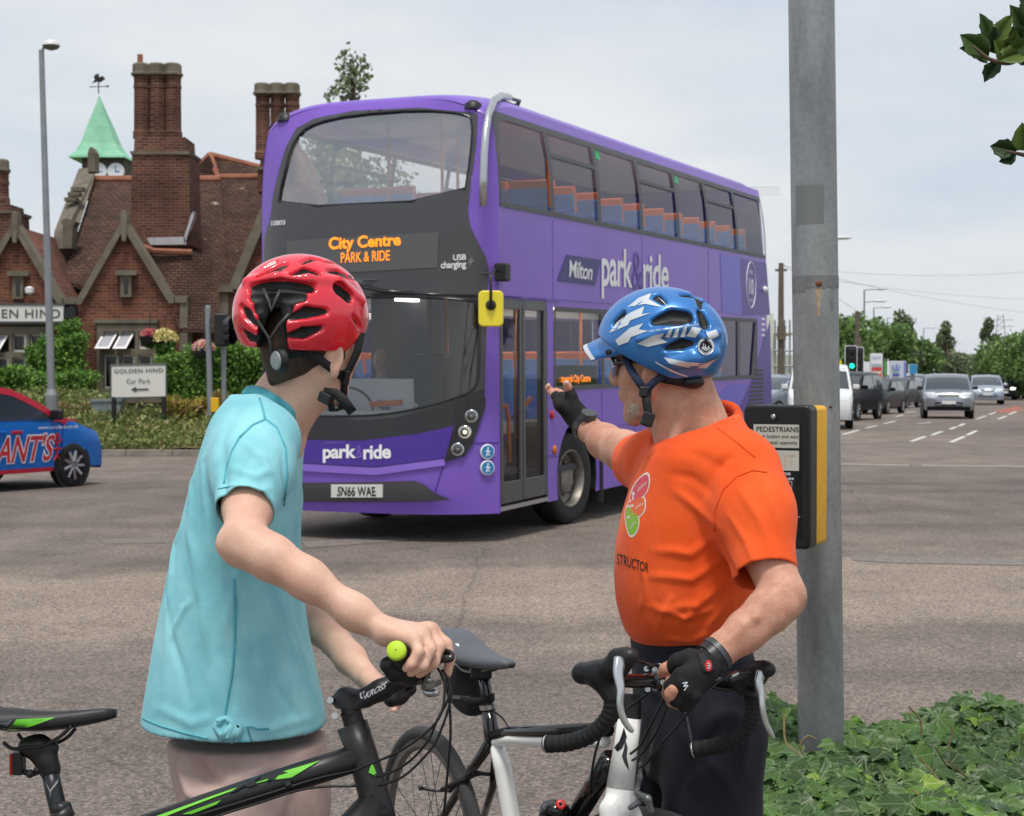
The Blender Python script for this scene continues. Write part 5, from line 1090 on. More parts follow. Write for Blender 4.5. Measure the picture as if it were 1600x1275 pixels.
# flowers hung on the pub
for i, (px, py, r, lab) in enumerate(((234, 524, .2, 'hanging basket of pink and pale yellow flowers beside the mullioned window'), (257, 528, .3, 'hanging basket of mostly pale yellow flowers at the corner of the gable'), (318, 543, .22, 'hanging basket of pink flowers above the clipped hedge'))):
 D = 39.0 if i < 2 else 36.2; p = A(px, py, D); T = thing('flower_basket', lab, 'flower basket', tuple(p)); g = np.random.default_rng(20+i); d = g.normal(size=(700, 3)); d /= np.linalg.norm(d, axis=1)[:, None]; d[:, 2] = np.abs(d[:, 2])*.9-.25
 pk = mat('pink_petal', '#d86a8c', .7), mat('cream_petal', '#e2d49a', .7), mat('red_petal', '#c4405c', .7)
 leaves(np.array(p)+d*r, .1, [pk, (pk[1], mat('yellow_petal', '#d8cf86', .7)), (pk[0], mat('pale_petal', '#e6b8c4', .7), pk[1])][i], 'blossom', T, 30+i); e = g.normal(size=(500, 3)); e /= np.linalg.norm(e, axis=1)[:, None]; e[:, 2] = -np.abs(e[:, 2])*1.7; leaves(np.array(p)+e*r*.8, .13, LF['hedge'], 'trailing_leaves', T, 40+i)
 q = MB(); q.lathe([(.0, -.3), (.2, -.2), (.25, -.02)], Matrix.Translation(p), 12); q.tube([p, p+Vector((0, .1, .55)), p+Vector((0, .9, .6))], .012, 5); q.obj('basket', m_iron, T, world=True)
# ------------------------------------------------------------------ trees
tree('poplar_tree', 'tall narrow tree rising behind the roof of the bus', Ax(553, 62), 62, Az(60, 62), 6.2, 5, 6500, 'dull', 'cone', 3, .22, lobes_n=22)
tree('poplar_tree', 'bushier tree behind the front of the bus, lower than the tall narrow one', Ax(520, 60), 60, Az(205, 60), 3.4, 2, 3500, 'dull', 'round', 4, .32)
far = [('broad round dark green tree behind the first green traffic light', 1335, 118, 490, 3.9, 'tree', 'round', 2), ('wide tree crown behind the red and white price sign', 1372, 122, 498, 4.4, 'tree', 'round', 5), ('tall tree behind the pale banner sign, highest of the left clump', 1398, 128, 487, 3.4, 'dull', 'round', 6), ('lower tree right of the pale banner sign', 1428, 130, 520, 3.4, 'tree', 'round', 7),
  ('pointed tree behind the row of distant lamps', 1478, 140, 505, 3.6, 'dull', 'cone', 8), ('tall ragged conifer below the pylon', 1545, 135, 500, 3.2, 'dull', 'cone', 9), ('broad dark tree at the right edge of the frame', 1592, 118, 528, 4.8, 'tree', 'round', 10), ('low dark tree between conifer and the road end', 1522, 160, 560, 4.0, 'dull', 'round', 13), ('second broad dark tree, cut by the right frame edge', 1625, 112, 520, 4.6, 'tree', 'round', 14), ('low tree left of the first green traffic light', 1302, 120, 520, 3.6, 'tree', 'round', 15)]
for lab, px, D, pt, w, kd, sh, sd_ in far: tree('roadside_tree', lab, Ax(px, D), D, Az(pt-6, D), w*1.12, .4, 5000, kd, sh, sd_, .32, 'trees along the far side of the main road')
for i, (x, y, h) in enumerate(((30, 33, 9), (38, 40, 11), (47, 47, 10), (58, 60, 12), (24, 24, 8), (66, 78, 11))): tree('roadside_tree', f'leafy street tree of the near pavement, {["lowest but one", "tall", "middle sized", "tallest", "lowest and nearest", "farthest"][i]} of the row', x, y, h, 6, 1.5, 1500, 'tree', 'round', 50+i, .7, 'street trees on the near pavement')
g = np.random.default_rng(60); n = 9000; X = 30+g.random(n)*140; wl = leaves(np.stack([X, 250+g.random(n)*6, g.random(n)*(3.6+1.6*np.sin(X*.21)+.8*np.sin(X*.9))], 1), 1.5, LF['dull'], 'distant_treeline', None, 61)
# ------------------------------------------------------------------ lamp posts, signals, signs
m_galv = mat('galvanised_steel', '#8f9396', .45, .5, var=.12, vscale=3); m_lampw = mat('lamp_housing', '#d9dad8', .4); m_wood = mat('grey_timber', '#6b5f54', .9, var=.2, vscale=4)
m_gon = mat('green_signal_lit', '#10e0a0', .3, emit=4.); m_off = mat('signal_dark', '#241c1c', .3)
T = thing('street_lamp', 'tall grey street lamp in front of the pub gables with a domed head', 'street lamp', tuple(A(82, 665, 34.5)), rot=(0, R(-1.4), 0))
q = MB(); q.cone((0, 0, -.6), (0, 0, .62), .125, .125); q.cone((0, 0, .62), (0, 0, .74), .125, .085); q.cone((0, 0, .74), (0, 0, 7.62), .08, .055); q.obj('post', m_galv, T, smooth=False, auto=40)
q = MB(); q.tube([(0, 0, 7.5), (.04, 0, 7.66), (.12, 0, 7.72)], .03, 6); q.obj('bracket', m_galv, T)
q = MB(); q.lathe([(0, .14), (.1, .13), (.17, .07), (.18, .02)], Matrix.Translation((.2, 0, 7.68)), 16); q.obj('lamp_head', m_lampw, T, smooth=True); q = MB(); q.lathe([(.18, .02), (.14, -.04), (.05, -.07), (0, -.07)], Matrix.Translation((.2, 0, 7.68)), 16); q.obj('lamp_bowl', mat('lamp_bowl', '#6a6860', .2), T, smooth=True)
def far_lamp(px, ptop, arm, lab, double=False, H=10.):
 D = (H-CAMH)*FPX/(HZ-ptop); T = thing('street_lamp', lab, 'street lamp', (Ax(px, D), D, 0), group='lamps along the main road')
 q = MB(); q.cone((0, 0, 0), (0, 0, H), .13, .08, 8); q.tube([(0, 0, H-.02), (arm*D/FPX, 0, H+.1)], .05, 6)
 if double: q.tube([(0, 0, H-1.2), (arm*D/FPX, 0, H-1.1)], .05, 6)
 q.obj('post', m_galv, T); q = MB(); q.sphere((arm*D/FPX, 0, H+.08), (.75, .2, .13), 10, 5)
 if double: q.sphere((arm*D/FPX, 0, H-1.1), (.7, .2, .13), 10, 5)
 q.obj('lamp_head', m_lampw, T, smooth=True)
for a in ((1350, 453, 24, 'nearest far street lamp with two heads, beside the first green traffic light', True), (1365, 481, 19, 'street lamp rising behind the red and white price sign'), (1386, 497, 17, 'street lamp in front of the tall tree clump'), (1410, 505, 15, 'street lamp left of the blue topped store'), (1443, 513, 15, 'street lamp above the blue topped store'), (1463, 522, 14, 'street lamp in front of the pointed tree'), (1486, 536, 12, 'street lamp right of the pointed tree'), (1497, 548, 10, 'farthest street lamp before the low dark tree'), (1288, 374, 24, 'street lamp whose head shows just right of the grey pole')): far_lamp(*a)
for px, pt, D, lab in ((1220, 411, 72, 'timber utility pole between the bus and the grey pole'), (1339, 486, 92, 'timber utility pole behind the first green traffic light')):
 T = thing('utility_pole', lab, 'utility pole', (Ax(px, D), D, 0)); q = MB(); q.cone((0, 0, 0), (0, 0, Az(pt, D)), .16, .11, 8); q.obj('post', m_wood, T); q = MB(); q.box((0, 0, Az(pt, D)-.3), (.5, .1, .1)); q.box((0, -.15, 3.4), (.35, .2, .6)); q.obj('fittings', m_wood, T)
T = thing('overhead_wires', 'thin overhead wires crossing the pale sky on the right', 'wires', tuple(A(1400, 460, 100)))
for a, b, D0, D1, sg in (((1222, 414), (1660, 495), 72, 140, 18), ((1260, 420), (1700, 415), 90, 110, 26), ((1341, 488), (1222, 414), 92, 72, -6), ((1240, 428), (1700, 470), 80, 130, 20)):
 q = MB(); q.tube([A(a[0]+(b[0]-a[0])*t, a[1]+(b[1]-a[1])*t+sg*4*t*(1-t)*.5, D0+(D1-D0)*t) for t in np.linspace(0, 1, 12)], .011, 4); q.obj('wire', mat('wire_grey', '#a3a8b0', .6), T, world=True)
def signal(px, py, D, lab, lit, h=.95, back=False, post=True):
 p = A(px, py, D); T = thing('traffic_light', lab, 'traffic light', (p.x, p.y, 0)); z = p.z
 q = MB(); q.cyl((0, .12, 0), (0, .12, z+h*.5), .057, 10); q.obj('post', m_galv, T)
 q = MB(); q.box((0, 0, z), (.34, .16, h)); hd_ = q.obj('signal_head', m_blk, T, bevel=.03); q = MB(); P = rrect(-.24, -h/2-.08, .24, h/2+.08, .06); q.prism([(x, .085, z+y) for x, y in P], (0, .015, 0)); q.obj('backing_board', m_blk, T)
 q = MB(); P2 = rrect(-.27, -h/2-.11, .27, h/2+.11, .07); q.prism([(x, .102, z+y) for x, y in P2], (0, .01, 0)); q.obj('board_edge', m_wht, T)
 for i in range(3):
  zz = z+(1-i)*h*.31; q = MB(); q.sphere((0, -.08, zz), (.1, .03, .1), 12, 6); q.obj('lamp', m_gon if (lit and i == 2) else m_off, T, smooth=True)
  q = MB(); q.tube([(.11*math.cos(a), -.1-.06*0, zz+.11*math.sin(a)) for a in np.linspace(-.3, math.pi+.3, 9)], .012, 4); v = q.v; q.obj('hood', m_blk, T)
signal(1330.5, 561, 73, 'traffic light showing green in front of the dark trees', True); signal(1341, 563, 74, 'traffic light seen from behind, next to the nearest green one', False)
signal(1487, 588, 150, 'left of two small far green traffic lights', True, 1.1); signal(1499, 587, 152, 'right of two small far green traffic lights', True, 1.1)
# the near-side signal beside the pub hedge (seen edge on) and the bare post with a yellow box
T = thing('signal_post', 'slim grey post with a yellow push button box in front of the hedge', 'post', (A(330, 660, 34.9).x, 34.9, 0), rot=(0, R(-1.2), 0)); x, y, _z = T.location
q = MB(); q.cyl((0, 0, 0), (0, 0, Az(480, y)), .06, 12); q.lathe([(.062, 0), (.05, .03), (0, .04)], Matrix.Translation((0, 0, Az(480, y))), 12); q.obj('post', m_galv, T); q = MB(); q.box((.1, .03, Az(633, y)), (.16, .2, .3)); q.obj('button_box', mat('box_yellow', '#e8b51e', .5), T, bevel=.02)
T = thing('traffic_light', 'black traffic signal head pointing away to the right, beside the slim post', 'traffic light', (A(347, 660, 34.95).x, 34.95, 0)); x, y, _z = T.location
q = MB(); z0, z1 = Az(541, y), Az(490, y); q.box((0, 0, (z0+z1)/2), (.26, .4, z1-z0)); q.obj('signal_head', m_blk, T, bevel=.04); q = MB(); q.cyl((.02, .1, 0), (.02, .1, z0), .055, 10); q.obj('post', m_galv, T)
for i in range(3): q = MB(); z = z1-.2-i*(z1-z0-.2)/3; q.cone((.05, -.05, z), (.26, -.2, z), .12, .13, 14, False); q.obj('hood', m_frm if i == 0 else m_blk, T)
# car park sign
D = 34.8; T = thing('car_park_sign', 'white board sign to the pub car park with a left pointing arrow', 'sign', (Ax(216, D), D, .8))
q = MB(); q.prism([A(*p, D) for p in ((173.5, 621.5), (173.5, 571), (259.5, 569), (259.5, 619.5))], (0, .05, 0)); q.obj('board', m_sgn, T, world=True)
q = MB()
for a, b in (((173, 621), (173, 570)), ((260, 620), (260, 569)), ((173, 570.5), (260, 569)), ((173, 622), (260, 620))): q.tube([A(*a, D), A(*b, D)], .018, 5)
q.obj('board_frame', m_ink, T, world=True)
q = MB(); qd = lambda a, b, c, d: [tuple(A(*p, D-.012)) for p in (a, b, c, d)]
text_on(q, 'GOLDEN HIND', qd((178, 583.5), (255, 581.5), (255, 575), (178, 577)), None, 0, .012, 1.1); q.obj('lettering', m_ink, T, world=True); q = MB(); text_on(q, 'Car Park', qd((198, 600), (235, 599), (235, 591), (198, 592)), None, 0, 0, 1.05); q.obj('lettering', m_ink, T, world=True)
q = MB(); q.poly([A(*p, D-.012) for p in ((204, 608.5), (213, 604), (213, 607.3), (232, 606.8), (232, 609.4), (213, 609.9), (213, 613))]); q.obj('arrow', m_ink, T, world=True)
q = MB(); q.cyl(A(256, 620, D+.03), A(256, 665, D+.03), .05, 8); q.cyl(A(178, 620, D+.03), A(178, 665, D+.03), .05, 8); q.obj('post', m_iron, T, world=True)
D = 35.4; T = thing('utility_cabinet', 'grey roadside cabinet left of the car park sign posts', 'cabinet', (Ax(165, D), D, .6)); q = MB(); q.prism([A(*p, D) for p in ((142, 668), (142, 626), (188, 625), (188, 668))], (0, .45, 0)); q.obj('case', mat('cabinet_grey', '#7f898c', .6, var=.08), T, world=True, bevel=.02); q = MB(); q.prism([A(*p, D-.03) for p in ((140, 628), (140, 624), (190, 623), (190, 627))], (0, .52, 0)); q.obj('lid', MATS['cabinet_grey'], T, world=True)
D = 36; T = thing('low_wall', 'low stone coped wall behind the car park sign', 'wall', (Ax(220, D), D, .5)); q = MB(); q.prism([A(*p, D) for p in ((186, 660), (186, 629), (250, 628), (250, 660))], (0, .3, 0)); q.obj('masonry', m_stone, T, world=True); q = MB(); q.prism([A(*p, D-.05) for p in ((184, 630), (184, 623), (252, 622), (252, 629))], (0, .4, 0)); q.obj('coping', m_stone, T, world=True)
# shops, boards and banners far along the road
def board(name, label, cat, x0, x1, y0, y1, D, layers, post=True, dep=.35):
 T = thing(name, label, cat, (Ax((x0+x1)/2, D), D, 0)); q = MB(); q.prism([A(*p, D) for p in ((x0, y1), (x0, y0), (x1, y0), (x1, y1))], (0, dep, 0)); q.obj('board', m_wht, T, world=True)
 for n_, m_, a, b, c, d in layers: q = MB(); q.poly([A(*p, D-.03) for p in ((a, d), (a, c), (b, c), (b, d))]); q.obj(n_, m_, T, world=True)
 if post: q = MB(); q.box(((x0+x1)/2*0+Ax((x0+x1)/2, D), D+dep/2+.01, Az(y1, D)/2), (abs(Ax(x1, D)-Ax(x0, D))*.5, dep*.6, Az(y1, D))); q.obj('plinth', m_galv, T, world=True)
 return T
r_ = mat('sign_red', '#cc4a48', .5); gr_ = mat('sign_grey', '#b4b8c0', .5); bl_ = mat('store_blue', '#2f8fc0', .5); db_ = mat('sign_deep_blue', '#2e56a4', .5); lb_ = mat('banner_pale', '#c4ccd8', .6); gn_ = mat('sign_green', '#5a9a5a', .5)
T = board('price_sign', 'tall white and red price totem behind the dark cars', 'sign', 1361, 1379, 552, 600, 92, [('red_panel', r_, 1362, 1378, 574, 596), ('grey_band', gr_, 1362, 1378, 568, 573), ('pale_panel', m_sgn, 1363, 1377, 580, 584)])
q = MB(); text_on(q, 'FORECOURT', [tuple(A(*p, 91.95)) for p in ((1363, 561), (1377, 561), (1377, 557), (1363, 557))]); q.obj('faint_lettering', db_, T, world=True)
T = board('white_board', 'white board with a small blue roundel beside the green traffic light', 'sign', 1345, 1361, 565, 600, 96, [('lower_panel', gr_, 1346, 1360, 592, 599)]); q = MB(); p = A(1356, 584.5, 95.9); q.lathe([(0, 0), (.14, 0)], Matrix.Translation(p) @ Matrix.Rotation(math.pi/2, 4, 'X'), 14); q.obj('roundel', db_, T, world=True)
T = board('banner_sign', 'pale blue banner sign with a circular emblem', 'sign', 1391, 1411, 564, 600, 94, [('banner_face', lb_, 1391.5, 1410.5, 565, 598)]); q = MB(); p = A(1400, 574, 93.9); q.tube([p+Vector((.18*math.cos(t), 0, .18*math.sin(t))) for t in np.linspace(2.6, 6.8, 14)], .03, 4); q.tube([p+Vector((0, 0, -.1)), p+Vector((.05, 0, .18))], .03, 4); q.box(p+Vector((0, 0, -.42)), (.36, .02, .12)); q.obj('emblem', db_, T, world=True)
board('banner_sign', 'narrow violet banner beside the pale banner sign', 'sign', 1412, 1416, 564, 598, 95, [('banner_face', mat('violet_banner', '#8286c0', .6), 1412, 1416, 565, 597)])
board('road_sign', 'square blue road sign with a white diagonal', 'sign', 1421, 1433, 569, 584, 90, [('sign_face', bl_, 1421.3, 1432.7, 569.3, 583.7)])
board('store_front', 'white store front with a blue fascia beyond the road signs', 'shop', 1421, 1461, 558, 600, 135, [('fascia', bl_, 1421, 1461, 558, 562), ('store_sign', db_, 1446, 1460, 589, 596), ('store_name', db_, 1448, 1455, 579, 583)], False, 6)
board('low_shop', 'low grey shop behind the far green traffic lights', 'shop', 1474, 1497, 571, 590, 180, [('shop_window', gr_, 1476, 1495, 574, 588)], False, 6); board('hoarding', 'small tan hoarding right of the store front', 'hoarding', 1461, 1473, 578, 590, 150, [('face', mat('tan_board', '#b9957c', .7), 1461, 1473, 578, 590)])
for px, lab, m_ in ((1314, 'yellow feather flag left of the first green traffic light', m_yel), (1383, 'white and green flag pole right of the price totem', gn_), (1388, 'white flag pole just left of the pale banner sign', m_wht)):
 D = 90; T = thing('feather_flag', lab, 'flag', (Ax(px, D), D, 0)); q = MB(); q.prism([A(*p, D) for p in ((px-2, 586), (px-2, 566), (px-.6, 560), (px+1.4, 566), (px+2, 586))], (0, .03, 0)); q.obj('flag', m_, T, world=True); q = MB(); q.cyl((0, .06, 0), (0, .06, Az(560, D)), .03, 6); q.obj('post', m_galv, T)
T = thing('recovery_lorry', 'small orange and white lorry far down the road', 'lorry', (Ax(1541, 160), 160, 0)); q = MB(); q.box((0, 0, 1.4), (2.2, 5, 1.6)); q.obj('body', m_wht, T, bevel=.1); q = MB(); q.box((0, -2.53, 1.75), (2.0, .05, .7)); q.obj('panel', mat('lorry_orange', '#e0905a', .5), T); q = MB(); [q.cyl((sx*1.05-.12, y, .45), (sx*1.05+.12, y, .45), .45, 12) for sx in (-1, 1) for y in (-1.7, 1.7)]; q.obj('wheel', m_tyre, T)
D = 118; T = thing('building_site', 'pale building with scaffolding between the bus and the grey pole', 'building', (Ax(1222, D), D, 0)); q = MB(); q.prism([A(*p, D) for p in ((1195, 602), (1195, 490), (1209, 490), (1209, 555), (1240, 555), (1240, 602))], (0, 12, 0)); q.obj('wall', m_sgn, T, world=True)
q = MB(); q.prism([A(*p, D-.1) for p in ((1209, 556), (1209, 520), (1238, 520), (1238, 524), (1213, 524), (1213, 556))], (0, 3, 0)); q.obj('slab', mat('raw_concrete', '#a89f92', .9), T, world=True)
for x in (1211, 1218, 1226, 1234): q = MB(); q.cyl(A(x, 602, D-.5), A(x, 500, D-.5), .06, 6); q.obj('scaffold_pole', m_galv, T, world=True)
for y in (572, 548): q = MB(); q.cyl(A(1208, y, D-.55), A(1240, y, D-.55), .06, 6); q.obj('scaffold_pole', m_galv, T, world=True)
q = MB(); q.poly([A(*p, D-.15) for p in ((1200, 565), (1200, 545), (1206, 545), (1206, 565))]); q.obj('window', gr_, T, world=True)
D = 320; T = thing('tower_crane', 'thin jib of a distant tower crane behind the back of the bus', 'crane', (Ax(1100, D), D, 0)); q = MB(); z = Az(298, D); h = .7
for dz in (-h, h): q.tube([(Ax(1080, D), D, z+dz), (Ax(1217, D), D, z+dz)], .12, 4)
for i in range(18): x0 = Ax(1150+i*3.8, D); x1 = Ax(1150+(i+1)*3.8, D); q.tube([(x0, D, z-h), ((x0+x1)/2, D, z+h), (x1, D, z-h)], .07, 4)
q.obj('jib', m_wht, T, world=True); q = MB(); q.box((0, 0, z/2), (1.6, 1.6, z)); q.obj('mast', m_wht, T)
D = 330; T = thing('pylon', 'faint lattice pylon rising over the ragged conifer', 'pylon', (Ax(1563, D), D, 0)); q = MB()
for s in (-1, 1): q.tube([(s*2, 0, 0), (s*.5, 0, Az(492, D))], .13, 4)
for i in range(12): z = i*Az(492, D)/12; w0 = 2-1.5*i/12; q.tube([(-w0, 0, z), (w0-.1, 0, z+Az(492, D)/12)], .1, 4)
for z in (500, 510): q.tube([(-2.6, 0, Az(z, D)), (2.6, 0, Az(z, D))], .1, 4)
q.obj('lattice', mat('hazed_steel', '#b2b9c4', .7), T)  # steel colour made paler, so the distance haze is put into it
# ------------------------------------------------------------------ the grey pole and its push button unit
def _pole(t, b):
 N = t.nodes.new; Lk = t.links.new; tc = N('ShaderNodeTexCoord'); b.inputs['Roughness'].default_value = .42; b.inputs['Metallic'].default_value = .35
 n = N('ShaderNodeTexNoise'); n.inputs['Scale'].default_value = 5; n.inputs['Detail'].default_value = 6; n.inputs['Roughness'].default_value = .65; mp = N('ShaderNodeMapping'); mp.inputs['Scale'].default_value = (1, 1, .35); Lk(tc.outputs['Object'], mp.inputs[0]); Lk(mp.outputs[0], n.inputs['Vector'])
 r = N('ShaderNodeValToRGB'); e = r.color_ramp.elements; e[0].position = .32; e[0].color = (*hexc('#74777a'), 1); e[1].position = .7; e[1].color = (*hexc('#a6a9ab'), 1); Lk(n.outputs['Fac'], r.inputs[0])
 n2 = N('ShaderNodeTexNoise'); n2.inputs['Scale'].default_value = 60; n2.inputs['Detail'].default_value = 3; Lk(tc.outputs['Object'], n2.inputs['Vector']); r2 = N('ShaderNodeValToRGB'); r2.color_ramp.elements[0].position = .3; r2.color_ramp.elements[0].color = (.8, .8, .8, 1); r2.color_ramp.elements[1].position = .6; Lk(n2.outputs['Fac'], r2.inputs[0])
 x = N('ShaderNodeMix'); x.data_type = 'RGBA'; x.blend_type = 'MULTIPLY'; x.inputs[0].default_value = .7; Lk(r.outputs[0], x.inputs[6]); Lk(r2.outputs[0], x.inputs[7])
 n3 = N('ShaderNodeTexNoise'); n3.inputs['Scale'].default_value = 9; n3.inputs['Detail'].default_value = 5; mp3 = N('ShaderNodeMapping'); mp3.inputs['Location'].default_value = (3, 1, 2); Lk(tc.outputs['Object'], mp3.inputs[0]); Lk(mp3.outputs[0], n3.inputs['Vector']); r3 = N('ShaderNodeValToRGB'); r3.color_ramp.elements[0].position = .66; r3.color_ramp.elements[1].position = .8; Lk(n3.outputs['Fac'], r3.inputs[0])
 y = N('ShaderNodeMix'); y.data_type = 'RGBA'; Lk(r3.outputs[0], y.inputs[0]); Lk(x.outputs[2], y.inputs[6]); y.inputs[7].default_value = (*hexc('#7d7266'), 1); Lk(y.outputs[2], b.inputs['Base Color'])
m_pole = swizzle_mat('weathered_pole', _pole)
PD = 5.3; PR = .0715; P0 = A(1283, 1150, PD); T = thing('signal_pole', 'thick weathered grey metal pole in the foreground with tape remnants and rust', 'pole', (P0.x, P0.y, 0), rot=(0, R(-.95), 0))
dz_ = P0.z; T.location.x = P0.x+math.tan(R(.95))*dz_
q = MB(); q.cyl((0, 0, 0), (0, 0, 4.2), PR, 48, False); q.obj('post', m_pole, T, smooth=True)
q = MB(); za = Az(432, PD); aa = np.linspace(math.pi*1.02, math.pi*1.98, 30); rn = np.random.default_rng(4)
a = q.ring([((PR+.0012)*math.cos(t), (PR+.0012)*math.sin(t), za) for t in aa]); b = q.ring([((PR+.0012)*math.cos(t), (PR+.0012)*math.sin(t), za-.03-.012*rn.random()-(.012 if i < 9 else 0)) for i, t in enumerate(aa)]); q.bridge(a, b, False); q.obj('tape_remnant', mat('grey_tape', '#77797a', .7, var=.15, vscale=40), T)
def on_pole(px, py, e=.002): u = (px-(1265+(py-40)*.0172))/36.; t = math.asin(max(-1, min(1, u))); return Vector(((PR+e)*math.sin(t), -(PR+e)*math.cos(t), Az(py, PD)))
for px, py, r, m_ in ((1271, 445, .009, mat('rust', '#74482c', .9, var=.4, vscale=80)), (1291, 635, .005, MATS['rust'])):
 q = MB(); p = on_pole(px, py, .0); q.sphere(p, (r*1.2, .006, r), 10, 6); q.obj('rust_hole', m_, T, smooth=True)
q = MB(); pts = []
for i, (w, y) in enumerate(((5, 446), (4, 460), (3, 475), (2, 495))): pts.append((on_pole(1271-w, y, .0009), on_pole(1271+w, y, .0009)))
a = q.ring([p[0] for p in pts]); b = q.ring([p[1] for p in pts]); q.bridge(a, b, False); q.obj('rust_streak', mat('rust_streak', '#a8937c', .7, var=.2, vscale=40), T)
q = MB(); P = [on_pole(1236+x, y, .0008) for x, y in ((0, 290), (40, 290), (40, 350), (0, 350))]
aa = [on_pole(1237+x, 0) for x in range(0, 44, 4)]; a = q.ring([on_pole(1238+x, 292, .0008) for x in range(0, 44, 4)]); b = q.ring([on_pole(1239+x, 352, .0008) for x in range(0, 44, 4)]); q.bridge(a, b, False); q.obj('sticker_ghost', mat('sticker_ghost', '#7c7f80', .5, .3), T)
# push button unit
m_bx = mat('box_black', '#151517', .38, var=.15, vscale=30, bump=.15, bscale=220); m_by = mat('signal_yellow', '#eeb012', .45, var=.06, vscale=20); m_face = mat('lit_panel', '#c3bfb2', .35, var=.06, vscale=15)
DB = 5.05; BYW = R(-27); c = A(1218, 744, DB-.02); T = thing('push_button_unit', 'black and yellow pedestrian push button unit fixed to the grey pole', 'push button unit', tuple(c), BYW)
sc_ = DB/FPX; W_, H_ = 108*sc_/2, 222*sc_/2
q = MB(); q.prism([(x, -.03, z) for x, z in rrect(-W_, -H_, W_, H_, .018, 5)], (0, .075, 0)); q.obj('front_cover', m_bx, T, bevel=.008)
q = MB(); q.prism([(x, .047, z) for x, z in rrect(-W_+.003, -H_+.003, W_-.003, H_-.003, .016, 5)], (0, .105, 0)); q.obj('back_case', m_by, T, bevel=.004)
q = MB(); q.box((.03, .17, 0), (.06, .06, .2)); q.obj('bracket', m_blk, T)
def bp(px, py, e=.0): return Vector(((px-1208)*sc_*1.02, -.0305-e, (743-py)*sc_))
def bq(x0, x1, y0, y1, e): return [bp(x0, y1, e), bp(x1, y1, e), bp(x1, y0, e), bp(x0, y0, e)]
q = MB(); q.poly(bq(1168, 1247, 660, 836, .0015)); q.obj('insert', mat('insert_black', '#0e0e10', .2, coat=.3), T)
for n_, y0, y1 in (('instruction_panel', 662, 698), ('wait_panel', 702, 733)): q = MB(); q.poly(bq(1172, 1244, y0, y1, .0025)); q.obj(n_, m_face, T)
q = MB(); tt = lambda s, x0, x1, y0, y1, b=0.: text_on(q, s, [tuple(p) for p in bq(x0, x1, y0, y1, .0032)], None, 0, b)
tt('PEDESTRIANS', 1177, 1243.5, 665.5, 673.5, .012); tt('push button and wait', 1177, 1243, 677.5, 684.8, .004); tt('for signal opposite', 1182, 1241, 687, 694, .004); q.obj('panel_text', m_gblk, T)
q = MB(); tt('WAIT', 1180, 1238, 708, 727, -.01); q.obj('wait_text', mat('ghost_orange', '#c9ae98', .5), T)
q = MB(); tt('cross', 1218, 1231, 736, 740, .01); tt('with care', 1214, 1236, 742, 747.5, .01)
for a, b in (((1217, 750), (1233, 750)), ((1217, 770), (1233, 770)), ((1217, 791), (1233, 791)), ((1217, 750), (1217, 791)), ((1233, 750), (1233, 791)), ((1212, 737), (1212, 803)), ((1222, 792), (1222, 797)), ((1229, 792), (1229, 795)), ((1222, 797), (1229, 795)), ((1221, 803), (1246, 804))): q.tube([bp(*a, .003), bp(*b, .003)], .0006, 4)
q.obj('panel_diagram', m_wht, T)
q = MB(); q.sphere(bp(1225, 775, .003), (.003, .001, .003), 8, 5)
for a, b, r in (((1225, 777), (1225, 782), .0028), ((1225, 782), (1222.5, 789), .0015), ((1225, 782), (1228, 788.5), .0015), ((1225, 778), (1221.5, 782), .0011), ((1225, 778), (1229, 781.5), .0011)): q.tube([bp(*a, .0035), bp(*b, .0035)], r, 6)
q.obj('green_figure', mat('figure_green', '#16b878', .5), T, smooth=True)
q = MB(); q.cyl(bp(1204, 650, -.002), bp(1204, 650, .006), .011, 16); q.obj('lens_hole', m_gblk, T); q = MB(); q.sphere(bp(1204, 650, .006), (.0075, .003, .0075), 12, 6); q.obj('screw', m_alu, T, smooth=True)
q = MB(); q.box((-.02, .02, -H_-.012), (.05, .05, .02)); q.obj('tactile_cone', m_by, T, bevel=.004); q = MB(); q.cyl((.028, .0, -H_-.02), (.028, .0, -H_+.002), .008, 12); q.obj('lock_screw', m_blk, T)
# ------------------------------------------------------------------ the two cyclists
m_skinA = mat('skin_pale', '#dcae96', .5, var=.08, vscale=26, detail=9, bump=.3, bscale=300, sss=.12, spec=.35, col2='#e2b8a2'); m_skinB = mat('skin_tanned', '#c98f74', .5, var=.15, vscale=34, detail=9, bump=.45, bscale=240, sss=.12, spec=.35, col2='#d6a189')
def skin_detail(m, red, spot):
 t = m.node_tree; b = t.nodes['Principled BSDF']; N = t.nodes.new; Lk = t.links.new; tc = N('ShaderNodeTexCoord'); c = b.inputs['Base Color'].links[0].from_socket
 for sc, dt, lo, hi, col, f in ((7, 3, .48, .68, red, .42), (170, 2, .60, .74, spot, .24), (420, 2, .5, .8, '#fff2e6', .2)):
  n = N('ShaderNodeTexNoise'); n.inputs['Scale'].default_value = sc; n.inputs['Detail'].default_value = dt; Lk(tc.outputs['Object'], n.inputs['Vector']); r = N('ShaderNodeValToRGB'); r.color_ramp.elements[0].position = lo; r.color_ramp.elements[1].position = hi; r.color_ramp.elements[1].color = (f, f, f, 1); Lk(n.outputs['Fac'], r.inputs[0])
  x = N('ShaderNodeMix'); x.data_type = 'RGBA'; Lk(r.outputs[0], x.inputs[0]); Lk(c, x.inputs[6]); x.inputs[7].default_value = (*hexc(col), 1); c = x.outputs[2]
 Lk(c, b.inputs['Base Color'])
skin_detail(m_skinA, '#d2917c', '#b98568'); skin_detail(m_skinB, '#b5745c', '#96604a')
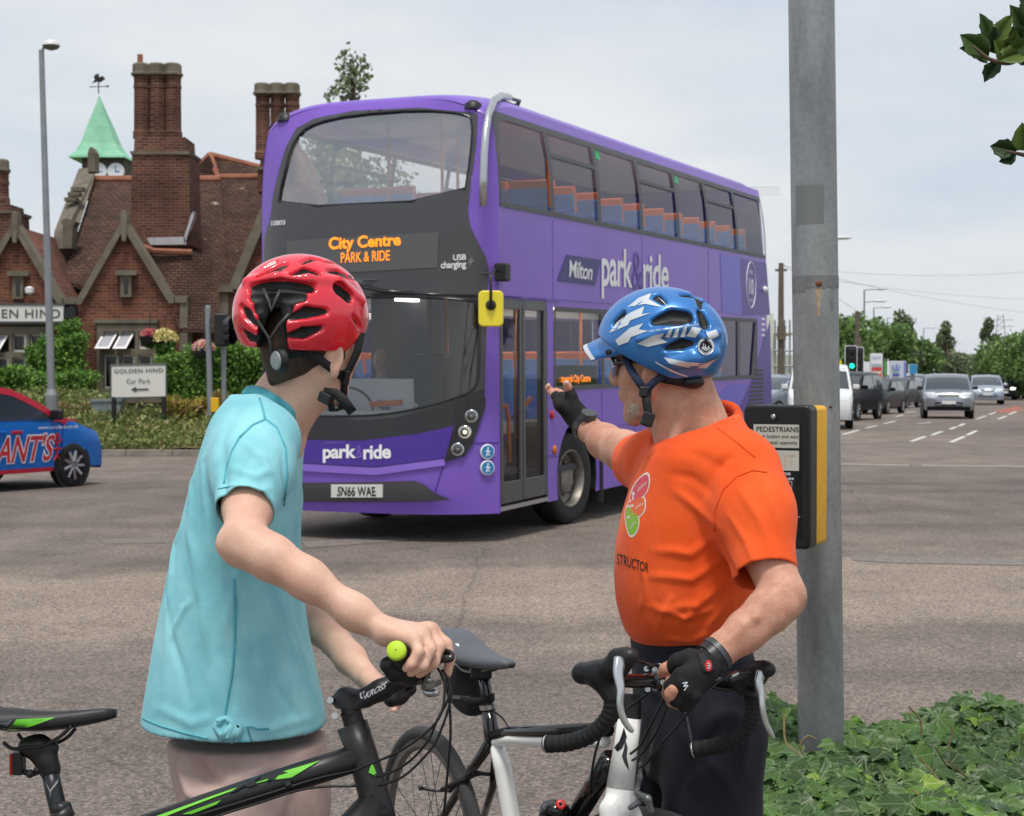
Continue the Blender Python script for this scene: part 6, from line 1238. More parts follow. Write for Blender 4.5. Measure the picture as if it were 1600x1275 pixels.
def cloth(name, c, c2, scale, weave=900.):
 m = mat(name, c, .9, var=.1, vscale=scale, col2=c2, bump=.25, bscale=weave, sheen=.08, spec=.2); t = m.node_tree; b = t.nodes['Principled BSDF']; old = b.inputs['Normal'].links[0].from_node
 tc = t.nodes.new('ShaderNodeTexCoord'); mp = t.nodes.new('ShaderNodeMapping'); mp.inputs['Scale'].default_value = (1, 1, .38); mp.inputs['Rotation'].default_value = (0, .35, 0); n = t.nodes.new('ShaderNodeTexNoise'); n.inputs['Scale'].default_value = 15; n.inputs['Detail'].default_value = 4; n.inputs['Roughness'].default_value = .55; n.inputs['Distortion'].default_value = .3
 q = t.nodes.new('ShaderNodeBump'); q.inputs['Strength'].default_value = .4; q.inputs['Distance'].default_value = .014; t.links.new(tc.outputs['Object'], mp.inputs[0]); t.links.new(mp.outputs[0], n.inputs['Vector']); t.links.new(n.outputs['Fac'], q.inputs['Height']); t.links.new(q.outputs[0], old.inputs['Normal']); return m
m_teal = cloth('turquoise_cotton', '#82ccd8', '#9cdce4', 9); m_oran = cloth('orange_cotton', '#f2571f', '#fa6730', 6); m_short = cloth('pink_beige_cotton', '#b39a92', '#c4aca4', 10); m_trou = cloth('dark_trousers', '#1b1d25', '#272a33', 8)
m_hair = mat('brown_hair', '#3b2b20', .6, var=.35, vscale=90, stretch=(1, 1, .12), bump=.6, bscale=220); m_beard = mat('white_beard', '#bda996', .85, var=.2, vscale=150, bump=.6, bscale=300)
m_redsh = mat('red_shell', '#e8283c', .22, coat=.7, var=.03); m_blksh = mat('black_foam', '#131314', .6, var=.3, vscale=60, bump=.3, bscale=160); m_strap = mat('black_webbing', '#17171a', .75, bump=.4, bscale=500); m_navyst = mat('navy_webbing', '#1d2b46', .75, bump=.4, bscale=500)
m_glove = mat('black_glove', '#161416', .85, var=.25, vscale=60, bump=.4, bscale=260); m_watch = mat('watch_black', '#222326', .35); m_watchg = mat('watch_grey', '#4a4d51', .4, .2)
def frame_(phi, tilt=0., roll=0.):
 f = Vector((math.sin(phi), math.cos(phi), 0)); r = Vector((math.cos(phi), -math.sin(phi), 0)); u = Vector((0, 0, 1))
 f, u = f*math.cos(tilt)-u*math.sin(tilt), u*math.cos(tilt)+f*math.sin(tilt); r, u = r*math.cos(roll)+u*math.sin(roll), u*math.cos(roll)-r*math.sin(roll)
 return f, r, u
def head_sdf(S, H, f, r, u, beard=False):
 L_ = lambda a, b, c: H+f*a+r*b+u*c
 M_ = np.array([f, r, u]).T; M_ = Matrix(((f.x, r.x, u.x), (f.y, r.y, u.y), (f.z, r.z, u.z)))
 S.ell(L_(-.01, 0, .025), (.098, .077, .1), M_, .02); S.ell(L_(.025, 0, -.03), (.066, .066, .085), M_, .03); S.cone(L_(.05, 0, -.085), L_(.068, 0, -.1), .03, .02, .03)      # cranium, face, chin
 for s in (-1, 1):
  S.cone(L_(.0, s*.056, -.06), L_(.055, s*.022, -.1), .018, .016, .025); S.cone(L_(.06, s*.035, -.02), L_(.045, s*.052, -.015), .02, .018, .02)      # jaw, cheekbone
  S.ell(L_(.083, s*.031, .012), (.012, .02, .011), M_, .008, 's'); S.ell(L_(.076, s*.031, .012), (.0125,)*3, None, .004)      # eye socket, eyeball
  S.cone(L_(.084, s*.015, .03), L_(.074, s*.048, .03), .009, .007, .01)
  e = L_(-.012, s*.083, -.03)      # ear, standing off the head
  Me = Matrix.Rotation(-s*.55, 3, u) @ M_; S.ell(e+u*.006, (.021, .0065, .031), Me, .008); S.ell(e-u*.024+f*.004, (.010, .006, .013), Me, .008); o_ = Me @ Vector((0, s, 0)); S.ell(e+o_*.0085+f*.003+u*.004, (.0115, .006, .018), Me, .004, 's')
 S.chain([L_(.088, 0, .02), L_(.106, 0, -.018), L_(.104, 0, -.024)], [.009, .013, .013], .01); S.ell(L_(.098, .011, -.026), .009, None, .006); S.ell(L_(.098, -.011, -.026), .009, None, .006)
 S.ell(L_(.088, 0, -.052), (.012, .024, .007), M_, .008); S.ell(L_(.086, 0, -.064), (.012, .02, .008), M_, .008); S.ell(L_(.1, 0, -.058), (.008, .024, .002), M_, .003, 's')
 return L_, M_
def px_ellipsoid(px, py, c, rad, M_, far=False):
 "where the sight line of a photo pixel meets an ellipsoid"
 o = Vector((0, 0, CAMH))-c; d = ray(px, py); Mi = M_.transposed(); o = Mi @ o; d = Mi @ d; o = Vector([o[i]/rad[i] for i in range(3)]); d = Vector([d[i]/rad[i] for i in range(3)])
 a = d.dot(d); b = o.dot(d); q = b*b-a*(o.dot(o)-1); t = (-b-math.sqrt(max(q, 0)))/a
 return Vector((0, 0, CAMH))+ray(px, py)*t
def ribbon(pts, w, axis, t=.0015):
 "flat strap along points, wide along axis"
 q = MB(); P = [Vector(p) for p in pts]; rr = []
 for i, p in enumerate(P):
  d = (P[min(i+1, len(P)-1)]-P[max(i-1, 0)]).normalized(); a = axis[i] if isinstance(axis, list) else axis; a = (Vector(a)-d*Vector(a).dot(d)).normalized(); n = d.cross(a)
  rr.append([p+a*w/2+n*t, p-a*w/2+n*t, p-a*w/2-n*t, p+a*w/2-n*t])
 return q.loft(rr)
def split_helmet(S, inner_d, c, rad, M_, names, mats, T, thr=.0055):
 V, Q = S.mesh(1); X = (V-np.array(c))@np.array(M_); k = np.sqrt(((X/np.array(rad))**2).sum(1)); dep = (1-k)*min(rad); fd = dep[Q].mean(1); sh = fd < thr
 out = []
 for m, n_, mm in ((sh, names[0], mats[0]), (~sh, names[1], mats[1])):
  q = Q[m]; u, inv = np.unique(q, return_inverse=True); out.append(sdf_obj(n_, V[u], inv.reshape(q.shape), mm, T))
 return out, V, Q, X
# ================================================= the young man in turquoise
DT = 3.42
TA = thing('person', 'young man in a turquoise T-shirt and red helmet, seen from behind', 'person', tuple(A(370, 1804, DT).xy)+(0,))
fA, rA, uA = frame_(R(45), R(4), R(-3)); HA = A(490, 537, 3.42)
def shirt_rows(rows, D): return [(Az(y, D), Ax((a+b)/2, D), D+dy, (b-a)/2*D/FPX, ry) for y, a, b, ry, dy in rows]
ROWA = [(616, 368, 424, .085, 0), (632, 347, 448, .13, 0), (655, 333, 465, .172, 0), (700, 319, 470, .2, 0), (760, 301, 469, .2, 0), (830, 283, 467, .195, 0), (900, 264, 467, .19, 0), (1000, 243, 481, .19, 0), (1100, 226, 503, .2, 0), (1150, 218, 511, .21, 0), (1215, 214, 514, .215, 0)]
S = SDF((-.66, 2.86, .9), (-.02, 3.9, 1.72), .0034)
L_, M_ = head_sdf(S, HA, fA, rA, uA)
S.chain([A(425, 668, 3.42), A(443, 630, 3.42), A(474, 575, 3.415)], [.075, .06, .056], .03); S.cone(A(462, 640, 3.40), A(505, 600, 3.40), .035, .035, .03)
S.cone(A(402, 705, 3.32), A(412, 700, 3.54), .055, .055, .05); S.cone(A(392, 740, 3.42), A(375, 860, 3.42), .082, .09, .05)
# right arm
S.chain([A(408, 700, 3.27), A(388, 790, 3.13), A(381, 842, 3.04)], [.055, .043, .037], .03); S.cone(A(354, 852, 3.03), A(372, 864, 3.03), .012, .018, .03)
S.chain([A(382, 848, 3.03), A(425, 872, 3.01), A(480, 905, 2.995), A(555, 957, 2.98), A(597, 984, 2.975)], [.0355, .0352, .031, .0255, .0228], .035)
hs = dict(k=.008)
K = [A(647, 1002, 2.925), A(660, 991, 2.95), A(669, 985, 2.977), A(674, 986, 3.003)]; Wr = [A(600, 985, 2.955), A(600, 983, 2.965), A(600, 981, 2.98), A(602, 982, 2.995)]
for k_, w_ in zip(K, Wr): S.cone(w_, k_, .0175, .0125, .014)
S.cone(A(600, 995, 2.96), A(640, 1008, 2.945), .016, .013, .012)
S.chain([K[0], A(654, 1018, 2.905), A(642, 1038, 2.897), A(634, 1045, 2.9)], [.0115, .0098, .009, .0075], .006); S.chain([K[1], A(673, 1014, 2.925), A(661, 1040, 2.912), A(642, 1052, 2.917)], [.0125, .0105, .0095, .008], .006)
S.chain([K[2], A(686, 1010, 2.955), A(678, 1036, 2.94), A(655, 1054, 2.945)], [.0128, .011, .0098, .008], .006); S.chain([K[3], A(697, 1006, 2.99), A(703, 1028, 2.982), A(699, 1053, 2.98)], [.0125, .0108, .0098, .0085], .006)
S.chain([A(606, 990, 3.0), A(632, 1010, 3.035), A(655, 1036, 3.03)], [.02, .014, .011], .012)
for p in K: S.ell(p+Vector((0, -.002, .004)), .0108, None, .012)
# left arm, passing behind the shirt
S.chain([A(412, 700, 3.58), A(428, 820, 3.68), A(448, 925, 3.68)], [.052, .046, .041], .02); S.chain([A(450, 930, 3.67), A(505, 980, 3.6), A(548, 1030, 3.5), A(572, 1058, 3.44)], [.04, .038, .03, .025], .02)
for i in range(4): S.cone(A(576, 1058+2*i, 3.44-.012*i), A(604, 1070+6*i, 3.42-.02*i), .016, .012, .012); S.chain([A(604, 1070+6*i, 3.42-.02*i), A(622, 1085+4*i, 3.40-.02*i), A(616, 1100+3*i, 3.38-.02*i)], [.0115, .01, .0085], .006)
S.chain([A(582, 1066, 3.40), A(604, 1078, 3.35), A(618, 1082, 3.33)], [.017, .013, .011], .01)
V, Q = S.mesh(4); bodyA = sdf_obj('body', V, Q, m_skinA, TA)
# hair
S = SDF((-.56, 3.25, 1.5), (-.3, 3.6, 1.76), .003); S.ell(HA+fA*-.012+uA*.025, (.104, .083, .106), M_, .01); S.chain([HA-fA*.07-uA*.02, HA-fA*.062-uA*.068], [.045, .038], .03); S.chain([HA-fA*.02+rA*.045-uA*.0, HA+fA*.012+rA*.066-uA*.03], [.03, .012], .02)
pn = (A(405, 607, 3.3)-A(520, 566, 3.3)).cross(Vector((0, 1, .08))).normalized(); pn = pn if pn.z < 0 else -pn
S.plane(A(450, 596, 3.3), pn, .004); S.plane(HA+fA*.03, fA, .004); V, Q = S.mesh(1); sdf_obj('hair', V, Q, m_hair, TA)
# T-shirt
def tshirt(T, name, rows, D, sleeves, cuts, neck, mats, wr, h=.0052, k=.05, lo=None, hi=None, zlow=None, thick=.003, seam=None):
 S = SDF(lo, hi, h); S.stack(shirt_rows(rows, D), .03, pw=2.25)
 for pts, rs in sleeves: S.chain(pts, rs, k)
 for p, n in cuts: S.plane(p, n, .002)
 for p, q_, ra, rb in neck: S.cone(p, q_, ra, rb, .012, 's')
 V, Q = S.mesh(2); V = wrinkle(V, Q, [(p, w*.8, a*1.05) for p, w, a in wr])
 N = vnormals(V, Q); c = V[Q].mean(1); drop = np.zeros(len(Q), bool)
 for p, n in cuts:
  n_ = np.array(Vector(n).normalized()); d = np.abs((c-np.array(p))@n_); drop |= (d < h*1.1) & ((N[Q].mean(1)@n_) > .75)
 for p, q_, ra, rb in neck:
  d, t = segdist(c, p, q_); drop |= (d < ra+(rb-ra)*t+h*.9)
 return V, Q[~drop]
zh = .845; arm_d = (A(378, 815, 3.09)-A(405, 700, 3.27)).normalized()
WA = [([A(312, 700, 3.2), A(322, 780, 3.2), A(330, 880, 3.2)], .012, .005), ([A(255, 900, 3.3), A(270, 1000, 3.25), A(300, 1110, 3.2)], .012, -.005), ([A(318, 950, 3.2), A(335, 1040, 3.2), A(340, 1110, 3.2)], .01, .005), ([A(380, 900, 3.2), A(392, 980, 3.2), A(400, 1050, 3.2)], .01, -.005), ([A(425, 900, 3.2), A(455, 1000, 3.2), A(475, 1060, 3.22)], .011, .006), ([A(385, 870, 3.2), A(370, 900, 3.2), A(350, 1000, 3.2)], .012, .006), ([A(400, 700, 3.15), A(380, 740, 3.1), A(350, 775, 3.1)], .009, -.004), ([A(425, 760, 3.15), A(400, 775, 3.1), A(380, 780, 3.1)], .008, .004), ([A(300, 730, 3.25), A(296, 830, 3.24), A(318, 950, 3.22), A(322, 1060, 3.22)], .014, .006), ([A(340, 850, 3.2), A(352, 960, 3.2), A(372, 1090, 3.2)], .011, .005), ([A(280, 800, 3.3), A(268, 900, 3.3), A(255, 1080, 3.3)], .016, .006), ([A(395, 880, 3.22), A(420, 980, 3.22), A(450, 1090, 3.23)], .016, .006), ([A(440, 860, 3.25), A(452, 960, 3.25), A(490, 1080, 3.28)], .014, .005), ([A(405, 1000, 3.21), A(430, 1070, 3.2), A(470, 1130, 3.23)], .01, -.004),
  ([A(358, 730, 3.15), A(400, 745, 3.1), A(425, 735, 3.15)], .009, .005), ([A(350, 760, 3.12), A(385, 760, 3.08), A(420, 775, 3.1)], .008, .004), ([A(378, 690, 3.2), A(410, 715, 3.15), A(432, 760, 3.15)], .01, .005), ([A(440, 700, 3.2), A(446, 760, 3.2), A(440, 830, 3.2)], .012, -.006), ([A(345, 690, 3.2), A(350, 760, 3.2), A(336, 800, 3.2)], .016, -.007),
  ([A(335, 1120, 3.2), A(300, 1130, 3.22), A(240, 1105, 3.3)], .012, .004), ([A(350, 1130, 3.2), A(420, 1140, 3.2), A(490, 1120, 3.25)], .012, .004), ([A(265, 1000, 3.3), A(282, 960, 3.28), A(300, 935, 3.25)], .008, .004), ([A(345, 1140, 3.2), A(360, 1100, 3.2), A(368, 1050, 3.2)], .012, -.004), ([A(390, 620, 3.3), A(360, 660, 3.25), A(330, 740, 3.3)], .02, -.004)]
ring_ = lambda C, e1, e2, n=40: [C+e1*math.cos(t)+e2*math.sin(t) for t in np.arange(n+1)*2*math.pi/n]
CA_, eA1, eA2 = A(429, 641, 3.42), Vector((.0535, 0, -.036)), Vector((.014, -.072, .021)); nA = eA1.cross(eA2).normalized(); nA = nA if nA.z > 0 else -nA
neckA = [(CA_, CA_+nA*.12, .06, .075)]
V, Q = tshirt(TA, 'tshirt', ROWA, DT, [([A(412, 688, 3.29), A(397, 735, 3.2), A(382, 798, 3.11)], [.07, .066, .056]), ([A(414, 690, 3.55), A(422, 780, 3.65), A(428, 830, 3.68)], [.066, .058, .052])], [((0, 0, zh), (-.03, 0, -1))], neckA, m_teal, WA, lo=(-.78, 2.98, .8), hi=(-.28, 3.8, 1.58))
def trim_sleeve(V, Q, p, d, reach=.14):
 "open the sleeve end: drop the faces beyond plane p,d close to p"
 c = V[Q].mean(1); p = np.array(p); d = np.array(d); w = (c-p)@d; near = np.linalg.norm(c-p-w[:, None]*d, axis=1) < reach
 Q2 = Q[~((w > 0) & near & (w < .14))]; vw = (V-p)@d; nv = np.linalg.norm(V-p-vw[:, None]*d, axis=1) < reach; E = np.sort(np.concatenate([Q2[:, [i, (i+1) % 4]] for i in range(4)]), 1); E, n_ = np.unique(E, axis=0, return_counts=True); bd = np.zeros(len(V), bool); bd[E[n_ == 1].ravel()] = True; m = nv & bd & (np.abs(vw) < .016); V = V.copy(); V[m] -= vw[m][:, None]*d; return V, Q2
def compact(V, Q): u, i = np.unique(Q, return_inverse=True); return V[u], i.reshape(Q.shape)
V, Q = trim_sleeve(V, Q, A(382, 797, 3.11), arm_d, .075); V, Q = compact(V, Q); sdf_obj('tshirt', V, Q, m_teal, TA, solid=.003); _keepA = surf_of(V, Q)
tsA = TA.children[-1]
# collar ribbing, sleeve hem, side seam, knot at the side
m_teald = cloth('turquoise_rib', '#55aebd', '#66bac8', 30)
def seam(q, V, pts, r, e=.0006, n=5):
 P = [Vector((x, y, 0)) for x, y in pts]; D_ = []
 for a, b in zip(P, P[1:]):
  k = max(1, int((b-a).length/5)); D_ += [a+(b-a)*t/k for t in range(k)]
 D_.append(P[-1]); return q.tube([onpx(p.x, p.y, V, e) for p in D_], r, n)
def onpx(px, py, V, e=.001): return on_surf(A(px, py, 3.), V, None, e)
q = MB(); seam(q, V, ((366, 905), (368, 950), (367, 1000), (363, 1050), (355, 1095), (350, 1125)), .0028); seam(q, V, ((374, 684), (362, 705), (354, 730), (350, 755)), .0022); seam(q, V, ((405, 622), (411, 640), (414, 655)), .0022); seam(q, V, ((374, 684), (395, 664), (415, 655), (432, 668), (446, 700), (449, 740), (444, 790)), .0024)
seam(q, V, ((222, 1122), (250, 1134), (290, 1146), (325, 1154)), .0018); seam(q, V, ((372, 1158), (420, 1160), (465, 1154), (506, 1140)), .0018); seam(q, V, ((341, 764), (365, 759), (392, 767), (420, 790)), .0016)
q.obj('seam', m_teald, tsA, world=True, smooth=True)
q = MB(); seam(q, V, ((338, 1128), (352, 1122), (364, 1130), (366, 1142), (355, 1152), (342, 1146), (336, 1134), (345, 1126)), .006); seam(q, V, ((346, 1152), (338, 1165), (330, 1172)), .008); seam(q, V, ((356, 1152), (361, 1166), (366, 1180)), .008); q.obj('side_knot', m_teal, tsA, world=True, smooth=True)
q = MB(); q.tube(ring_(CA_-nA*.004, eA1*1.03, eA2*1.03), .0085, 8, flat=(nA, 1.5)); q.obj('collar', m_teald, tsA, world=True, smooth=True)
# shorts and legs
rows = [(1150, 262, 505, .17, 0), (1200, 268, 512, .18, 0), (1260, 285, 515, .19, 0), (1330, 300, 505, .19, 0)]
S = SDF((-.75, 3.1, .35), (-.25, 3.75, .95), .007); S.stack(shirt_rows(rows, DT), .03, pw=2.3); S.chain([A(390, 1290, 3.3), A(410, 1500, 3.3)], [.115, .1], .04); S.chain([A(400, 1290, 3.54), A(420, 1500, 3.54)], [.115, .1], .04); S.plane((0, 0, .42), (0, 0, -1))
V, Q = S.mesh(2); V = wrinkle(V, Q, [([A(300, 1180, 3.25), A(320, 1215, 3.2), A(350, 1230, 3.2)], .014, -.018), ([A(280, 1190, 3.3), A(300, 1240, 3.25), A(330, 1262, 3.2)], .012, .016), ([A(430, 1195, 3.2), A(390, 1220, 3.2), A(340, 1235, 3.2)], .011, .013), ([A(470, 1200, 3.2), A(440, 1250, 3.2), A(430, 1290, 3.2)], .012, .01)]); shA = sdf_obj('shorts', V, Q, m_short, TA); _keepB = surf_of(V, Q)
q = MB(); seam(q, V, ((462, 1200), (460, 1235), (461, 1270)), .002); q.obj('pocket_seam', m_short, shA, world=True)
S = SDF((-.75, 3.1, 0), (-.2, 3.8, .55), .009)
for D in (3.3, 3.54): x = A(412, 1500, D); S.chain([(x.x, D, .5), (x.x-.01, D, .42), (x.x-.03, D, .3), (x.x-.01, D, .09)], [.06, .052, .055, .036], .02)
V, Q = S.mesh(1); sdf_obj('legs', V, Q, m_skinA, TA)
for D in (3.3, 3.54): x = A(412, 1500, D).x; S = SDF((x-.2, D-.1, -.01), (x+.3, D+.1, .16), .007); S.chain([(x-.05, D, .05), (x+.06, D, .045), (x+.16, D, .035)], [.045, .046, .035], .03); S.cone((x-.02, D, .08), (x+.0, D, .11), .045, .045, .03); S.plane((0, 0, 0), (0, 0, -1)); V, Q = S.mesh(1); sdf_obj('shoe', V, Q, m_blk, TA)
# red helmet
def helmet(T, c, rad, M_, vents, cut, names, mats, extra=None, inner=.80, thr=.0055, label=None):
 f, r, u = (Vector(x) for x in np.array(M_).T); R_ = max(rad)+.03
 S = SDF(tuple(Vector(c)-Vector((R_,)*3)), tuple(Vector(c)+Vector((R_,)*3)), .0021); S.ell(c, rad, M_, .01)
 if extra: extra(S)
 S.ell(Vector(c)-u*.012, [x*inner for x in rad], M_, .006, 's')
 for p, n in cut: S.plane(p, n, .004)
 for pts, rs, mir in vents:
  P = [px_ellipsoid(*p, Vector(c), rad, M_) for p in pts]
  S.chain(P, rs, .004, 's')
  if mir:
   P = [p-r*2*((p-Vector(c)).dot(r)) for p in P]; S.chain(P, rs, .004, 's')
 return split_helmet(S, None, c, rad, M_, names, mats, T, thr)
hf, hr, hu = frame_(R(47), R(2), R(-4)); HM = Matrix(((hf.x, hr.x, hu.x), (hf.y, hr.y, hu.y), (hf.z, hr.z, hu.z))); HC = A(471, 492, 3.40); HRAD = (.147, .112, .122)
p_ = 1/775.
HT = thing('helmet', None, None, (0, 0, 0)); HT.parent = TA
vents = [([(394, 450), (440, 445), (486, 450)], [9*p_, 10*p_, 8*p_], False), ([(396, 462), (430, 468), (472, 462)], [11*p_, 14*p_, 10*p_], False), ([(408, 478), (425, 486), (446, 478)], [16*p_, 22*p_, 14*p_], False), ([(424, 500), (424, 520), (424, 548)], [22*p_, 22*p_, 26*p_], False), ([(450, 498), (480, 488), (509, 487)], [5*p_, 10*p_, 6*p_], False), ([(447, 526), (475, 521), (503, 513)], [5*p_, 10*p_, 5*p_], False),
   ([(530, 451), (545, 463)], [11*p_, 11*p_], True), ([(377, 480), (386, 492), (398, 508)], [6*p_, 9*p_, 6*p_], False), ([(377, 516), (388, 528), (402, 534)], [6*p_, 10*p_, 8*p_], False), ([(402, 434), (424, 425), (446, 413)], [4*p_, 8*p_, 6*p_], False), ([(412, 417), (432, 408)], [3*p_, 4*p_], False), ([(456, 430), (478, 424), (496, 428)], [5*p_, 10*p_, 7*p_], False), ([(470, 411), (488, 404), (502, 406)], [4*p_, 6*p_, 4*p_], False), ([(512, 423), (530, 425), (546, 434)], [4*p_, 7*p_, 5*p_], True), ([(505, 409), (530, 414)], [3*p_, 4*p_], False), ([(552, 495), (563, 512)], [4*p_, 4*p_], True)]
def exA(S): S.chain([px_ellipsoid(x, y, HC, HRAD, HM) for x, y in ((385, 440), (430, 434), (480, 436), (530, 440), (565, 470))], [.008, .009, .009, .008, .008], .012)
helmet(HT, HC, HRAD, HM, vents, [(A(470, 545, 3.4), hf*.02-hu*1.), (A(545, 540, 3.4), hf*.75-hu*1.)], ('shell', 'liner'), (m_redsh, m_blksh), exA)
q = MB(); ip = lambda x, y: px_ellipsoid(x, y, HC, [r_*.955 for r_ in HRAD], HM)
for P in (((412, 452), (420, 470), (424, 486), (430, 470), (438, 453)), ((392, 482), (405, 505), (421, 530), (436, 508), (452, 490)), ((421, 530), (424, 545), (428, 556))): q.tube([ip(*p) for p in P], [.0035]*len(P), 7)
q.obj('inner_ribs', mat('rib_grey', '#3a3b3d', .5), HT, world=True, smooth=True)
q = MB(); d0 = A(434, 563, 3.298); nrm = (-hf*.95-hu*.1-hr*.05).normalized(); Md = Matrix.Translation(d0) @ nrm.to_track_quat('Z', 'Y').to_matrix().to_4x4(); q.lathe([(0, .008), (.0165, .007), (.0185, .004), (.0185, -.008)], Md, 28, False); q.obj('dial', mat('dial_grey', '#8d9496', .5), HT, world=True, auto=30)
q = MB(); q.lathe([(.0185, .004), (.0225, .003), (.0235, -.01)], Md, 28); q.obj('dial_ring', m_blksh, HT, world=True, smooth=True)
hc = lambda a, b, c: HA+hf*a+hr*b+hu*c
ribbon([hc(-.03, -.088, .0), hc(-.085, -.06, -.018), hc(-.108, 0, -.024), hc(-.092, .05, -.02), hc(-.05, .082, -.005), hc(.0, .088, .015)], .022, Vector((0, 0, 1))).obj('cradle', m_blksh, HT, world=True, smooth=True)
jx = hc(.022, .080, -.062)
ribbon([hc(.055, .082, .03), hc(.045, .086, -.01), hc(.03, .084, -.045), jx], .017, hf).obj('strap', m_strap, HT, world=True, smooth=True)
ribbon([hc(-.075, .066, -.01), hc(-.04, .082, -.03), hc(-.005, .084, -.05), jx], .017, hu).obj('strap', m_strap, HT, world=True, smooth=True)
ribbon([jx, hc(.03, .07, -.09), hc(.05, .045, -.125), hc(.06, .0, -.135)], .017, hf).obj('strap', m_strap, HT, world=True, smooth=True)
e0 = A(506, 613, 3.33); ribbon([e0, A(524, 615, 3.32), A(537, 625, 3.31), A(551, 645, 3.31)], .02, Vector((.6, -.3, .75))).obj('strap_end', m_strap, HT, world=True, smooth=True)
q = MB(); q.box(jx+hr*.004, (.016, .012, .03), rot=(0, .2, -.7)); q.obj('strap_slider', m_blk, HT, world=True, bevel=.003); q = MB(); q.box(A(510, 622, 3.335), (.03, .02, .022), rot=(0, .4, -.5)); q.obj('buckle', m_blk, HT, world=True, bevel=.004)
ribbon([A(512, 622, 3.34), A(517, 632, 3.335), A(519, 642, 3.335)], .014, Vector((1, -.5, 0))).obj('strap_end', m_strap, HT, world=True, smooth=True)
q = MB(); P = [px_ellipsoid(x, y, HC, [r_*1.012+.0005 for r_ in HRAD], HM) for x, y in ((525, 437), (556, 447), (557, 441), (526, 431))];
text_on(q, 'AL BURN', [tuple(p+(p-HC).normalized()*.012) for p in P], None, 0, .04); q.obj('decal', m_gblk, HT, world=True)
# ================================================= the instructor in orange
DI = 3.62
TB = thing('person', 'instructor in an orange T-shirt and blue helmet pointing at the bus', 'person', tuple(A(1085, 1736, DI).xy)+(0,))
fB, rB, uB = frame_(R(-62), R(3), R(2)); HB = A(1032, 572, 3.6)
S = SDF((.05, 3.0, .9), (.75, 4.45, 1.74), .0036)
L_, MB_ = head_sdf(S, HB, fB, rB, uB)
S.chain([A(1092, 705, 3.62), A(1072, 650, 3.61), A(1058, 600, 3.605)], [.085, .07, .064], .035); S.cone(A(1108, 690, 3.56), A(1086, 610, 3.56), .055, .036, .03); S.cone(A(1046, 688, 3.57), A(1042, 640, 3.56), .03, .03, .03); S.chain([A(1050, 702, 3.52), A(1068, 640, 3.54), A(1082, 600, 3.55)], [.012, .014, .016], .015)
S.cone(A(1092, 745, 3.62), A(1135, 745, 3.55), .07, .08, .05); S.cone(A(1095, 790, 3.62), A(1080, 900, 3.62), .1, .11, .05)
# left arm, hand on the bar
S.chain([A(1165, 745, 3.45), A(1192, 850, 3.36), A(1222, 925, 3.3)], [.062, .05, .043], .02); S.cone(A(1238, 940, 3.3), A(1228, 950, 3.29), .02, .024, .025)
S.chain([A(1222, 932, 3.29), A(1200, 955, 3.27), A(1165, 985, 3.25), A(1128, 1015, 3.23), A(1108, 1032, 3.22)], [.041, .041, .036, .029, .0265], .02, sq=((0, 1, 0), .95))
for a, b, r in (((1215, 925), (1150, 985), .010), ((1226, 950), (1165, 1010), .012)): S.cone(A(*a, 3.25), A(*b, 3.225), r, .006, .03)
for a, b, c_, r in (((1210, 940), (1180, 965), (1140, 1000), .004), ((1195, 948), (1160, 975), (1125, 1012), .0035), ((1200, 962), (1165, 990), (1130, 1020), .0035)): S.chain([A(a[0], a[1], 3.255), A(b[0], b[1], 3.215), A(c_[0], c_[1], 3.202)], [r, r, r*.8], .012)
# right arm stretched out behind the chest
S.chain([A(1045, 725, 3.8), A(1000, 712, 3.92)], [.055, .05], .03); S.chain([A(1002, 711, 3.92), A(975, 705, 4.0), A(945, 690, 4.08), A(918, 669, 4.16), A(905, 655, 4.18)], [.048, .047, .041, .029, .027], .02)
S.cone(A(995, 722, 3.9), A(950, 705, 4.05), .02, .012, .03)
# fingertips of both hands
tips = [([A(872, 622, 4.2), A(862, 613, 4.22), A(856, 605, 4.23)], [.0105, .010, .0085]), ([A(882, 625, 4.24), A(876, 615, 4.26), A(868, 610, 4.27)], [.0105, .010, .0085]), ([A(890, 612, 4.18), A(887, 604, 4.17), A(885, 599, 4.165)], [.011, .0105, .009]), ([A(885, 628, 4.27), A(880, 618, 4.29), A(872, 614, 4.3)], [.01, .0095, .008])]
for P, rs in tips: S.chain(P, rs, .005)
V, Q = S.mesh(3); sdf_obj('body', V, Q, m_skinB, TB)
# thin fingernails
for p, d in ((A(857, 604.5, 4.222), 0), (A(885.5, 600, 4.158), 0)): q = MB(); q.sphere(p+Vector((0, -.006, .003)), (.0055, .003, .006), 8, 5); q.obj('fingernail', mat('nail', '#e2b8a4', .3), TB, world=True, smooth=True)
# beard, cropped hair
S = SDF((.14, 3.4, 1.4), (.46, 3.8, 1.75), .003); h_ = lambda a, b, c: HB+fB*a+rB*b+uB*c
S.cone(h_(.053, 0, -.087), h_(.070, 0, -.103), 0.031, .0205, .02)
for s in (-1, 1): S.chain([h_(.015, s*.06, -.06), h_(.04, s*.042, -.088), h_(.06, s*.018, -.102)], [.009, .0145, .016], .02)
S.plane(h_(0, 0, -.055), uB*.8+fB*.3, .006); V, Q = S.mesh(1); V = V+vnormals(V, Q)*(.0015*np.sin(V[:, 0]*1500)*np.sin(V[:, 2]*1400+V[:, 1]*900))[:, None]; sdf_obj('beard', V, Q, m_beard, TB)
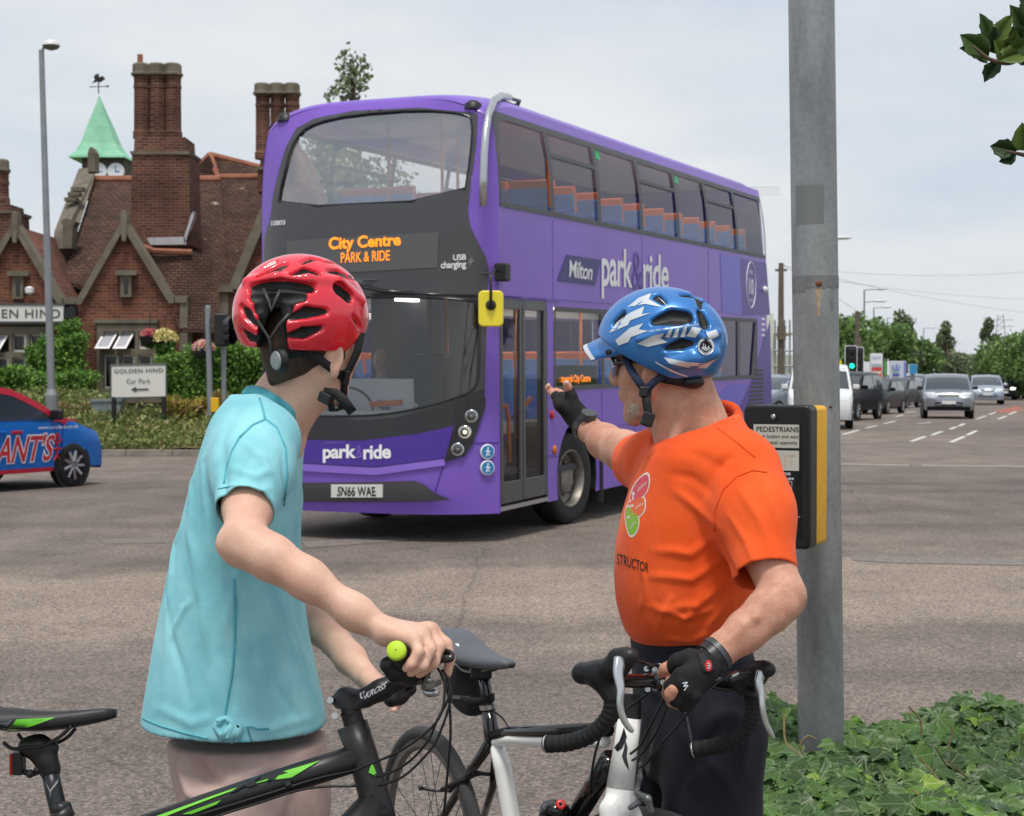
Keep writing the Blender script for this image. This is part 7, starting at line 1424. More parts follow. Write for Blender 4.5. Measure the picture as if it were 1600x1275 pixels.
# trousers, shoes
rows = [(985, 985, 1165, .16, 0), (1030, 988, 1180, .17, 0), (1090, 990, 1190, .18, 0), (1150, 1000, 1185, .18, 0), (1200, 1005, 1178, .17, 0)]
S = SDF((.1, 3.2, .02), (.7, 4.0, 1.1), .0075); S.stack(shirt_rows(rows, DI), .03, pw=2.3)
S.chain([A(1120, 1150, 3.5), A(1112, 1280, 3.48), (A(1110, 1300, 3.48).x, 3.48, .5), (A(1112, 1300, 3.48).x, 3.5, .06)], [.105, .095, .075, .06], .04); S.chain([A(1060, 1150, 3.74), A(1045, 1280, 3.78), (A(1045, 1300, 3.78).x, 3.78, .5), (A(1045, 1300, 3.78).x, 3.82, .06)], [.105, .095, .075, .06], .04)
V, Q = S.mesh(2); V = wrinkle(V, Q, [([A(1060, 1110, 3.4), A(1085, 1150, 3.4), A(1075, 1230, 3.4)], .016, -.008), ([A(1030, 1130, 3.4), A(1022, 1190, 3.4), A(1020, 1260, 3.4)], .016, .008), ([A(1150, 1100, 3.4), A(1165, 1150, 3.4), A(1160, 1220, 3.4)], .014, .006), ([A(1080, 1170, 3.4), A(1120, 1200, 3.4), A(1150, 1250, 3.4)], .014, .006), ([A(1000, 1070, 3.45), A(1050, 1090, 3.42), A(1110, 1080, 3.42)], .012, .005)]); trB = sdf_obj('trousers', V, Q, m_trou, TB); _keepC = surf_of(V, Q)
q = MB(); seam(q, V, ((1068, 1100), (1074, 1125), (1082, 1165)), .004); q.obj('pocket_zip', mat('zip_grey', '#3b3d42', .5), trB, world=True, smooth=True)
for x, D in ((1112, 3.46), (1045, 3.78)): x = A(x, 1300, D).x; S = SDF((x-.3, D-.15, -.01), (x+.15, D+.12, .16), .007); S.chain([(x+.05, D, .05), (x-.08, D-.03, .045), (x-.19, D-.06, .035)], [.045, .046, .036], .03); S.cone((x, D, .08), (x, D, .11), .045, .045, .03); S.plane((0, 0, 0), (0, 0, -1)); V, Q = S.mesh(1); sdf_obj('shoe', V, Q, m_blk, TB)
# orange T-shirt
ROWB = [(646, 1112, 1152, .06, 0), (656, 1085, 1160, .11, -.01), (672, 1045, 1170, .15, -.01), (695, 1010, 1180, .185, -.01), (725, 996, 1188, .2, 0), (765, 984, 1190, .2, 0), (810, 970, 1187, .2, 0), (855, 962, 1184, .2, 0), (900, 960, 1181, .2, 0), (940, 963, 1176, .195, 0), (975, 972, 1160, .18, 0), (1000, 984, 1138, .15, 0), (1016, 1012, 1110, .1, 0)]
W3 = lambda *p: [A(x, y, D) for x, y, D in p]
WB = [(W3((1125, 835, 3.4), (1080, 865, 3.42), (1020, 860, 3.45)), .011, .0065), (W3((1135, 870, 3.4), (1080, 905, 3.42), (1010, 900, 3.45)), .010, .006), (W3((1140, 905, 3.4), (1090, 945, 3.42), (1030, 955, 3.45)), .010, .006), (W3((1120, 950, 3.42), (1070, 965, 3.44), (1010, 945, 3.46)), .009, .005), (W3((1060, 980, 3.44), (1085, 950, 3.44), (1100, 920, 3.42)), .008, .005), (W3((1030, 985, 3.45), (1040, 950, 3.45), (1055, 930, 3.45)), .008, .005), (W3((1000, 960, 3.5), (1010, 920, 3.5), (1000, 870, 3.5)), .010, .004),
  (W3((1050, 765, 3.42), (1085, 790, 3.41), (1125, 830, 3.4)), .012, .006), (W3((1045, 740, 3.42), (1080, 745, 3.42), (1115, 775, 3.4)), .012, -.004), (W3((1100, 780, 3.38), (1120, 730, 3.38), (1150, 708, 3.38)), .012, -.006), (W3((1118, 825, 3.38), (1145, 890, 3.34), (1152, 912, 3.34)), .012, -.007), (W3((1150, 760, 3.33), (1185, 810, 3.3), (1205, 860, 3.3)), .010, .005), (W3((1135, 800, 3.33), (1165, 845, 3.3), (1180, 890, 3.3)), .009, .005), (W3((1180, 730, 3.36), (1205, 790, 3.32), (1222, 850, 3.3)), .010, .004), (W3((1060, 700, 3.45), (1110, 720, 3.42), (1160, 745, 3.38)), .014, -.003), (W3((1040, 1000, 3.46), (1080, 1000, 3.45), (1120, 985, 3.44)), .009, .005), (W3((1090, 1005, 3.46), (1120, 960, 3.43), (1150, 930, 3.4)), .009, .005)]
CB_, eB1, eB2 = A(1087, 670, 3.605), Vector((.088, 0, .032)), Vector((0, -.09, -.038)); nB = eB1.cross(eB2).normalized(); nB = nB if nB.z > 0 else -nB
neckB = [(CB_-nB*.0, CB_+nB*.14, .083, .1)]
V, Q = tshirt(TB, 'tshirt', ROWB, DI, [(W3((1160, 738, 3.47), (1178, 800, 3.4), (1196, 900, 3.325)), [.082, .074, .064]), (W3((1030, 722, 3.76), (1000, 722, 3.88)), [.08, .066])], [], neckB, m_oran, WB, lo=(.16, 3.2, .96), hi=(.66, 4.0, 1.56))
sd_ = (A(1199, 915, 3.315)-A(1170, 780, 3.43)).normalized(); sd_ = (sd_+Vector((-.02, 0, .0))).normalized()
V, Q = trim_sleeve(V, Q, A(1197, 897, 3.325), sd_, .085); V, Q = compact(V, Q); tsB = sdf_obj('tshirt', V, Q, m_oran, TB, solid=.003); VB = surf_of(V, Q)
m_orb = cloth('orange_rib', '#e84e1a', '#f25a24', 30)
q = MB(); q.tube(ring_(CB_-nB*.004, eB1*1.02, eB2*1.02), .0105, 8, flat=(nB, 1.5)); q.obj('collar', m_orb, tsB, world=True, smooth=True)
q = MB(); seam(q, VB, ((1198, 738), (1175, 735), (1150, 745), (1130, 765), (1118, 795), (1116, 830)), .0022); seam(q, VB, ((1155, 902), (1180, 897), (1210, 886), (1234, 874)), .0016); seam(q, VB, ((1120, 668), (1150, 690), (1180, 715)), .0018); q.obj('seam', m_orb, tsB, world=True, smooth=True)
# print on the chest: three overlapping rounded labels and the word below
def print_patch(name, m, pts, e, it=2):
 P = smooth_poly(pts, it); x0, x1 = min(p[0] for p in P), max(p[0] for p in P); q = MB(); patch(q, P, lambda x, y, o: onpx(x, y, VB, e), 0, 6, 6); return q.obj(name, m, tsB, world=True, smooth=True)
p1 = [(984, 780), (990, 758), (1005, 742), (1013, 741), (1014, 758), (1007, 774), (990, 784)]; p2 = [(983, 784), (1004, 775), (1008, 785), (1006, 800), (996, 808), (984, 800), (981, 790)]; p3 = [(977, 800), (981, 790), (988, 796), (998, 808), (997, 824), (990, 836), (983, 836), (978, 818)]
def grow(P, k): cx = sum(p[0] for p in P)/len(P); cy = sum(p[1] for p in P)/len(P); return [(cx+(x-cx)*k, cy+(y-cy)*k) for x, y in P]
for P, m_, w in ((p1, mat('print_pink', '#d8505c', .7), 'ability'), (p2, mat('print_orange', '#e86a38', .7), 'ability'), (p3, mat('print_green', '#8cb83c', .7), 'ability')):
 print_patch('print_outline', mat('print_cream', '#eadfd4', .8), grow(P, 1.16), .0012); print_patch('print_label', m_, P, .002)
q = MB(); sf = lambda x, y, o: onpx(x, y, VB, .0028)
for w, qd_ in (('ability', ((997, 770), (1011, 756), (1009, 751), (995, 764))), ('ability', ((993, 797), (1006, 788), (1005, 783), (992, 791))), ('ability', ((986, 829), (994, 817), (991, 813), (984, 824)))): text_on(q, w, qd_, sf)
for x, y in ((990, 771), (988, 790), (982, 808)): q.poly([sf(x+2.2*math.cos(a), y+2.2*math.sin(a), 0) for a in np.arange(8)*math.pi/4])
q.obj('print_words', MATS['print_cream'], tsB, world=True)
q = MB(); text_on(q, 'STRUCTOR', ((964, 881), (1013, 895), (1013.5, 880), (964, 864)), lambda x, y, o: onpx(x, y, VB, .0018), 0, .01); q.obj('print_title', mat('print_brown', '#3a2016', .8), tsB, world=True)
# blue helmet with a peak
gf, gr, gu = frame_(R(-60), R(-3), R(2)); GM = Matrix(((gf.x, gr.x, gu.x), (gf.y, gr.y, gu.y), (gf.z, gr.z, gu.z))); GC = A(1034, 535, 3.59); GRAD = (.143, .112, .118)
GT = thing('helmet', None, None, (0, 0, 0)); GT.parent = TB
m_bls = mat('blue_shell', '#3379c0', .32, .3, coat=.4, var=.15, vscale=9); m_whs = mat('silver_print', '#d4dade', .35, .2)
p_ = 1/737.
gv = [([(1022, 502), (1050, 492), (1072, 494)], [7*p_, 12*p_, 12*p_], True), ([(1024, 505), (1060, 503), (1080, 500)], [3*p_, 6*p_, 5*p_], True), ([(1096, 488), (1102, 505)], [8*p_, 10*p_], True), ([(1098, 518), (1102, 524)], [5*p_, 2*p_], True), ([(1040, 545), (1065, 538), (1085, 536)], [5*p_, 9*p_, 5*p_], True), ([(1027, 463), (1037, 471)], [8*p_, 6*p_], True), ([(1066, 460), (1090, 464), (1112, 478)], [6*p_, 9*p_, 6*p_], True), ([(972, 490), (960, 505)], [7*p_, 8*p_], True), ([(985, 478), (1000, 468)], [4*p_, 4*p_], True)]
def exB(S):
 S.chain([px_ellipsoid(x, y, GC, GRAD, GM) for x, y in ((1000, 530), (1040, 518), (1075, 512), (1100, 528), (1122, 520))], [.006, .008, .008, .008, .008], .008); S.chain([px_ellipsoid(x, y, GC, GRAD, GM) for x, y in ((1050, 566), (1085, 560), (1115, 552))], [.012, .016, .014], .012)
(shB, _), V, Q, X = helmet(GT, GC, GRAD, GM, gv, [(A(1060, 592, 3.58), -gu*1.-gf*.12), (A(1000, 556, 3.58), -gu*1.+gf*.45)], ('shell', 'liner'), (m_bls, m_blksh), exB)
VS = surf_of(V, Q)
def hp(x, y, e=.002): return on_surf(A(x, y, 3.4), VS, None, e)
def helmet_print(pts, m_=m_whs, e=.0016, name='print'): q = MB(); patch(q, pts, lambda x, y, o: hp(x, y, e), 0, 5, 5); return q.obj(name, m_, GT, world=True, smooth=True)
for pts in ([(cx_+(x-cx_)*1.22, cy_+(y-cy_)*1.22) for x, y in P] for P in ([(958, 516), (968, 502), (985, 490), (1003, 482), (1000, 492), (1012, 490), (985, 500), (982, 506)], [(966, 530), (985, 514), (1002, 508), (996, 516), (1008, 518), (986, 526), (983, 532), (970, 537)], [(985, 478), (1000, 466), (1016, 460), (1013, 468), (1030, 478), (1008, 474)], [(1000, 536), (1020, 526), (1036, 522), (1030, 530), (1040, 534), (1014, 540)],
   [(1040, 526), (1046, 516), (1050, 515), (1046, 527)], [(1052, 526), (1057, 514), (1061, 513), (1058, 526)], [(1064, 525), (1069, 512), (1073, 511), (1070, 525)], [(1075, 524), (1082, 512), (1095, 514), (1086, 526)], [(1045, 560), (1075, 566), (1098, 568), (1112, 562), (1100, 574), (1078, 574), (1052, 568)], [(1105, 520), (1118, 516), (1122, 524), (1110, 530)], [(1030, 466), (1040, 476), (1048, 484), (1036, 470)]) for cx_, cy_ in [(sum(p[0] for p in P)/len(P), sum(p[1] for p in P)/len(P))]): helmet_print(pts)
for i in range(4): helmet_print([(1024+9*i, 564+5*i), (1050+8*i, 580+2.5*i), (1050+8*i, 582+2.5*i), (1024+9*i, 567+5*i)], m_whs, .0016, 'print')
q = MB(); text_on(q, "FOR THE WORLD'S FASTEST RACERS", ((1014, 519), (1092, 508), (1092, 505), (1014, 516)), lambda x, y, o: hp(x, y, .003)); q.obj('slogan', m_whs, GT, world=True)
bc = (1103, 541); q = MB(); q.poly([hp(bc[0]+13*math.cos(t), bc[1]+14*math.sin(t), .004) for t in np.arange(20)*math.pi/10]); q.obj('badge', m_whs, GT, world=True); q = MB(); q.poly([hp(bc[0]+10.5*x, bc[1]+10.5*y, .0085) for x, y in ((-.75, -.6), (0, -1), (.75, -.6), (1, .2), (0, 1), (-1, .2))]); q.obj('badge_shield', m_gblk, GT, world=True)
q = MB()
for a, b in (((-6, -4), (-2, -5)), ((-4, -5), (-4, 3)), ((-1, -4), (-1, 4)), ((-1, 4), (2, 3)), ((3, -5), (6, -3)), ((4, -4), (4, 3)), ((-6, 3), (0, 7)), ((6, 3), (0, 7))): q.tube([hp(bc[0]+a[0], bc[1]+a[1], .0105), hp(bc[0]+b[0], bc[1]+b[1], .0105)], .0011, 5)
q.obj('badge_monogram', m_whs, GT, world=True)
# peak of the helmet
g_ = lambda a, b, c: GC+gf*a+gr*b+gu*c
q = MB(); rows = []
for t in np.linspace(0, 1, 9):
 row = []
 for s in np.linspace(-1, 1, 13):
  w = .096-.036*t; a = .098+.084*t-.058*s*s*(1-.2*t); row.append(g_(a, s*w, .026-.04*t-.045*s*s*(1-.35*t)+.010*math.cos(3*math.pi*s)*(1-t)*.4))
 rows.append(row)
ids = [q.ring(r_) for r_ in rows]
for a, b in zip(ids, ids[1:]): q.bridge(a, b, False)
pk_ = q.obj('peak', m_bls, GT, world=True, smooth=True, solid=.004); q = MB(); rows = [[Vector(q2)+gu*.0012 for q2 in r_] for r_ in (rows[7], rows[8])]
a = [q.ring(r_) for r_ in rows]; [q.bridge(x, y, False) for x, y in zip(a, a[1:])]; q.obj('peak_print', m_whs, pk_, world=True, smooth=True)
q = MB(); c_ = g_(.075, -.1, -.022); q.lathe([(0, .003), (.006, .002), (.0065, -.003)], Matrix.Translation(c_) @ (-gr).to_track_quat('Z', 'Y').to_matrix().to_4x4(), 12); q.obj('peak_screw', m_gblk, pk_, world=True)
h_ = lambda a, b, c: HB+fB*a+rB*b+uB*c
ribbon([h_(-.03, -.086, -.02), h_(-.08, -.06, -.035), h_(-.105, 0, -.035), h_(-.08, .06, -.03)], .024, Vector((0, 0, 1))).obj('cradle', m_blksh, GT, world=True, smooth=True)
q = MB(); q.sphere(h_(-.092, -.05, -.037), (.024, .016, .014), 12, 6); q.obj('dial', m_blk, GT, world=True, smooth=True)
jb = A(1008, 612, 3.512)
ribbon([A(977, 556, 3.55), A(984, 575, 3.525), A(996, 594, 3.51), jb], .016, Vector((1, 0, .3))).obj('strap', m_navyst, GT, world=True, smooth=True); ribbon([A(1062, 573, 3.52), A(1040, 585, 3.507), A(1020, 598, 3.503), jb], .016, Vector((.3, 0, 1))).obj('strap', m_navyst, GT, world=True, smooth=True)
ribbon([jb, A(1011, 632, 3.508), A(1013, 650, 3.505), A(1014, 661, 3.507)], .018, Vector((1, -.2, 0))).obj('strap', m_strap, GT, world=True, smooth=True)
q = MB(); q.box(jb, (.026, .01, .022)); q.obj('strap_slider', m_blk, GT, world=True, bevel=.003); q = MB(); q.box(A(1012, 655, 3.5), (.026, .012, .03), rot=(0, .3, 0)); q.obj('buckle', m_blk, GT, world=True, bevel=.004)
# sunglasses
q = MB(); q.tube([h_(-.01, -.082, .014), h_(.04, -.08, .014), h_(.078, -.066, .012)], .0028, 6, flat=((0, 0, 1), 1.6)); q.tube([h_(.078, -.066, .02), h_(.098, -.035, .024), h_(.102, 0, .022), h_(.098, .035, .024), h_(.078, .066, .02)], .0032, 6); gl_ = q.obj('sunglasses', m_gblk, TB, world=True, smooth=True)
for s in (-1, 1):
 q = MB(); a = [h_(.078-.002, s*.067, .02), h_(.094, s*.045, .022), h_(.1, s*.014, .02)]; b = [h_(.078, s*.064, -.012), h_(.093, s*.045, -.022), h_(.099, s*.016, -.012)]; ia, ib = q.ring(a), q.ring(b); q.bridge(ia, ib, False); q.obj('lens', mat('mirror_lens', '#8f96c0', .08, .8), gl_, world=True, smooth=True, solid=.0015)
# gloves and watches
S = SDF((.05, 4.05, 1.42), (.26, 4.36, 1.58), .0028)
S.cone(A(912, 662, 4.17), A(903, 652, 4.18), .031, .031, .012); S.ell(A(893, 640, 4.19), (.03, .034, .04), Matrix.Rotation(-.5, 3, 'Y'), .012)
for a, b, c_ in (((885, 632, 4.2), (873, 623, 4.2), (868, 618.5, 4.21)), ((886, 634, 4.23), (880, 624, 4.24), (878, 619, 4.25)), ((888, 638, 4.25), (884, 630, 4.265), (881, 623, 4.28)), ((882, 640, 4.17), (875, 634, 4.165), (871, 628, 4.17)), ((900, 640, 4.17), (893, 620, 4.175), (890, 610, 4.178))): S.chain(W3(a, b, c_), [.0165, .0135, .0125], .008)
V, Q = S.mesh(1); gvB = sdf_obj('glove', V, Q, m_glove, TB)
S = SDF((.22, 3.02, .93), (.46, 3.36, 1.14), .0027); kn = W3((1064, 1055, 3.165), (1063, 1068, 3.16), (1070, 1080, 3.163), (1082, 1088, 3.17))
S.chain(W3((1110, 1034, 3.215), (1104, 1042, 3.205)), [.0295, .03], .01)
for i, k_ in enumerate(kn): S.cone(A(1100, 1042+4.5*i, 3.19), k_, .0205, .0145, .009); S.chain([k_, k_+Vector((-.015, .004, -.018)), k_+Vector((-.019, .028, -.024))], [.0148, .0132, .0122], .004); S.ell(k_+Vector((.002, -.004, .002)), .0125, None, .006)
S.chain(W3((1100, 1034, 3.2), (1078, 1030, 3.2), (1060, 1034, 3.205), (1050, 1042, 3.21)), [.023, .019, .016, .014], .008)
V, Q = S.mesh(1); VG, QG = V, Q; glB = sdf_obj('glove', V, Q, m_glove, TB)
S = SDF((.2, 3.02, .93), (.42, 3.34, 1.12), .0028)
for i, k_ in enumerate(kn): S.chain([k_+Vector((-.017, .014, -.024)), k_+Vector((-.02, .034, -.026)), k_+Vector((-.012, .05, -.012))], [.0115, .011, .009], .005)
S.chain(W3((1052, 1078, 3.155), (1047, 1085, 3.16), (1046, 1090, 3.17)), [.0115, .0115, .0095], .005); S.chain(W3((1050, 1040, 3.21), (1040, 1046, 3.215), (1034, 1052, 3.22)), [.0125, .012, .0095], .005); V, Q = S.mesh(1); sdf_obj('fingertips', V, Q, m_skinB, TB)
gl2 = surf_of(VG, QG); gp = lambda x, y, e=.002: onpx(x, y, gl2, e)
q = MB(); patch(q, [(1090, 1020), (1099, 1018), (1118, 1046), (1110, 1052), (1099, 1050)], lambda x, y, o: gp(x, y, .003), 0, 3, 3); q.obj('glove_strap', m_strap, glB, world=True, smooth=True, solid=.002)
q = MB(); q.poly([gp(1107+7*math.cos(t)*.8, 1040+9*math.sin(t), .0055) for t in np.arange(16)*math.pi/8]); q.obj('glove_badge', mat('badge_red', '#c42a2c', .4), glB, world=True); q = MB()
for a_, b_ in (((1105, 1036), (1109, 1038)), ((1105, 1040), (1110, 1041)), ((1105, 1044), (1109, 1044))): q.tube([gp(*a_, .007), gp(*b_, .007)], .0011, 5)
q.obj('badge_mark', m_whs, glB, world=True); q = MB()
for a_, b_ in (((1066, 1068), (1074, 1066)), ((1074, 1066), (1068, 1073)), ((1068, 1073), (1075, 1071)), ((1075, 1071), (1069, 1079))): q.tube([gp(*a_, .002), gp(*b_, .002)], .0011, 5)
q.obj('glove_mark', m_whs, glB, world=True)
def strap_ring(c, d, r1, r2, w, m_, name, par, n=26):
 d = Vector(d).normalized(); a = Vector((0, -1, .1)); a = (a-d*a.dot(d)).normalized(); b = d.cross(a); c = Vector(c); q = MB()
 ii = []
 for off, k in ((-w/2, 0), (-w/2, .004), (w/2, .004), (w/2, 0)): ii.append(q.ring([c+d*off+a*(r1+k)*math.cos(t)+b*(r2+k)*math.sin(t) for t in np.arange(n)*2*math.pi/n]))
 for x, y in zip(ii, ii[1:]+ii[:1]): q.bridge(x, y)
 return q.obj(name, m_, par, world=True, auto=40)
wt = strap_ring(A(1117, 1024, 3.222), A(1108, 1032, 3.22)-A(1140, 1006, 3.235), .031, .03, .027, m_watch, 'wristwatch', TB); strap_ring(A(1121, 1021, 3.223), A(1108, 1032, 3.22)-A(1140, 1006, 3.235), .0325, .0315, .009, m_watchg, 'watch_buckle', wt)
w2 = strap_ring(A(917, 668, 4.16), A(905, 655, 4.18)-A(945, 690, 4.08), .032, .032, .022, m_watch, 'wristwatch', TB); q = MB(); p = A(918, 655, 4.13); q.cyl(p, p+Vector((.004, -.008, .018)), .02, 18); q.obj('watch_case', m_watchg, w2, world=True, bevel=.003)
# ------------------------------------------------------------------ the two bicycles
m_mblk = mat('matt_black_frame', '#1a1b1d', .42, var=.08, vscale=20); m_lime = mat('lime_green', '#6cc832', .4, coat=.2); m_limey = mat('grip_lime', '#b9dc2c', .55); m_white = mat('white_gloss', '#f4f4f0', .22, coat=.6); m_gloss = mat('gloss_black_frame', '#121214', .16, coat=.7)
m_sad = mat('saddle_black', '#242527', .5, var=.1, vscale=60); m_sadg = mat('saddle_grey', '#5a5e64', .5); m_grip = mat('bar_tape', '#18181a', .75, bump=.5, bscale=300); m_cable = mat('cable_black', '#151517', .35); m_tape = m_grip; m_tyr = mat('cycle_tyre', '#3a3a3a', .85, bump=.4, bscale=120); m_rimg = mat('rim_grey', '#6b6865', .4, .4)
def cat_(P, n=6):
 "smooth curve through points"
 P = [Vector(p) for p in P]; P = [P[0]*2-P[1]]+P+[P[-1]*2-P[-2]]; out = []
 for i in range(1, len(P)-2):
  for k in range(n):
   t = k/n; out.append(.5*((2*P[i])+(P[i+1]-P[i-1])*t+(2*P[i-1]-5*P[i]+4*P[i+1]-P[i+2])*t*t+(3*P[i]-P[i-1]-3*P[i+1]+P[i+2])*t**3))
 return out+[P[-2]]
def wheel_b(T, c, d, R_, tr, lean=0., n_sp=24):
 d = Vector(d).normalized(); up = Vector((0, 0, 1))+Vector((d.y, -d.x, 0))*lean; up.normalize(); ax = d.cross(up).normalized(); M_ = Matrix.Translation(c) @ Matrix(((d.x, up.x, ax.x), (d.y, up.y, ax.y), (d.z, up.z, ax.z))).to_4x4()
 prof = [(R_-tr+tr*math.cos(a), tr*math.sin(a)) for a in np.linspace(-2.5, 2.5, 13)]
 W_ = MB().lathe(prof, M_, 64).obj('wheel', m_tyr, T, world=True, smooth=True); r0 = R_-2*tr+.004
 MB().lathe([(r0+.004, -.010), (r0-.02, -.0105), (r0-.028, 0), (r0-.02, .0105), (r0+.004, .010)], M_, 64).obj('rim', m_rimg, W_, world=True, auto=40)
 q = MB()
 for i in range(n_sp):
  a = 2*math.pi*i/n_sp; b = a+(.35 if i % 2 else -.35); s = .03 if i % 4 < 2 else -.03; q.cyl(M_ @ Vector((.02*math.cos(b), .02*math.sin(b), s)), M_ @ Vector(((r0-.024)*math.cos(a), (r0-.024)*math.sin(a), 0)), .0011, 4, False)
 q.obj('spokes', m_iron, W_, world=True); MB().lathe([(.008, -.05), (.022, -.035), (.014, -.02), (.014, .02), (.022, .035), (.008, .05)], M_, 16, True).obj('hub', m_iron, W_, world=True, smooth=True); return W_
def saddle(T, c, d, up, L0, w, m_, name='saddle'):
 "padded saddle: nose at +d"
 d = Vector(d).normalized(); up = (Vector(up)-d*Vector(up).dot(d)).normalized(); s = d.cross(up); rows = []
 for t in np.linspace(0, 1, 17):
  x = -L0*.5+L0*t; hw = w*.5*(1-t)**1.15*(1 if t > .12 else .75+.25*t/.12)+.017*min(1, t*3);
  if t > .94: hw *= .75
  top = .016*math.cos(t*5.2)*(.6 if t > .4 else 1)+.008; th = .02+.022*(1-t)**.5*(.5+.5*min(1, t*6)); g = []
  for a in np.arange(16)*2*math.pi/16:
   cx, cz = math.cos(a), math.sin(a); sag = -.028*(abs(cx)**2)*(1-t)**1.5*(hw/.07); dent = -.006*math.exp(-(cx*hw/.012)**2) if cz > 0 else 0
   g.append(Vector(c)+d*x+s*hw*math.copysign(abs(cx)**.8, cx)+up*(top+sag+(th*.5*cz if cz > 0 else th*.9*cz*(.35+.65*abs(cx)))+dent))
  rows.append(g)
 q = MB().loft(rows); o = q.obj(name, m_, T, world=True, smooth=True); return o, d, up, s
# ---- black and green mountain bike
BK = thing('bicycle', 'black and lime green mountain bike held by the young man in turquoise', 'bicycle', (Ax(300, 2.9), 2.9, 0))
def P_(*p): return [A(x, y, D) for x, y, D in p]
q = MB(); q.tube(P_((550, 1132, 3.05), (567, 1180, 3.04), (590, 1262, 3.02), (596, 1290, 3.01)), [.0285, .0265, .0285, .029], 20); q.tube(P_((577, 1178, 3.04), (470, 1212, 3.03), (330, 1257, 3.02), (150, 1316, 3.0)), [.0245, .0245, .0225, .02], 20); q.tube(P_((590, 1252, 3.02), (520, 1330, 2.98), (300, 1560, 2.9)), [.03, .031, .026], 18); q.tube(P_((108, 1318, 3.02), (215, 1640, 2.88)), .018, 14)
q.tube(P_((130, 1330, 3.02), (-110, 1570, 2.9)), .01, 8); q.tube(P_((230, 1640, 2.88), (-110, 1570, 2.9)), .011, 8)
fr = q.obj('frame', m_mblk, BK, world=True, smooth=True); FV = np.array(q.v); FQ = [f for f in q.f]; fbv = BVHTree.FromPolygons(q.v, q.f)
def onf(x, y, e=.0012, bv=fbv, D=3.0):
 o = Vector((0, 0, CAMH)); d = ray(x, y).normalized(); h = bv.ray_cast(o, d)[0]
 if h is None: h = bv.find_nearest(A(x, y, D))[0]
 return h-d*e
def decal(name, m_, pts, par, bv=fbv, e=.003, D=3.0, cell=3): q = MB(); patch(q, pts, lambda x, y, o: onf(x, y, e, bv, D), 0, cell, cell); return q.obj(name, m_, par, world=True, smooth=True)
decal('green_flash', m_lime, [(228, 1281), (330, 1244), (440, 1206), (500, 1188), (485, 1197), (455, 1215), (420, 1219), (380, 1229), (300, 1259), (250, 1279)], fr); decal('green_flash', m_lime, [(285, 1272), (345, 1250), (338, 1257), (300, 1272)], fr); decal('green_chevron', m_lime, [(581, 1190), (588, 1208), (584, 1211), (588, 1213), (576, 1207)], fr)
q = MB(); sf = lambda x, y, o: onf(x, y, .0045); text_on(q, 'R4', ((368, 1236), (447, 1211), (440, 1199), (366, 1222)), sf, 0, .05, 1, .3); q.obj('frame_lettering', m_gblk, fr, world=True)
q = MB(); q.tube(P_((543, 1093, 3.06), (550, 1115, 3.055), (556, 1134, 3.05)), .0178, 16);
for y in (1112, 1119, 1126): q.tube(P_((548+(y-1112)*.3, y, 3.055), (549+(y-1112)*.3, y+5, 3.055)), .0192, 16)
q.obj('headset_spacer', m_mblk, BK, world=True, smooth=False, auto=40)
S = SDF((-.33, 2.98, .96), (-.12, 3.2, 1.07), .0028); S.cone(A(541, 1092, 3.06), A(547, 1112, 3.056), .0225, .0215, .008); S.chain(P_((545, 1103, 3.058), (595, 1078, 3.07), (652, 1049, 3.09)), [.02, .0178, .0185], .012); S.cone(A(655, 1046, 3.06), A(653, 1053, 3.125), .021, .021, .01)
S.cone(A(521, 1094, 3.06), A(530, 1095, 3.06), .007, .008, .008); S.cone(A(526, 1117, 3.055), A(534, 1116, 3.055), .007, .008, .008); V, Q = S.mesh(1); st = sdf_obj('stem', V, Q, m_mblk, BK); sbv = BVHTree.FromPolygons(V.tolist(), Q.tolist())
q = MB(); sf = lambda x, y, o: onf(x, y, .0015, sbv, 3.06); text_on(q, 'KROSS', ((573, 1091), (605, 1074), (602, 1066), (570, 1083)), sf, 0, .03, 1, .2)
for a in (((562, 1084), (566, 1081), (564, 1087), (568, 1092), (563, 1091)), ((567, 1081), (570, 1079), (568, 1085), (572, 1090), (569, 1090))): q.poly([sf(x, y, 0) for x, y in a])
q.obj('stem_lettering', m_wht, st, world=True)
q = MB(); q.cyl(A(516, 1094, 3.045), A(516, 1094, 3.07), .006, 10); q.cyl(A(523, 1118, 3.04), A(523, 1118, 3.07), .006, 10); q.obj('bolt', m_alu, st, world=True)
bar = cat_(P_((619, 1016, 2.885), (630, 1033, 2.97), (645, 1048, 3.05), (654, 1050, 3.095), (648, 1060, 3.18), (628, 1078, 3.32), (612, 1088, 3.43)), 6)
hb = MB().tube(bar, .0125, 14).obj('handlebar', m_mblk, BK, world=True, smooth=True)
q = MB(); a_, b_ = A(619, 1016, 2.885), A(636, 1040, 3.0); q.tube([a_*(1-t)+b_*t for t in np.linspace(0, 1, 8)], .0168, 20); g1 = q.obj('grip', m_grip, hb, world=True, smooth=True); q = MB(); dd = (a_-b_).normalized(); Mg = Matrix.Translation(a_) @ dd.to_track_quat('Z', 'Y').to_matrix().to_4x4(); q.lathe([(0, .0035), (.013, .0032), (.0168, .0005), (.0172, -.006)], Mg, 28); q.obj('grip_end', m_limey, hb, world=True, smooth=True)
q = MB(); q.lathe([(0, .0042), (.0012, .0042)], Mg, 10); q.obj('end_hole', m_gblk, hb, world=True); q = MB(); q.lathe([(.0172, -.118), (.0178, -.120), (.0178, -.123), (.0172, -.125)], Mg, 24); q.obj('grip_ring', m_limey, hb, world=True)
a2, b2 = A(610, 1090, 3.44), A(630, 1077, 3.31); q = MB(); q.tube([a2, b2], .0165, 16); q.obj('grip', m_grip, hb, world=True, smooth=True)
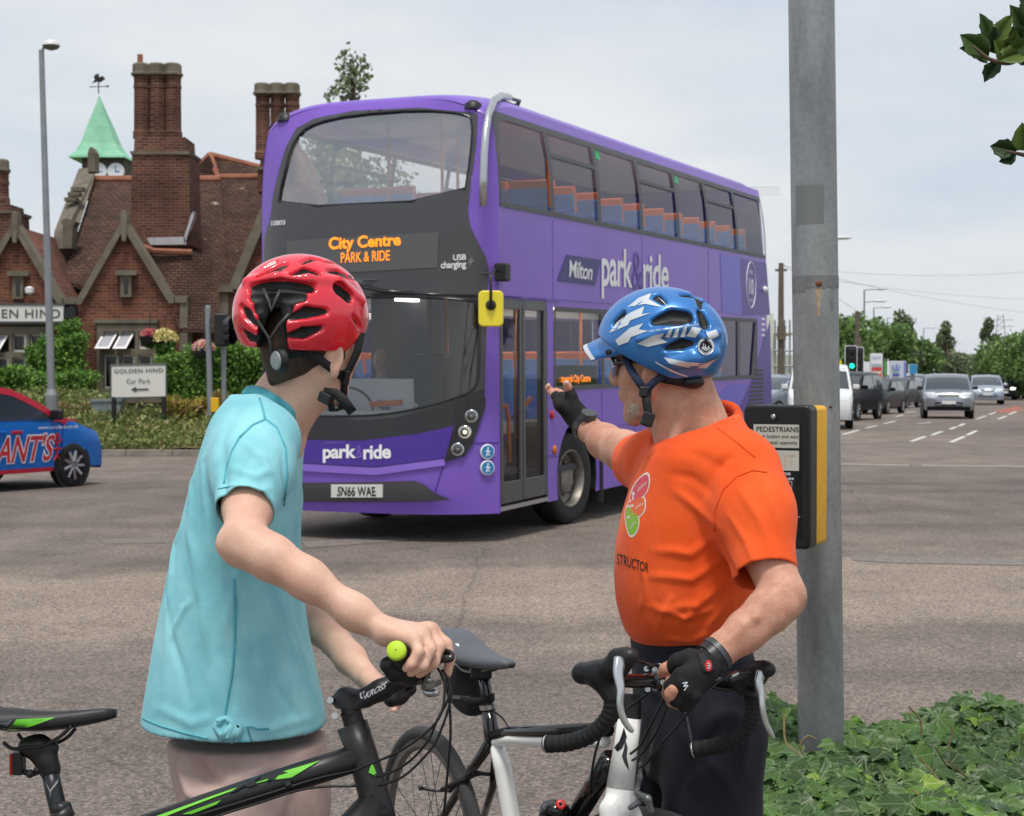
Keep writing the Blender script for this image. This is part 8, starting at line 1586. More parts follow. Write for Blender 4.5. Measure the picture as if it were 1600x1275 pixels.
S = SDF((-.26, 2.88, .93), (-.08, 3.42, 1.1), .003); S.chain(P_((606, 1040, 2.99), (620, 1050, 3.0), (640, 1058, 3.02)), [.014, .018, .017], .01); S.cone(A(604, 1036, 2.99), A(612, 1034, 2.99), .009, .012, .008); S.chain(P_((640, 1046, 3.01), (662, 1042, 2.985), (682, 1036, 2.965)), [.015, .012, .008], .01); V, Q = S.mesh(1); sdf_obj('shifter', V, Q, m_blk, BK); S = SDF((-.26, 3.1, .88), (-.08, 3.34, 1.05), .003); S.chain(P_((612, 1092, 3.2), (624, 1088, 3.22), (640, 1076, 3.24)), [.016, .015, .014], .01); V, Q = S.mesh(1); sdf_obj('shifter', V, Q, m_blk, BK)
q = MB(); q.tube(cat_(P_((676, 1036, 2.965), (690, 1030, 2.95), (704, 1029, 2.945), (705, 1022, 2.955), (690, 1017, 2.97))), [.0055]*25, 8, flat=((0, 0, 1), 1.3)); q.obj('brake_lever', m_gloss, BK, world=True, smooth=True)
q = MB(); q.prism(P_((657, 1078, 3.02), (671, 1042, 3.0), (677, 1044, 3.0), (664, 1080, 3.02)), (0, .05, .01)); q.prism(P_((664, 1068, 3.0), (680, 1064, 3.0), (681, 1074, 3.0), (667, 1078, 3.0)), (.01, .03, 0)); q.obj('lamp_bracket', mat('dull_silver', '#8c8c88', .4, .7), BK, world=True, bevel=.002); q = MB(); q.sphere(A(674, 1082, 3.03), (.016, .012, .009), 12, 6); q.sphere(A(672, 1062, 2.995), (.006, .004, .006), 8, 5); q.obj('adjuster', m_alu, BK, world=True, smooth=True)
for pts in (((684, 1044, 2.97), (694, 1065, 2.96), (692, 1106, 2.95), (675, 1136, 2.95), (629, 1171, 2.96), (586, 1191, 2.98), (548, 1205, 2.995), (494, 1217, 3.0), (410, 1243, 2.99), (300, 1277, 2.98)), ((690, 1046, 2.975), (701, 1063, 2.97), (700, 1092, 2.96), (683, 1125, 2.96), (670, 1155, 2.96), (646, 1184, 2.97), (619, 1203, 2.98), (588, 1214, 2.985)), ((694, 1048, 2.98), (704, 1076, 2.97), (702, 1103, 2.965), (683, 1155, 2.96), (662, 1184, 2.965), (629, 1214, 2.975), (592, 1228, 2.985)), ((688, 1050, 2.98), (701, 1090, 2.97), (704, 1146, 2.97), (700, 1200, 2.98), (692, 1290, 3.0)), ((560, 1228, 2.985), (480, 1232, 2.99), (400, 1256, 2.99), (330, 1278, 2.98))):
 MB().tube(cat_(P_(*pts), 5), .0024, 7).obj('cable', m_cable, BK, world=True, smooth=True)
q = MB(); q.tube(P_((447, 1227, 2.995), (455, 1225, 2.995)), .006, 8); q.obj('cable_guide', m_blk, BK, world=True)
sA, d_, u_, s_ = saddle(BK, A(45, 1122, 3.05), (1, .08, -.02), (0, .26, 1), .31, .14, m_sad); zb = BVHTree.FromPolygons([tuple(v.co+Vector(orig(BK))) for v in sA.data.vertices], [list(p.vertices) for p in sA.data.polygons])
decal('green_panel', m_lime, [(10, 1144), (26, 1124), (86, 1121), (60, 1131), (30, 1141)], sA, zb, .001, 3.0, 8); decal('grey_panel', m_sadg, [(-12, 1146), (-4, 1124), (20, 1124), (5, 1144)], sA, zb, .001, 3.0, 8)
q = MB(); text_on(q, 'XTREME', ((111, 1121.5), (138, 1119.5), (138, 1117.8), (111, 1119.8)), lambda x, y, o: onf(x, y, .001, zb, 3.0)); q.obj('saddle_lettering', m_sadg, sA, world=True)
q = MB(); q.tube(cat_(P_((112, 1134, 3.03), (95, 1150, 3.03), (70, 1164, 3.03), (45, 1168, 3.03), (20, 1170, 3.03), (5, 1160, 3.03))), .0035, 7); q.tube(cat_(P_((118, 1138, 3.08), (105, 1152, 3.08), (85, 1162, 3.08), (55, 1165, 3.08), (35, 1155, 3.08), (28, 1146, 3.08))), .0035, 7); q.obj('saddle_rail', m_iron, BK, world=True, smooth=True)
S = SDF((-1.0, 2.97, .78), (-.72, 3.14, .96), .0035); S.chain(P_((42, 1166, 3.05), (62, 1166, 3.05), (82, 1168, 3.05)), [.016, .02, .012], .01); S.chain(P_((52, 1168, 3.055), (72, 1188, 3.05), (78, 1200, 3.05)), [.018, .018, .0165], .012); S.cone(A(74, 1191, 3.05), A(78, 1203, 3.05), .0195, .0195, .004); V, Q = S.mesh(1); sdf_obj('seat_clamp', V, Q, m_blk, BK)
q = MB(); q.tube(P_((77, 1200, 3.05), (84, 1235, 3.04), (97, 1290, 3.03), (112, 1330, 3.02)), [.0158]*4, 16); sp_ = q.obj('seatpost', mat('worn_black', '#2e3336', .35, .3, var=.5, vscale=25, stretch=(1, 1, .2)), BK, world=True, smooth=True); pbv = BVHTree.FromPolygons(q.v, q.f)
decal('post_mark', mat('mark_silver', '#9a9c98', .4), [(71, 1222), (77, 1232), (79, 1246), (77, 1236)], sp_, pbv, .001, 3., 3); decal('post_mark', MATS['mark_silver'], [(91, 1217), (90, 1223), (79, 1237), (79, 1247), (77, 1236)], sp_, pbv, .001, 3., 3)
q = MB(); q.cyl(A(88, 1265, 3.0), A(106, 1262, 3.02), .012, 12); q.box(A(95, 1276, 3.0), (.04, .03, .02), rot=(0, -.5, 0)); q.obj('seat_collar', m_mblk, BK, world=True, smooth=True)
q = MB(); q.box(A(30, 1192, 3.05), (.018, .03, .04)); rl = q.obj('rear_light', m_blk, BK, world=True, bevel=.003); q = MB(); q.box(A(20.5, 1192, 3.05), (.006, .03, .04)); q.obj('red_lens', mat('lens_red', '#a81c1c', .25), rl, world=True, bevel=.002); q = MB(); q.tube(P_((38, 1206, 3.05), (48, 1210, 3.05), (68, 1202, 3.05)), .006, 8); q.sphere(A(47, 1209, 3.04), .008, 10, 6); q.sphere(A(59, 1203, 3.04), .0075, 10, 6); q.obj('light_bracket', m_blk, rl, world=True)
wheel_b(BK, (Ax(-110, 2.92), 2.92, .345), (1, .1, 0), .345, .024, .26); wheel_b(BK, (Ax(700, 2.9), 2.9, .345), (1, .1, 0), .345, .024, .26)
q = MB()
for o_ in (-.06, .06): q.tube([A(600, 1300, 3.0)+Vector((0, o_, 0)), A(640, 1430, 2.96)+Vector((0, o_, 0)), Vector((Ax(700, 2.9), 2.9+o_, .345))], [.018, .019, .015], 10)
q.obj('fork', m_mblk, BK, world=True, smooth=True); q = MB(); c = Vector((Ax(225, 2.86), 2.86, .31)); q.cyl(c+Vector((0, -.06, 0)), c+Vector((0, .06, 0)), .02); q.lathe([(.09, -.003), (.09, .003), (.06, .003)], Matrix.Translation(c+Vector((0, -.04, 0))) @ Matrix.Rotation(math.pi/2, 4, 'X'), 32); q.tube([c+Vector((0, -.07, 0)), c+Vector((.12, -.07, -.12))], .01); q.tube([c+Vector((0, .07, 0)), c+Vector((-.12, .07, .12))], .01); q.box(c+Vector((.12, -.12, -.12)), (.09, .1, .02)); q.box(c+Vector((-.12, .12, .12)), (.09, .1, .02)); q.obj('crankset', m_iron, BK, world=True)
# ---- white and black road bike
BR = thing('bicycle', 'white and black road bike with drop handlebars held by the instructor', 'bicycle', (Ax(850, 3.8), 3.8, 0))
hB = Vector((.43, -.9, 0)).normalized(); fB_ = Vector((.73, -.68, 0)).normalized()
q = MB(); q.tube(P_((774, 1158, 3.985), (786, 1200, 3.97), (800, 1282, 3.95), (808, 1330, 3.93)), [.017, .0215, .0225, .022], 16); q.tube(cat_(P_((772, 1160, 3.985), (795, 1156, 3.93), (850, 1158, 3.76), (945, 1158, 3.47))), [.014]*19, 14); w_ = q.obj('frame', m_white, BR, world=True, smooth=True); wbv = BVHTree.FromPolygons(q.v, q.f)
q = MB(); q.tube(P_((768, 1150, 3.985), (800, 1144, 3.92), (950, 1140, 3.46)), [.013, .014, .015], 12); q.tube(P_((763, 1105, 4.0), (768, 1150, 3.99), (772, 1165, 3.985)), [.0185, .0185, .017], 16)
q.tube(P_((766, 1160, 3.98), (735, 1205, 4.06), (690, 1280, 4.18), (660, 1345, 4.27)), [.014, .012, .010, .009], 10); q.tube(P_((776, 1170, 4.02), (770, 1230, 4.12), (745, 1310, 4.26)), [.012, .010, .009], 10); q.tube(P_((954, 1186, 3.44), (925, 1235, 3.53), (880, 1310, 3.64), (820, 1400, 3.85)), [.022, .0225, .023, .024], 14); q.tube(P_((820, 1400, 3.85), (672, 1350, 4.27)), .009, 8); q.obj('lower_frame', m_gloss, w_, world=True, smooth=True)
q = MB(); q.tube(cat_(P_((772, 1112, 3.98), (785, 1122, 3.96), (797, 1140, 3.93)), 5), .0022, 6); q.tube(cat_(P_((742, 1200, 3.99), (728, 1212, 4.0), (708, 1222, 4.02), (694, 1232, 4.03)), 5), .0014, 5); q.obj('cable', m_cable, BR, world=True)
S = SDF((-.25, 3.9, .55), (-.03, 4.25, .72), .003); S.chain(P_((690, 1233, 4.1), (715, 1222, 4.08), (748, 1208, 4.05), (765, 1210, 4.07)), [.0045, .006, .0055, .005], .005); S.chain(P_((715, 1222, 4.08), (700, 1240, 4.1), (690, 1247, 4.1)), [.006, .005, .004], .005); S.cone(A(657, 1231, 4.1), A(657, 1231, 4.13), .006, .006); S.chain(P_((657, 1231, 4.11), (680, 1236, 4.1), (700, 1238, 4.1)), [.004, .004, .005], .004); V, Q = S.mesh(0); sdf_obj('rear_brake', V, Q, m_iron, BR)
q = MB(); q.tube(P_((755, 1048, 4.01), (760, 1085, 4.0), (764, 1112, 4.0)), .0145, 14); q.obj('seatpost', m_gloss, BR, world=True, smooth=True)
q = MB(); q.tube(P_((762, 1100, 4.0), (763, 1107, 4.0)), .021, 16); q.obj('seat_collar', m_alu, BR, world=True)
sB_, d_, u_, s_ = saddle(BR, A(748, 1024, 4.02), (.55, -.8, -.10), (0, 0, 1), .27, .15, m_sadg); zb2 = BVHTree.FromPolygons([tuple(v.co+Vector(orig(BR))) for v in sB_.data.vertices], [list(p.vertices) for p in sB_.data.polygons])
decal('saddle_mark', m_wht, [(711, 1006), (716, 1005), (718, 1010), (714, 1009)], sB_, zb2, .001, 4., 3)
q = MB(); q.tube(cat_(P_((780, 1036, 3.96), (768, 1044, 3.98), (745, 1050, 4.0), (725, 1048, 4.03), (714, 1038, 4.06))), .0035, 7); q.tube(cat_(P_((786, 1038, 4.0), (775, 1046, 4.02), (752, 1050, 4.04), (735, 1047, 4.07))), .0035, 7); q.obj('saddle_rail', mat('rail_titanium', '#8e8a84', .35, .7), BR, world=True, smooth=True); q = MB(); q.box(A(752, 1050, 4.01), (.05, .04, .03)); q.obj('seat_clamp', m_iron, BR, world=True, bevel=.006)
S = SDF((-.2, 3.95, .68), (.0, 4.25, .88), .0045); S.ell(A(733, 1080, 4.1), (.052, .05, .05), Matrix.Rotation(.25, 3, 'Y'), .01); S.ell(A(722, 1062, 4.12), (.04, .045, .04), None, .03); S.ell(A(740, 1100, 4.08), (.035, .045, .028), None, .02); V, Q = S.mesh(1); bg_ = sdf_obj('saddle_bag', V, Q, mat('bag_black', '#242427', .8, var=.2, vscale=30, bump=.4, bscale=160), BR); gbv = BVHTree.FromPolygons(V.tolist(), Q.tolist())
decal('reflective_strip', mat('reflective_grey', '#7d7d70', .5), [(706, 1086), (735, 1088), (735, 1093), (707, 1092)], bg_, gbv, .0015, 4.05, 4); ribbon(P_((720, 1094, 4.03), (745, 1096, 3.99), (768, 1092, 3.985), (772, 1088, 4.0)), .018, Vector((0, 0, 1))).obj('bag_strap', m_strap, bg_, world=True, smooth=True)
c = Vector((Ax(672, 4.28), 4.28, .335)); wheel_b(BR, c, hB, .335, .018); c2 = Vector((Ax(1030, 3.4), 3.4, .345)); wheel_b(BR, c2, fB_, .345, .016)
# head tube, fork
q = MB(); q.tube(P_((984, 1121, 3.42), (978, 1165, 3.415), (969, 1232, 3.40)), [.0245, .025, .029], 22); hd_ = q.obj('head_tube', m_white, BR, world=True, smooth=True); hbv = BVHTree.FromPolygons(q.v, q.f)
zt = lambda x, y: (900+x*.2125, 990+y*.2125)
decal('head_badge', m_gblk, [zt(*p) for p in ((352, 688), (374, 760), (340, 842), (304, 868), (278, 838), (318, 792), (336, 740))], hd_, hbv, .0012, 3.39, 3); decal('head_badge', m_gblk, [zt(*p) for p in ((362, 775), (380, 840), (372, 905), (392, 1010), (355, 950), (338, 900), (352, 850))], hd_, hbv, .0012, 3.39, 3)
q = MB(); q.tube(P_((987, 1085, 3.425), (984, 1122, 3.42)), [.019, .023], 18); q.obj('headset_spacer', m_mblk, BR, world=True, auto=40)
S = SDF((.1, 3.18, .35), (.42, 3.6, .78), .005); S.chain(P_((969, 1234, 3.40), (966, 1262, 3.39)), [.029, .03], .02); sd = Vector((.68, .73, 0)).normalized()
for k in (-.045, .045): S.chain([A(966, 1262, 3.39)+sd*k*.6, A(975, 1300, 3.385)+sd*k, c2+sd*k*1.1+Vector((-.02, .02, .03))], [.022, .018, .011], .02)
V, Q = S.mesh(1); sdf_obj('fork', V, Q, m_white, BR)
S = SDF((.18, 3.15, .6), (.38, 3.5, .82), .0028); S.chain(P_((996, 1240, 3.33), (1012, 1248, 3.31), (1018, 1268, 3.31)), [.007, .008, .006], .005); S.chain(P_((1000, 1252, 3.33), (985, 1262, 3.33)), [.007, .006], .005); S.chain(P_((1000, 1192, 3.34), (1000, 1215, 3.34), (994, 1240, 3.34)), [.004, .0055, .006], .005); V, Q = S.mesh(1); sdf_obj('front_brake', V, Q, mat('caliper_grey', '#77797b', .35, .6), BR)
# stem, bars, hoods, levers
S = SDF((.2, 3.2, .94), (.38, 3.48, 1.05), .003); S.cone(A(986, 1072, 3.43), A(986, 1090, 3.425), .021, .021, .006); S.chain(P_((986, 1076, 3.425), (1020, 1068, 3.37), (1052, 1060, 3.31)), [.02, .018, .019], .012); S.cone(A(1030, 1064, 3.285), A(1068, 1058, 3.335), .021, .021, .008); V, Q = S.mesh(1); sm_ = sdf_obj('stem', V, Q, m_gloss, BR)
q = MB()
for x, y, D in ((1010, 1045, 3.3), (1023, 1046, 3.3), (1012, 1077, 3.29), (1024, 1075, 3.29), (1036, 1066, 3.27)): q.cyl(A(x, y, D), A(x, y, D-.012), .0055, 8)
q.obj('bolt', m_alu, sm_, world=True); q = MB(); q.tube(cat_(P_((1012, 1044, 3.28), (1030, 1038, 3.27), (1044, 1050, 3.265), (1046, 1070, 3.265), (1040, 1085, 3.28))), .003, 6); q.obj('cable', m_cable, sm_, world=True)
bl = cat_(P_((1062, 1058, 3.325), (1005, 1064, 3.265), (955, 1062, 3.21), (925, 1056, 3.18), (925, 1058, 3.165), (945, 1068, 3.145), (957, 1092, 3.135), (950, 1122, 3.14), (925, 1147, 3.16), (890, 1160, 3.185), (853, 1163, 3.21)), 5); br = cat_(P_((1062, 1058, 3.325), (1100, 1064, 3.35), (1135, 1070, 3.375), (1152, 1068, 3.37), (1170, 1078, 3.345), (1177, 1098, 3.33), (1174, 1122, 3.325), (1158, 1147, 3.33), (1128, 1163, 3.345), (1082, 1172, 3.365)), 5)
hb2 = MB().tube(bl, .0135, 14).obj('handlebar', m_gloss, BR, world=True, smooth=True); MB().tube(br, .0135, 14).obj('handlebar_half', m_gloss, hb2, world=True, smooth=True)
def taped(P, par):      # overlapping turns of tape
 q = MB(); rr = []; n = len(P)
 for i in range(n-1):
  for t in (0, .34, .67):
   rr.append((P[i]*(1-t)+P[i+1]*t, .0155+.0018*((i*3+(0 if t == 0 else 1 if t < .5 else 2)) % 4)/3))
 q.tube([r[0] for r in rr], [r[1] for r in rr], 14); return q.obj('bar_tape', m_tape, par, world=True, smooth=False, auto=50)
taped(bl[28:], hb2); taped(br[22:], hb2)
for p, d in ((bl[-1], bl[-1]-bl[-2]), (br[-1], br[-1]-br[-2])): q = MB(); d = d.normalized(); q.lathe([(0, .003), (.0145, .002), (.0165, -.002)], Matrix.Translation(p) @ d.to_track_quat('Z', 'Y').to_matrix().to_4x4(), 18); q.obj('bar_plug', m_blk, hb2, world=True, smooth=True); q = MB(); q.lathe([(.0168, -.001), (.0172, -.003), (.0168, -.004)], Matrix.Translation(p) @ d.to_track_quat('Z', 'Y').to_matrix().to_4x4(), 18); q.obj('plug_ring', m_alu, hb2, world=True)
S = SDF((.1, 3.02, .94), (.28, 3.24, 1.08), .003); S.chain(P_((910, 1052, 3.175), (935, 1052, 3.15), (962, 1042, 3.12), (978, 1030, 3.10)), [.021, .0225, .0225, .02], .012); S.cone(A(940, 1062, 3.145), A(957, 1090, 3.135), .02, .0175, .015); S.cone(A(962, 1024, 3.11), A(985, 1024, 3.09), .013, .013, .012); V, Q = S.mesh(1); sdf_obj('brake_hood', V, Q, m_blk, BR)
S = SDF((.36, 3.2, .93), (.56, 3.45, 1.06), .003); S.chain(P_((1148, 1062, 3.365), (1165, 1064, 3.34), (1180, 1058, 3.31), (1195, 1046, 3.285)), [.0185, .02, .02, .0165], .012); S.cone(A(1165, 1072, 3.345), A(1177, 1098, 3.33), .0185, .017, .015); S.cone(A(1180, 1042, 3.295), A(1202, 1046, 3.275), .012, .012, .012); V, Q = S.mesh(1); sdf_obj('brake_hood', V, Q, m_blk, BR)
m_lev = mat('silver_lever', '#c9ccce', .28, .85)
for pts, w in ((((969, 1032, 3.085), (966, 1052, 3.07), (970, 1078, 3.06), (969, 1100, 3.055), (973, 1120, 3.055), (982, 1136, 3.06), (989, 1143, 3.065)), [.0165, .013, .0098, .0088, .008, .0065, .004]), (((1189, 1052, 3.275), (1186, 1066, 3.265), (1190, 1085, 3.26), (1192, 1108, 3.255), (1197, 1130, 3.257), (1205, 1146, 3.263), (1210, 1154, 3.267)), [.0145, .012, .0092, .0082, .0072, .006, .0038])):
 P = cat_(P_(*pts), 5); ws = list(np.interp(np.linspace(0, 1, len(P)), np.linspace(0, 1, len(w)), w)); MB().tube(P, ws, 12, flat=(fB_, .55)).obj('brake_lever', m_lev, BR, world=True, smooth=True)
for pts, r in ((((1196, 1050, 3.285), (1165, 1052, 3.27), (1148, 1054, 3.25), (1120, 1067, 3.21), (1088, 1098, 3.17), (1060, 1132, 3.22), (1035, 1160, 3.28), (1012, 1190, 3.31), (998, 1200, 3.335)), .0027), (((1012, 1084, 3.28), (985, 1104, 3.3), (962, 1125, 3.33), (942, 1145, 3.36), (932, 1170, 3.39), (925, 1205, 3.42), (922, 1240, 3.46)), .0027), (((1045, 1072, 3.26), (1028, 1110, 3.27), (1012, 1142, 3.29), (1000, 1165, 3.32), (985, 1178, 3.36)), .0027), (((1040, 1085, 3.27), (1040, 1110, 3.27), (1022, 1150, 3.29), (1002, 1178, 3.31), (988, 1188, 3.35)), .0027), (((985, 1030, 3.1), (1008, 1036, 3.15), (1022, 1040, 3.22)), .0026)): MB().tube(cat_(P_(*pts), 6), r, 7).obj('cable', m_cable, BR, world=True, smooth=True)
q = MB(); q.tube(P_((1142, 1057, 3.242), (1152, 1052, 3.252)), .0048, 10); q.obj('cable_barrel', m_alu, BR, world=True); q = MB()
for pts in (((962, 1125, 3.33), (945, 1142, 3.355)), ((1035, 1160, 3.28), (1018, 1182, 3.305))):
 a, b = P_(*pts)
 for t in np.linspace(0, 1, 7): q.sphere(a*(1-t)+b*t, .0042, 8, 5)
q.obj('cable_beads', m_rub, BR, world=True)
q = MB(); q.sphere(A(868, 1264, 3.55), (.03, .03, .02), 14, 8); q.cyl(A(868, 1268, 3.55), A(850, 1340, 3.62), .034, 16); bt = q.obj('bottle', m_gloss, BR, world=True, smooth=True); q = MB(); q.lathe([(.004, .003), (.009, .004), (.011, 0)], Matrix.Translation(A(876, 1257, 3.522)) @ Vector((0.1, -.8, .5)).to_track_quat('Z', 'Y').to_matrix().to_4x4(), 14); q.obj('valve', mat('valve_red', '#d02a2a', .35), bt, world=True, smooth=True)
# ------------------------------------------------------------------ ivy bed and the overhanging branch
def ivy_mat(name, c, vein):
 m = fleaf(name, c, .42); t = m.node_tree; b = t.nodes['Principled BSDF']; N = t.nodes.new; Lk = t.links.new
 at = N('ShaderNodeAttribute'); at.attribute_name = 'vein'; mx = N('ShaderNodeMix'); mx.data_type = 'RGBA'; old = b.inputs['Base Color'].links[0].from_socket; r = N('ShaderNodeValToRGB'); r.color_ramp.elements[0].position = .72; r.color_ramp.elements[1].position = 1.
 Lk(at.outputs['Fac'], r.inputs[0]); Lk(r.outputs[0], mx.inputs[0]); Lk(old, mx.inputs[6]); mx.inputs[7].default_value = (*hexc(vein), 1); Lk(mx.outputs[2], b.inputs['Base Color']); return m
IV = [ivy_mat('ivy_leaf', '#4c6d2c', '#7c9668'), ivy_mat('ivy_leaf_dark', '#375426', '#748f5c'), ivy_mat('ivy_leaf_bright', '#5f8433', '#9db86a'), ivy_mat('ivy_leaf_lime', '#86a53a', '#b4c870'), ivy_mat('ivy_leaf_bluish', '#4a6a38', '#86a274'), ivy_mat('ivy_leaf_dry', '#a58a4a', '#c4b080')]
def ivy_leaf(seed):
 "five-lobed leaf lying in xy, stem at the origin, folded along its veins; the vein attribute runs 1 on the ribs"
 g = np.random.default_rng(seed); A_ = [(-.28, -.1), (-.5, .06), (-.42, .26), (-.52, .5), (-.29, .62), (0, .98), (.29, .62), (.52, .5), (.42, .26), (.5, .06), (.28, -.1)]; w = .85+.3*g.random()
 O = np.array([(0, 0, 0)]+[(x*w+.05*g.normal(), y+.05*g.normal(), 0) for x, y in A_]); c = len(O); V = [tuple(O[0])]; ve = [1.]
 tips = {2, 4, 6, 8, 10}
 for i in range(1, c): x, y, _ = O[i]; V.append((x, y, -.10*(x*x+.6*y*y)+(-.05 if i in tips else .06)+.03*g.normal())); ve.append(1. if i in tips else 0.)
 f = [(0, i, i+1) for i in range(1, c-1)]; P = []; n0 = len(V)
 F = []
 for a, b, d in f:      # split each web so the rib stays narrow
  k = len(V); m = (np.array(V[a])*.45+np.array(V[b])*.3+np.array(V[d])*.25)+np.array((0, 0, .025)); V.append(tuple(m)); ve.append(.2); F += [(a, b, k), (b, d, k), (d, a, k)]
 return V, F, ve
LM = []
for k in range(10):
 V, F, ve = ivy_leaf(100+k); me = bpy.data.meshes.new('leaf'); me.from_pydata(V, [], F); at = me.attributes.new('vein', 'FLOAT', 'POINT'); at.data.foreach_set('value', ve); me.polygons.foreach_set('use_smooth', [True]*len(F)); LM.append((me, V, F, ve))
IVY = thing('ivy_bed', 'low bed of glossy green ivy round the foot of the grey pole', 'ivy', (1.1, 5, 0))
g = np.random.default_rng(77); Ls = []
LMM = {}
def lm(k, j):
 if (k, j) not in LMM:
  m = LM[k][0].copy(); m.materials.append(IV[j]); LMM[(k, j)] = m
 return LMM[(k, j)]
for i in range(3300):
 D = 4.0+g.random()**1.15*1.95; u = g.random(); x0 = .56*D/4.2+.0; x = (.55+.03*math.sin(D*5))*D/4.3+u*1.55; pr_ = min(1, (x-(.52*D/4.3))/.16+.25); front = min(1, (D-3.9)/.35); back = min(1, (6.05-D)/.25)
 zt_ = (.42+.025*math.sin(x*5+D*2)+.03*math.sin(x*11-D*7))*(.55+.45*pr_)*(.35+.65*front)*(.6+.4*back); z = zt_-abs(g.normal())*.045+(.05*g.random() if g.random() < .08 else 0)
 n = Vector((.25*g.normal()-.1*(1-pr_), -.55+.35*g.normal()-.5*(1-front), 1)).normalized(); t = Vector((g.normal(), g.normal()-.7, -.35)); s = .034+.03*g.random()**1.2; Ls.append((D, x, z, n, t, s))
Ls.sort(key=lambda l: -l[5]/l[0]*(1.6 if l[2] > .36 else .5)); Vs, Fs, Ms, Vv = [], [], [], []
for i, (D, x, z, n, t, s) in enumerate(Ls):
 t = (t-n*t.dot(n)).normalized(); b = t.cross(n); M_ = Matrix.Translation((x, D, z)) @ Matrix(((b.x, t.x, n.x), (b.y, t.y, n.y), (b.z, t.z, n.z))).to_4x4() @ Matrix.Scale(s*1.45, 4); k = int(g.integers(10)); j = int(g.choice(6, p=[.35, .36, .08, .025, .179, .006]))
 if i < 300: o = bpy.data.objects.new('leaf', lm(k, j)); COL.objects.link(o); o.parent = IVY; o.matrix_local = Matrix.Translation((-1.1, -5, 0)) @ M_
 else: bb = len(Vs); Vs += [tuple(M_ @ Vector(v)-Vector((1.1, 5, 0))) for v in LM[k][1]]; Fs += [tuple(a+bb for a in f) for f in LM[k][2]]; Ms += [j]*len(LM[k][2]); Vv += LM[k][3]
me = bpy.data.meshes.new('undergrowth'); me.from_pydata(Vs, [], Fs); [me.materials.append(m) for m in IV]; me.polygons.foreach_set('material_index', Ms); me.polygons.foreach_set('use_smooth', [True]*len(Fs)); at = me.attributes.new('vein', 'FLOAT', 'POINT'); at.data.foreach_set('value', Vv); o = bpy.data.objects.new('undergrowth', me); COL.objects.link(o); o.parent = IVY; o['kind'] = 'stuff'
q = MB()
for i in range(14): D = 4.2+1.6*g.random(); x = .56*D/4.3+1.4*g.random(); p = Vector((x, D, .3)); q.tube(cat_([p, p+Vector((.05*g.normal(), .05*g.normal(), .06)), p+Vector((.1*g.normal(), .08*g.normal(), .12+.05*g.random()))], 3), [.0025]*7, 5)
for p in (P_((1258, 1185, 4.9), (1250, 1165, 4.9), (1262, 1150, 4.9), (1275, 1155, 4.9)), P_((1252, 1180, 4.85), (1228, 1160, 4.9), (1225, 1120, 4.95)), P_((1440, 1150, 5.2), (1438, 1125, 5.2), (1420, 1104, 5.2)), P_((1480, 1170, 5), (1488, 1150, 5), (1487, 1135, 5))): q.tube(cat_(p, 4), .003, 5)
q.obj('stem', mat('ivy_stem', '#7d6a48', .8, var=.2, vscale=20), IVY, world=True)['kind'] = 'stuff'
q = MB(); xs_ = np.linspace(0, 1, 16); rows = []
for D, h in ((3.95, .05), (4.1, .2), (4.35, .3), (5.0, .33), (5.7, .3), (6.0, .12), (6.1, .0)): rows.append([(.56*D/4.3+1.75*u, D, h*min(1, u*7+.1)+.03*math.sin(u*19+D*5)*(h > .1)) for u in xs_])
ids = [q.ring(r) for r in rows]
for a, b in zip(ids, ids[1:]): q.bridge(a, b, False)
q.obj('soil', mat('dark_soil', '#1d1a14', .95, var=.3, vscale=20), IVY, world=True, smooth=True)
# branch of a street tree reaching into the top right corner
BT = thing('street_tree', 'broad leaved tree whose branch tips hang into the top right corner', 'tree', (2.75, 4.9, 0))
q = MB(); q.tube([(2.75, 4.9, -.05), (2.73, 4.9, 1.2), (2.78, 4.88, 2.4), (2.7, 4.85, 3.6)], [.11, .09, .08, .05], 12); q.obj('trunk', m_bark, BT, world=True, smooth=True)
q = MB(); b1 = cat_(P_((1900, 40, 4.8), (1720, 60, 4.65), (1640, 78, 4.55), (1598, 88, 4.5), (1575, 98, 4.48), (1545, 92, 4.46), (1520, 72, 4.45)), 4); b2 = cat_(P_((1900, 260, 4.8), (1700, 262, 4.6), (1620, 246, 4.5), (1590, 240, 4.48), (1572, 236, 4.47)), 4); q.tube([(2.72, 4.86, 3.0)]+b1, [.02]+list(np.linspace(.016, .003, len(b1))), 7); q.tube([(2.74, 4.88, 2.4)]+b2, [.015]+list(np.linspace(.012, .0025, len(b2))), 7); q.tube(P_((1598, 88, 4.5), (1600, 60, 4.5), (1612, 20, 4.52)), .004, 6); q.obj('branch', m_bark, BT, world=True, smooth=True)
def broad_leaf(seed):
 r = np.random.default_rng(seed); V = [(0, 0, 0)]; n = 7; L_ = [(0, 0, 0)]
 for i in range(1, n): t = i/n; w = .36*math.sin(math.pi*t**.8)**.75; L_.append((w*(1+.08*r.normal()), t+.02*r.normal(), .10*math.sin(t*3)))
 V = [(0, 0, 0)]+[(0, i/n, .03) for i in range(1, n)]+[(0, 1.05, -.03)]+[(x, y, z) for x, y, z in L_[1:]]+[(-x, y, z) for x, y, z in L_[1:]]; F = []; m = n+1
 for s in (0, 1):
  e = m+s*(n-1); F.append((0, 1, e)); F += [(i, i+1, e+i, e+i-1) for i in range(1, n-1)]; F.append((n-1, n, e+n-2))
 me = bpy.data.meshes.new('leaf'); me.from_pydata(V, [], F); me.polygons.foreach_set('use_smooth', [True]*len(F)); return me
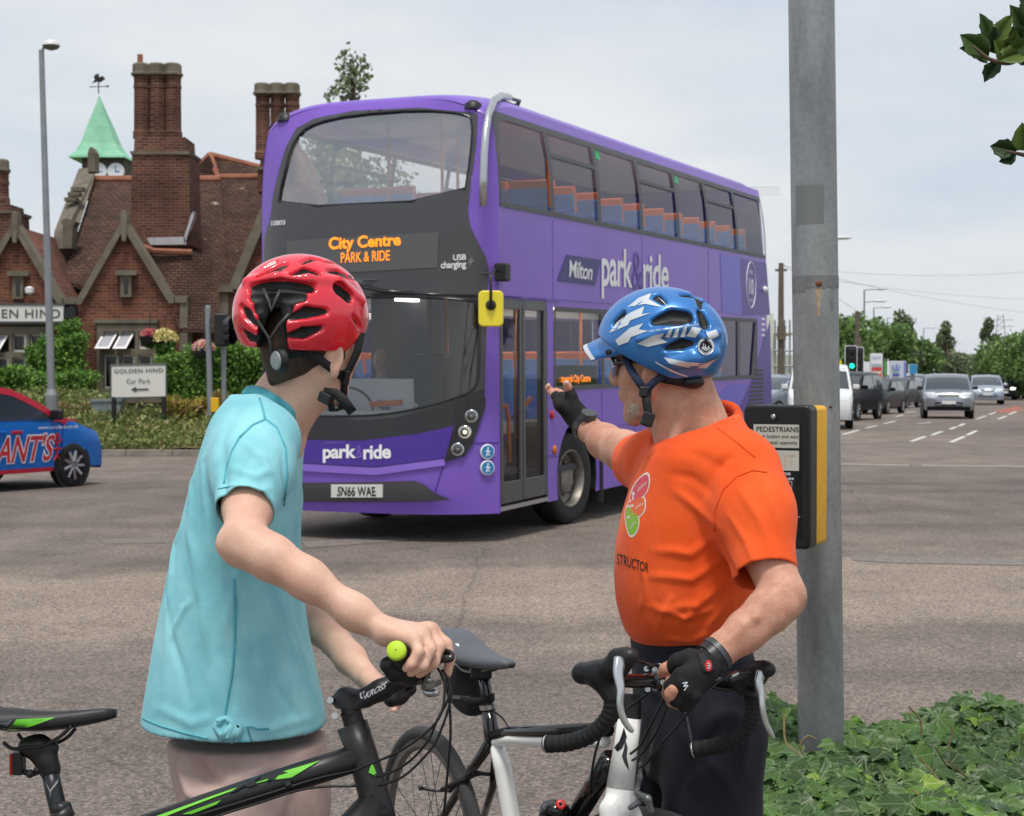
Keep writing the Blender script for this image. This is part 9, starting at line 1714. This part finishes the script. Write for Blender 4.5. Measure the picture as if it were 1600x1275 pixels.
bm_ = [fleaf('broad_leaf', '#3c5526', .5), fleaf('broad_leaf_light', '#5a7030', .5), fleaf('broad_leaf_dark', '#2b4020', .5)]; BL_ = []
for k in range(6): m = broad_leaf(k); m.materials.append(bm_[k % 3]); BL_.append(m)
g = np.random.default_rng(5)
def put_leaf(px, py, D, ang, s, k):
 p = A(px, py, D); t = Vector((math.cos(ang), .35*g.normal(), math.sin(ang))).normalized(); n = Vector((.35*g.normal(), -1, .5+.4*g.normal())); n = (n-t*n.dot(t)).normalized(); b = t.cross(n); o = bpy.data.objects.new('leaf', BL_[k]); COL.objects.link(o); o.parent = BT; o.matrix_local = Matrix.Translation(-Vector(BT.location)) @ Matrix.Translation(p) @ Matrix(((b.x, t.x, n.x), (b.y, t.y, n.y), (b.z, t.z, n.z))).to_4x4() @ Matrix.Scale(s, 4)
for px, py, a, s in ((1545, 62, 110, .055), (1555, 66, 60, .06), (1538, 72, 175, .05), (1530, 70, 185, .045), (1545, 90, 165, .065), (1545, 88, 140, .07), (1560, 96, 235, .05), (1550, 80, 85, .05), (1558, 85, 100, .05), (1575, 92, 85, .06), (1568, 92, 130, .05), (1580, 80, 30, .05), (1590, 60, 140, .06), (1600, 70, 95, .07), (1600, 50, 120, .06), (1610, 40, 90, .07), (1595, 85, 100, .06), (1600, 95, 330, .06), (1590, 98, 10, .05), (1615, 70, 60, .07), (1608, 60, 180, .07), (1620, 30, 120, .07), (1603, 80, 200, .06), (1588, 237, 160, .055), (1586, 236, 70, .05), (1598, 236, 95, .055), (1588, 243, 200, .035), (1604, 244, 30, .05), (1610, 236, 100, .06), (1572, 90, 60, .045), (1556, 78, 20, .04), (1585, 92, 150, .05)): put_leaf(px, py, 4.46+.06*g.random(), R(a), s*1.3, int(g.integers(6)))
for i in range(60): t = g.random(); p = b1[int(t*14)] if i % 2 else b2[int(t*10)]; pr = proj(p); put_leaf(pr[0]+25*g.normal(), pr[1]+25*g.normal(), 4.55, g.random()*6.28, .06, int(g.integers(6))) if pr[0] > 1640 else None
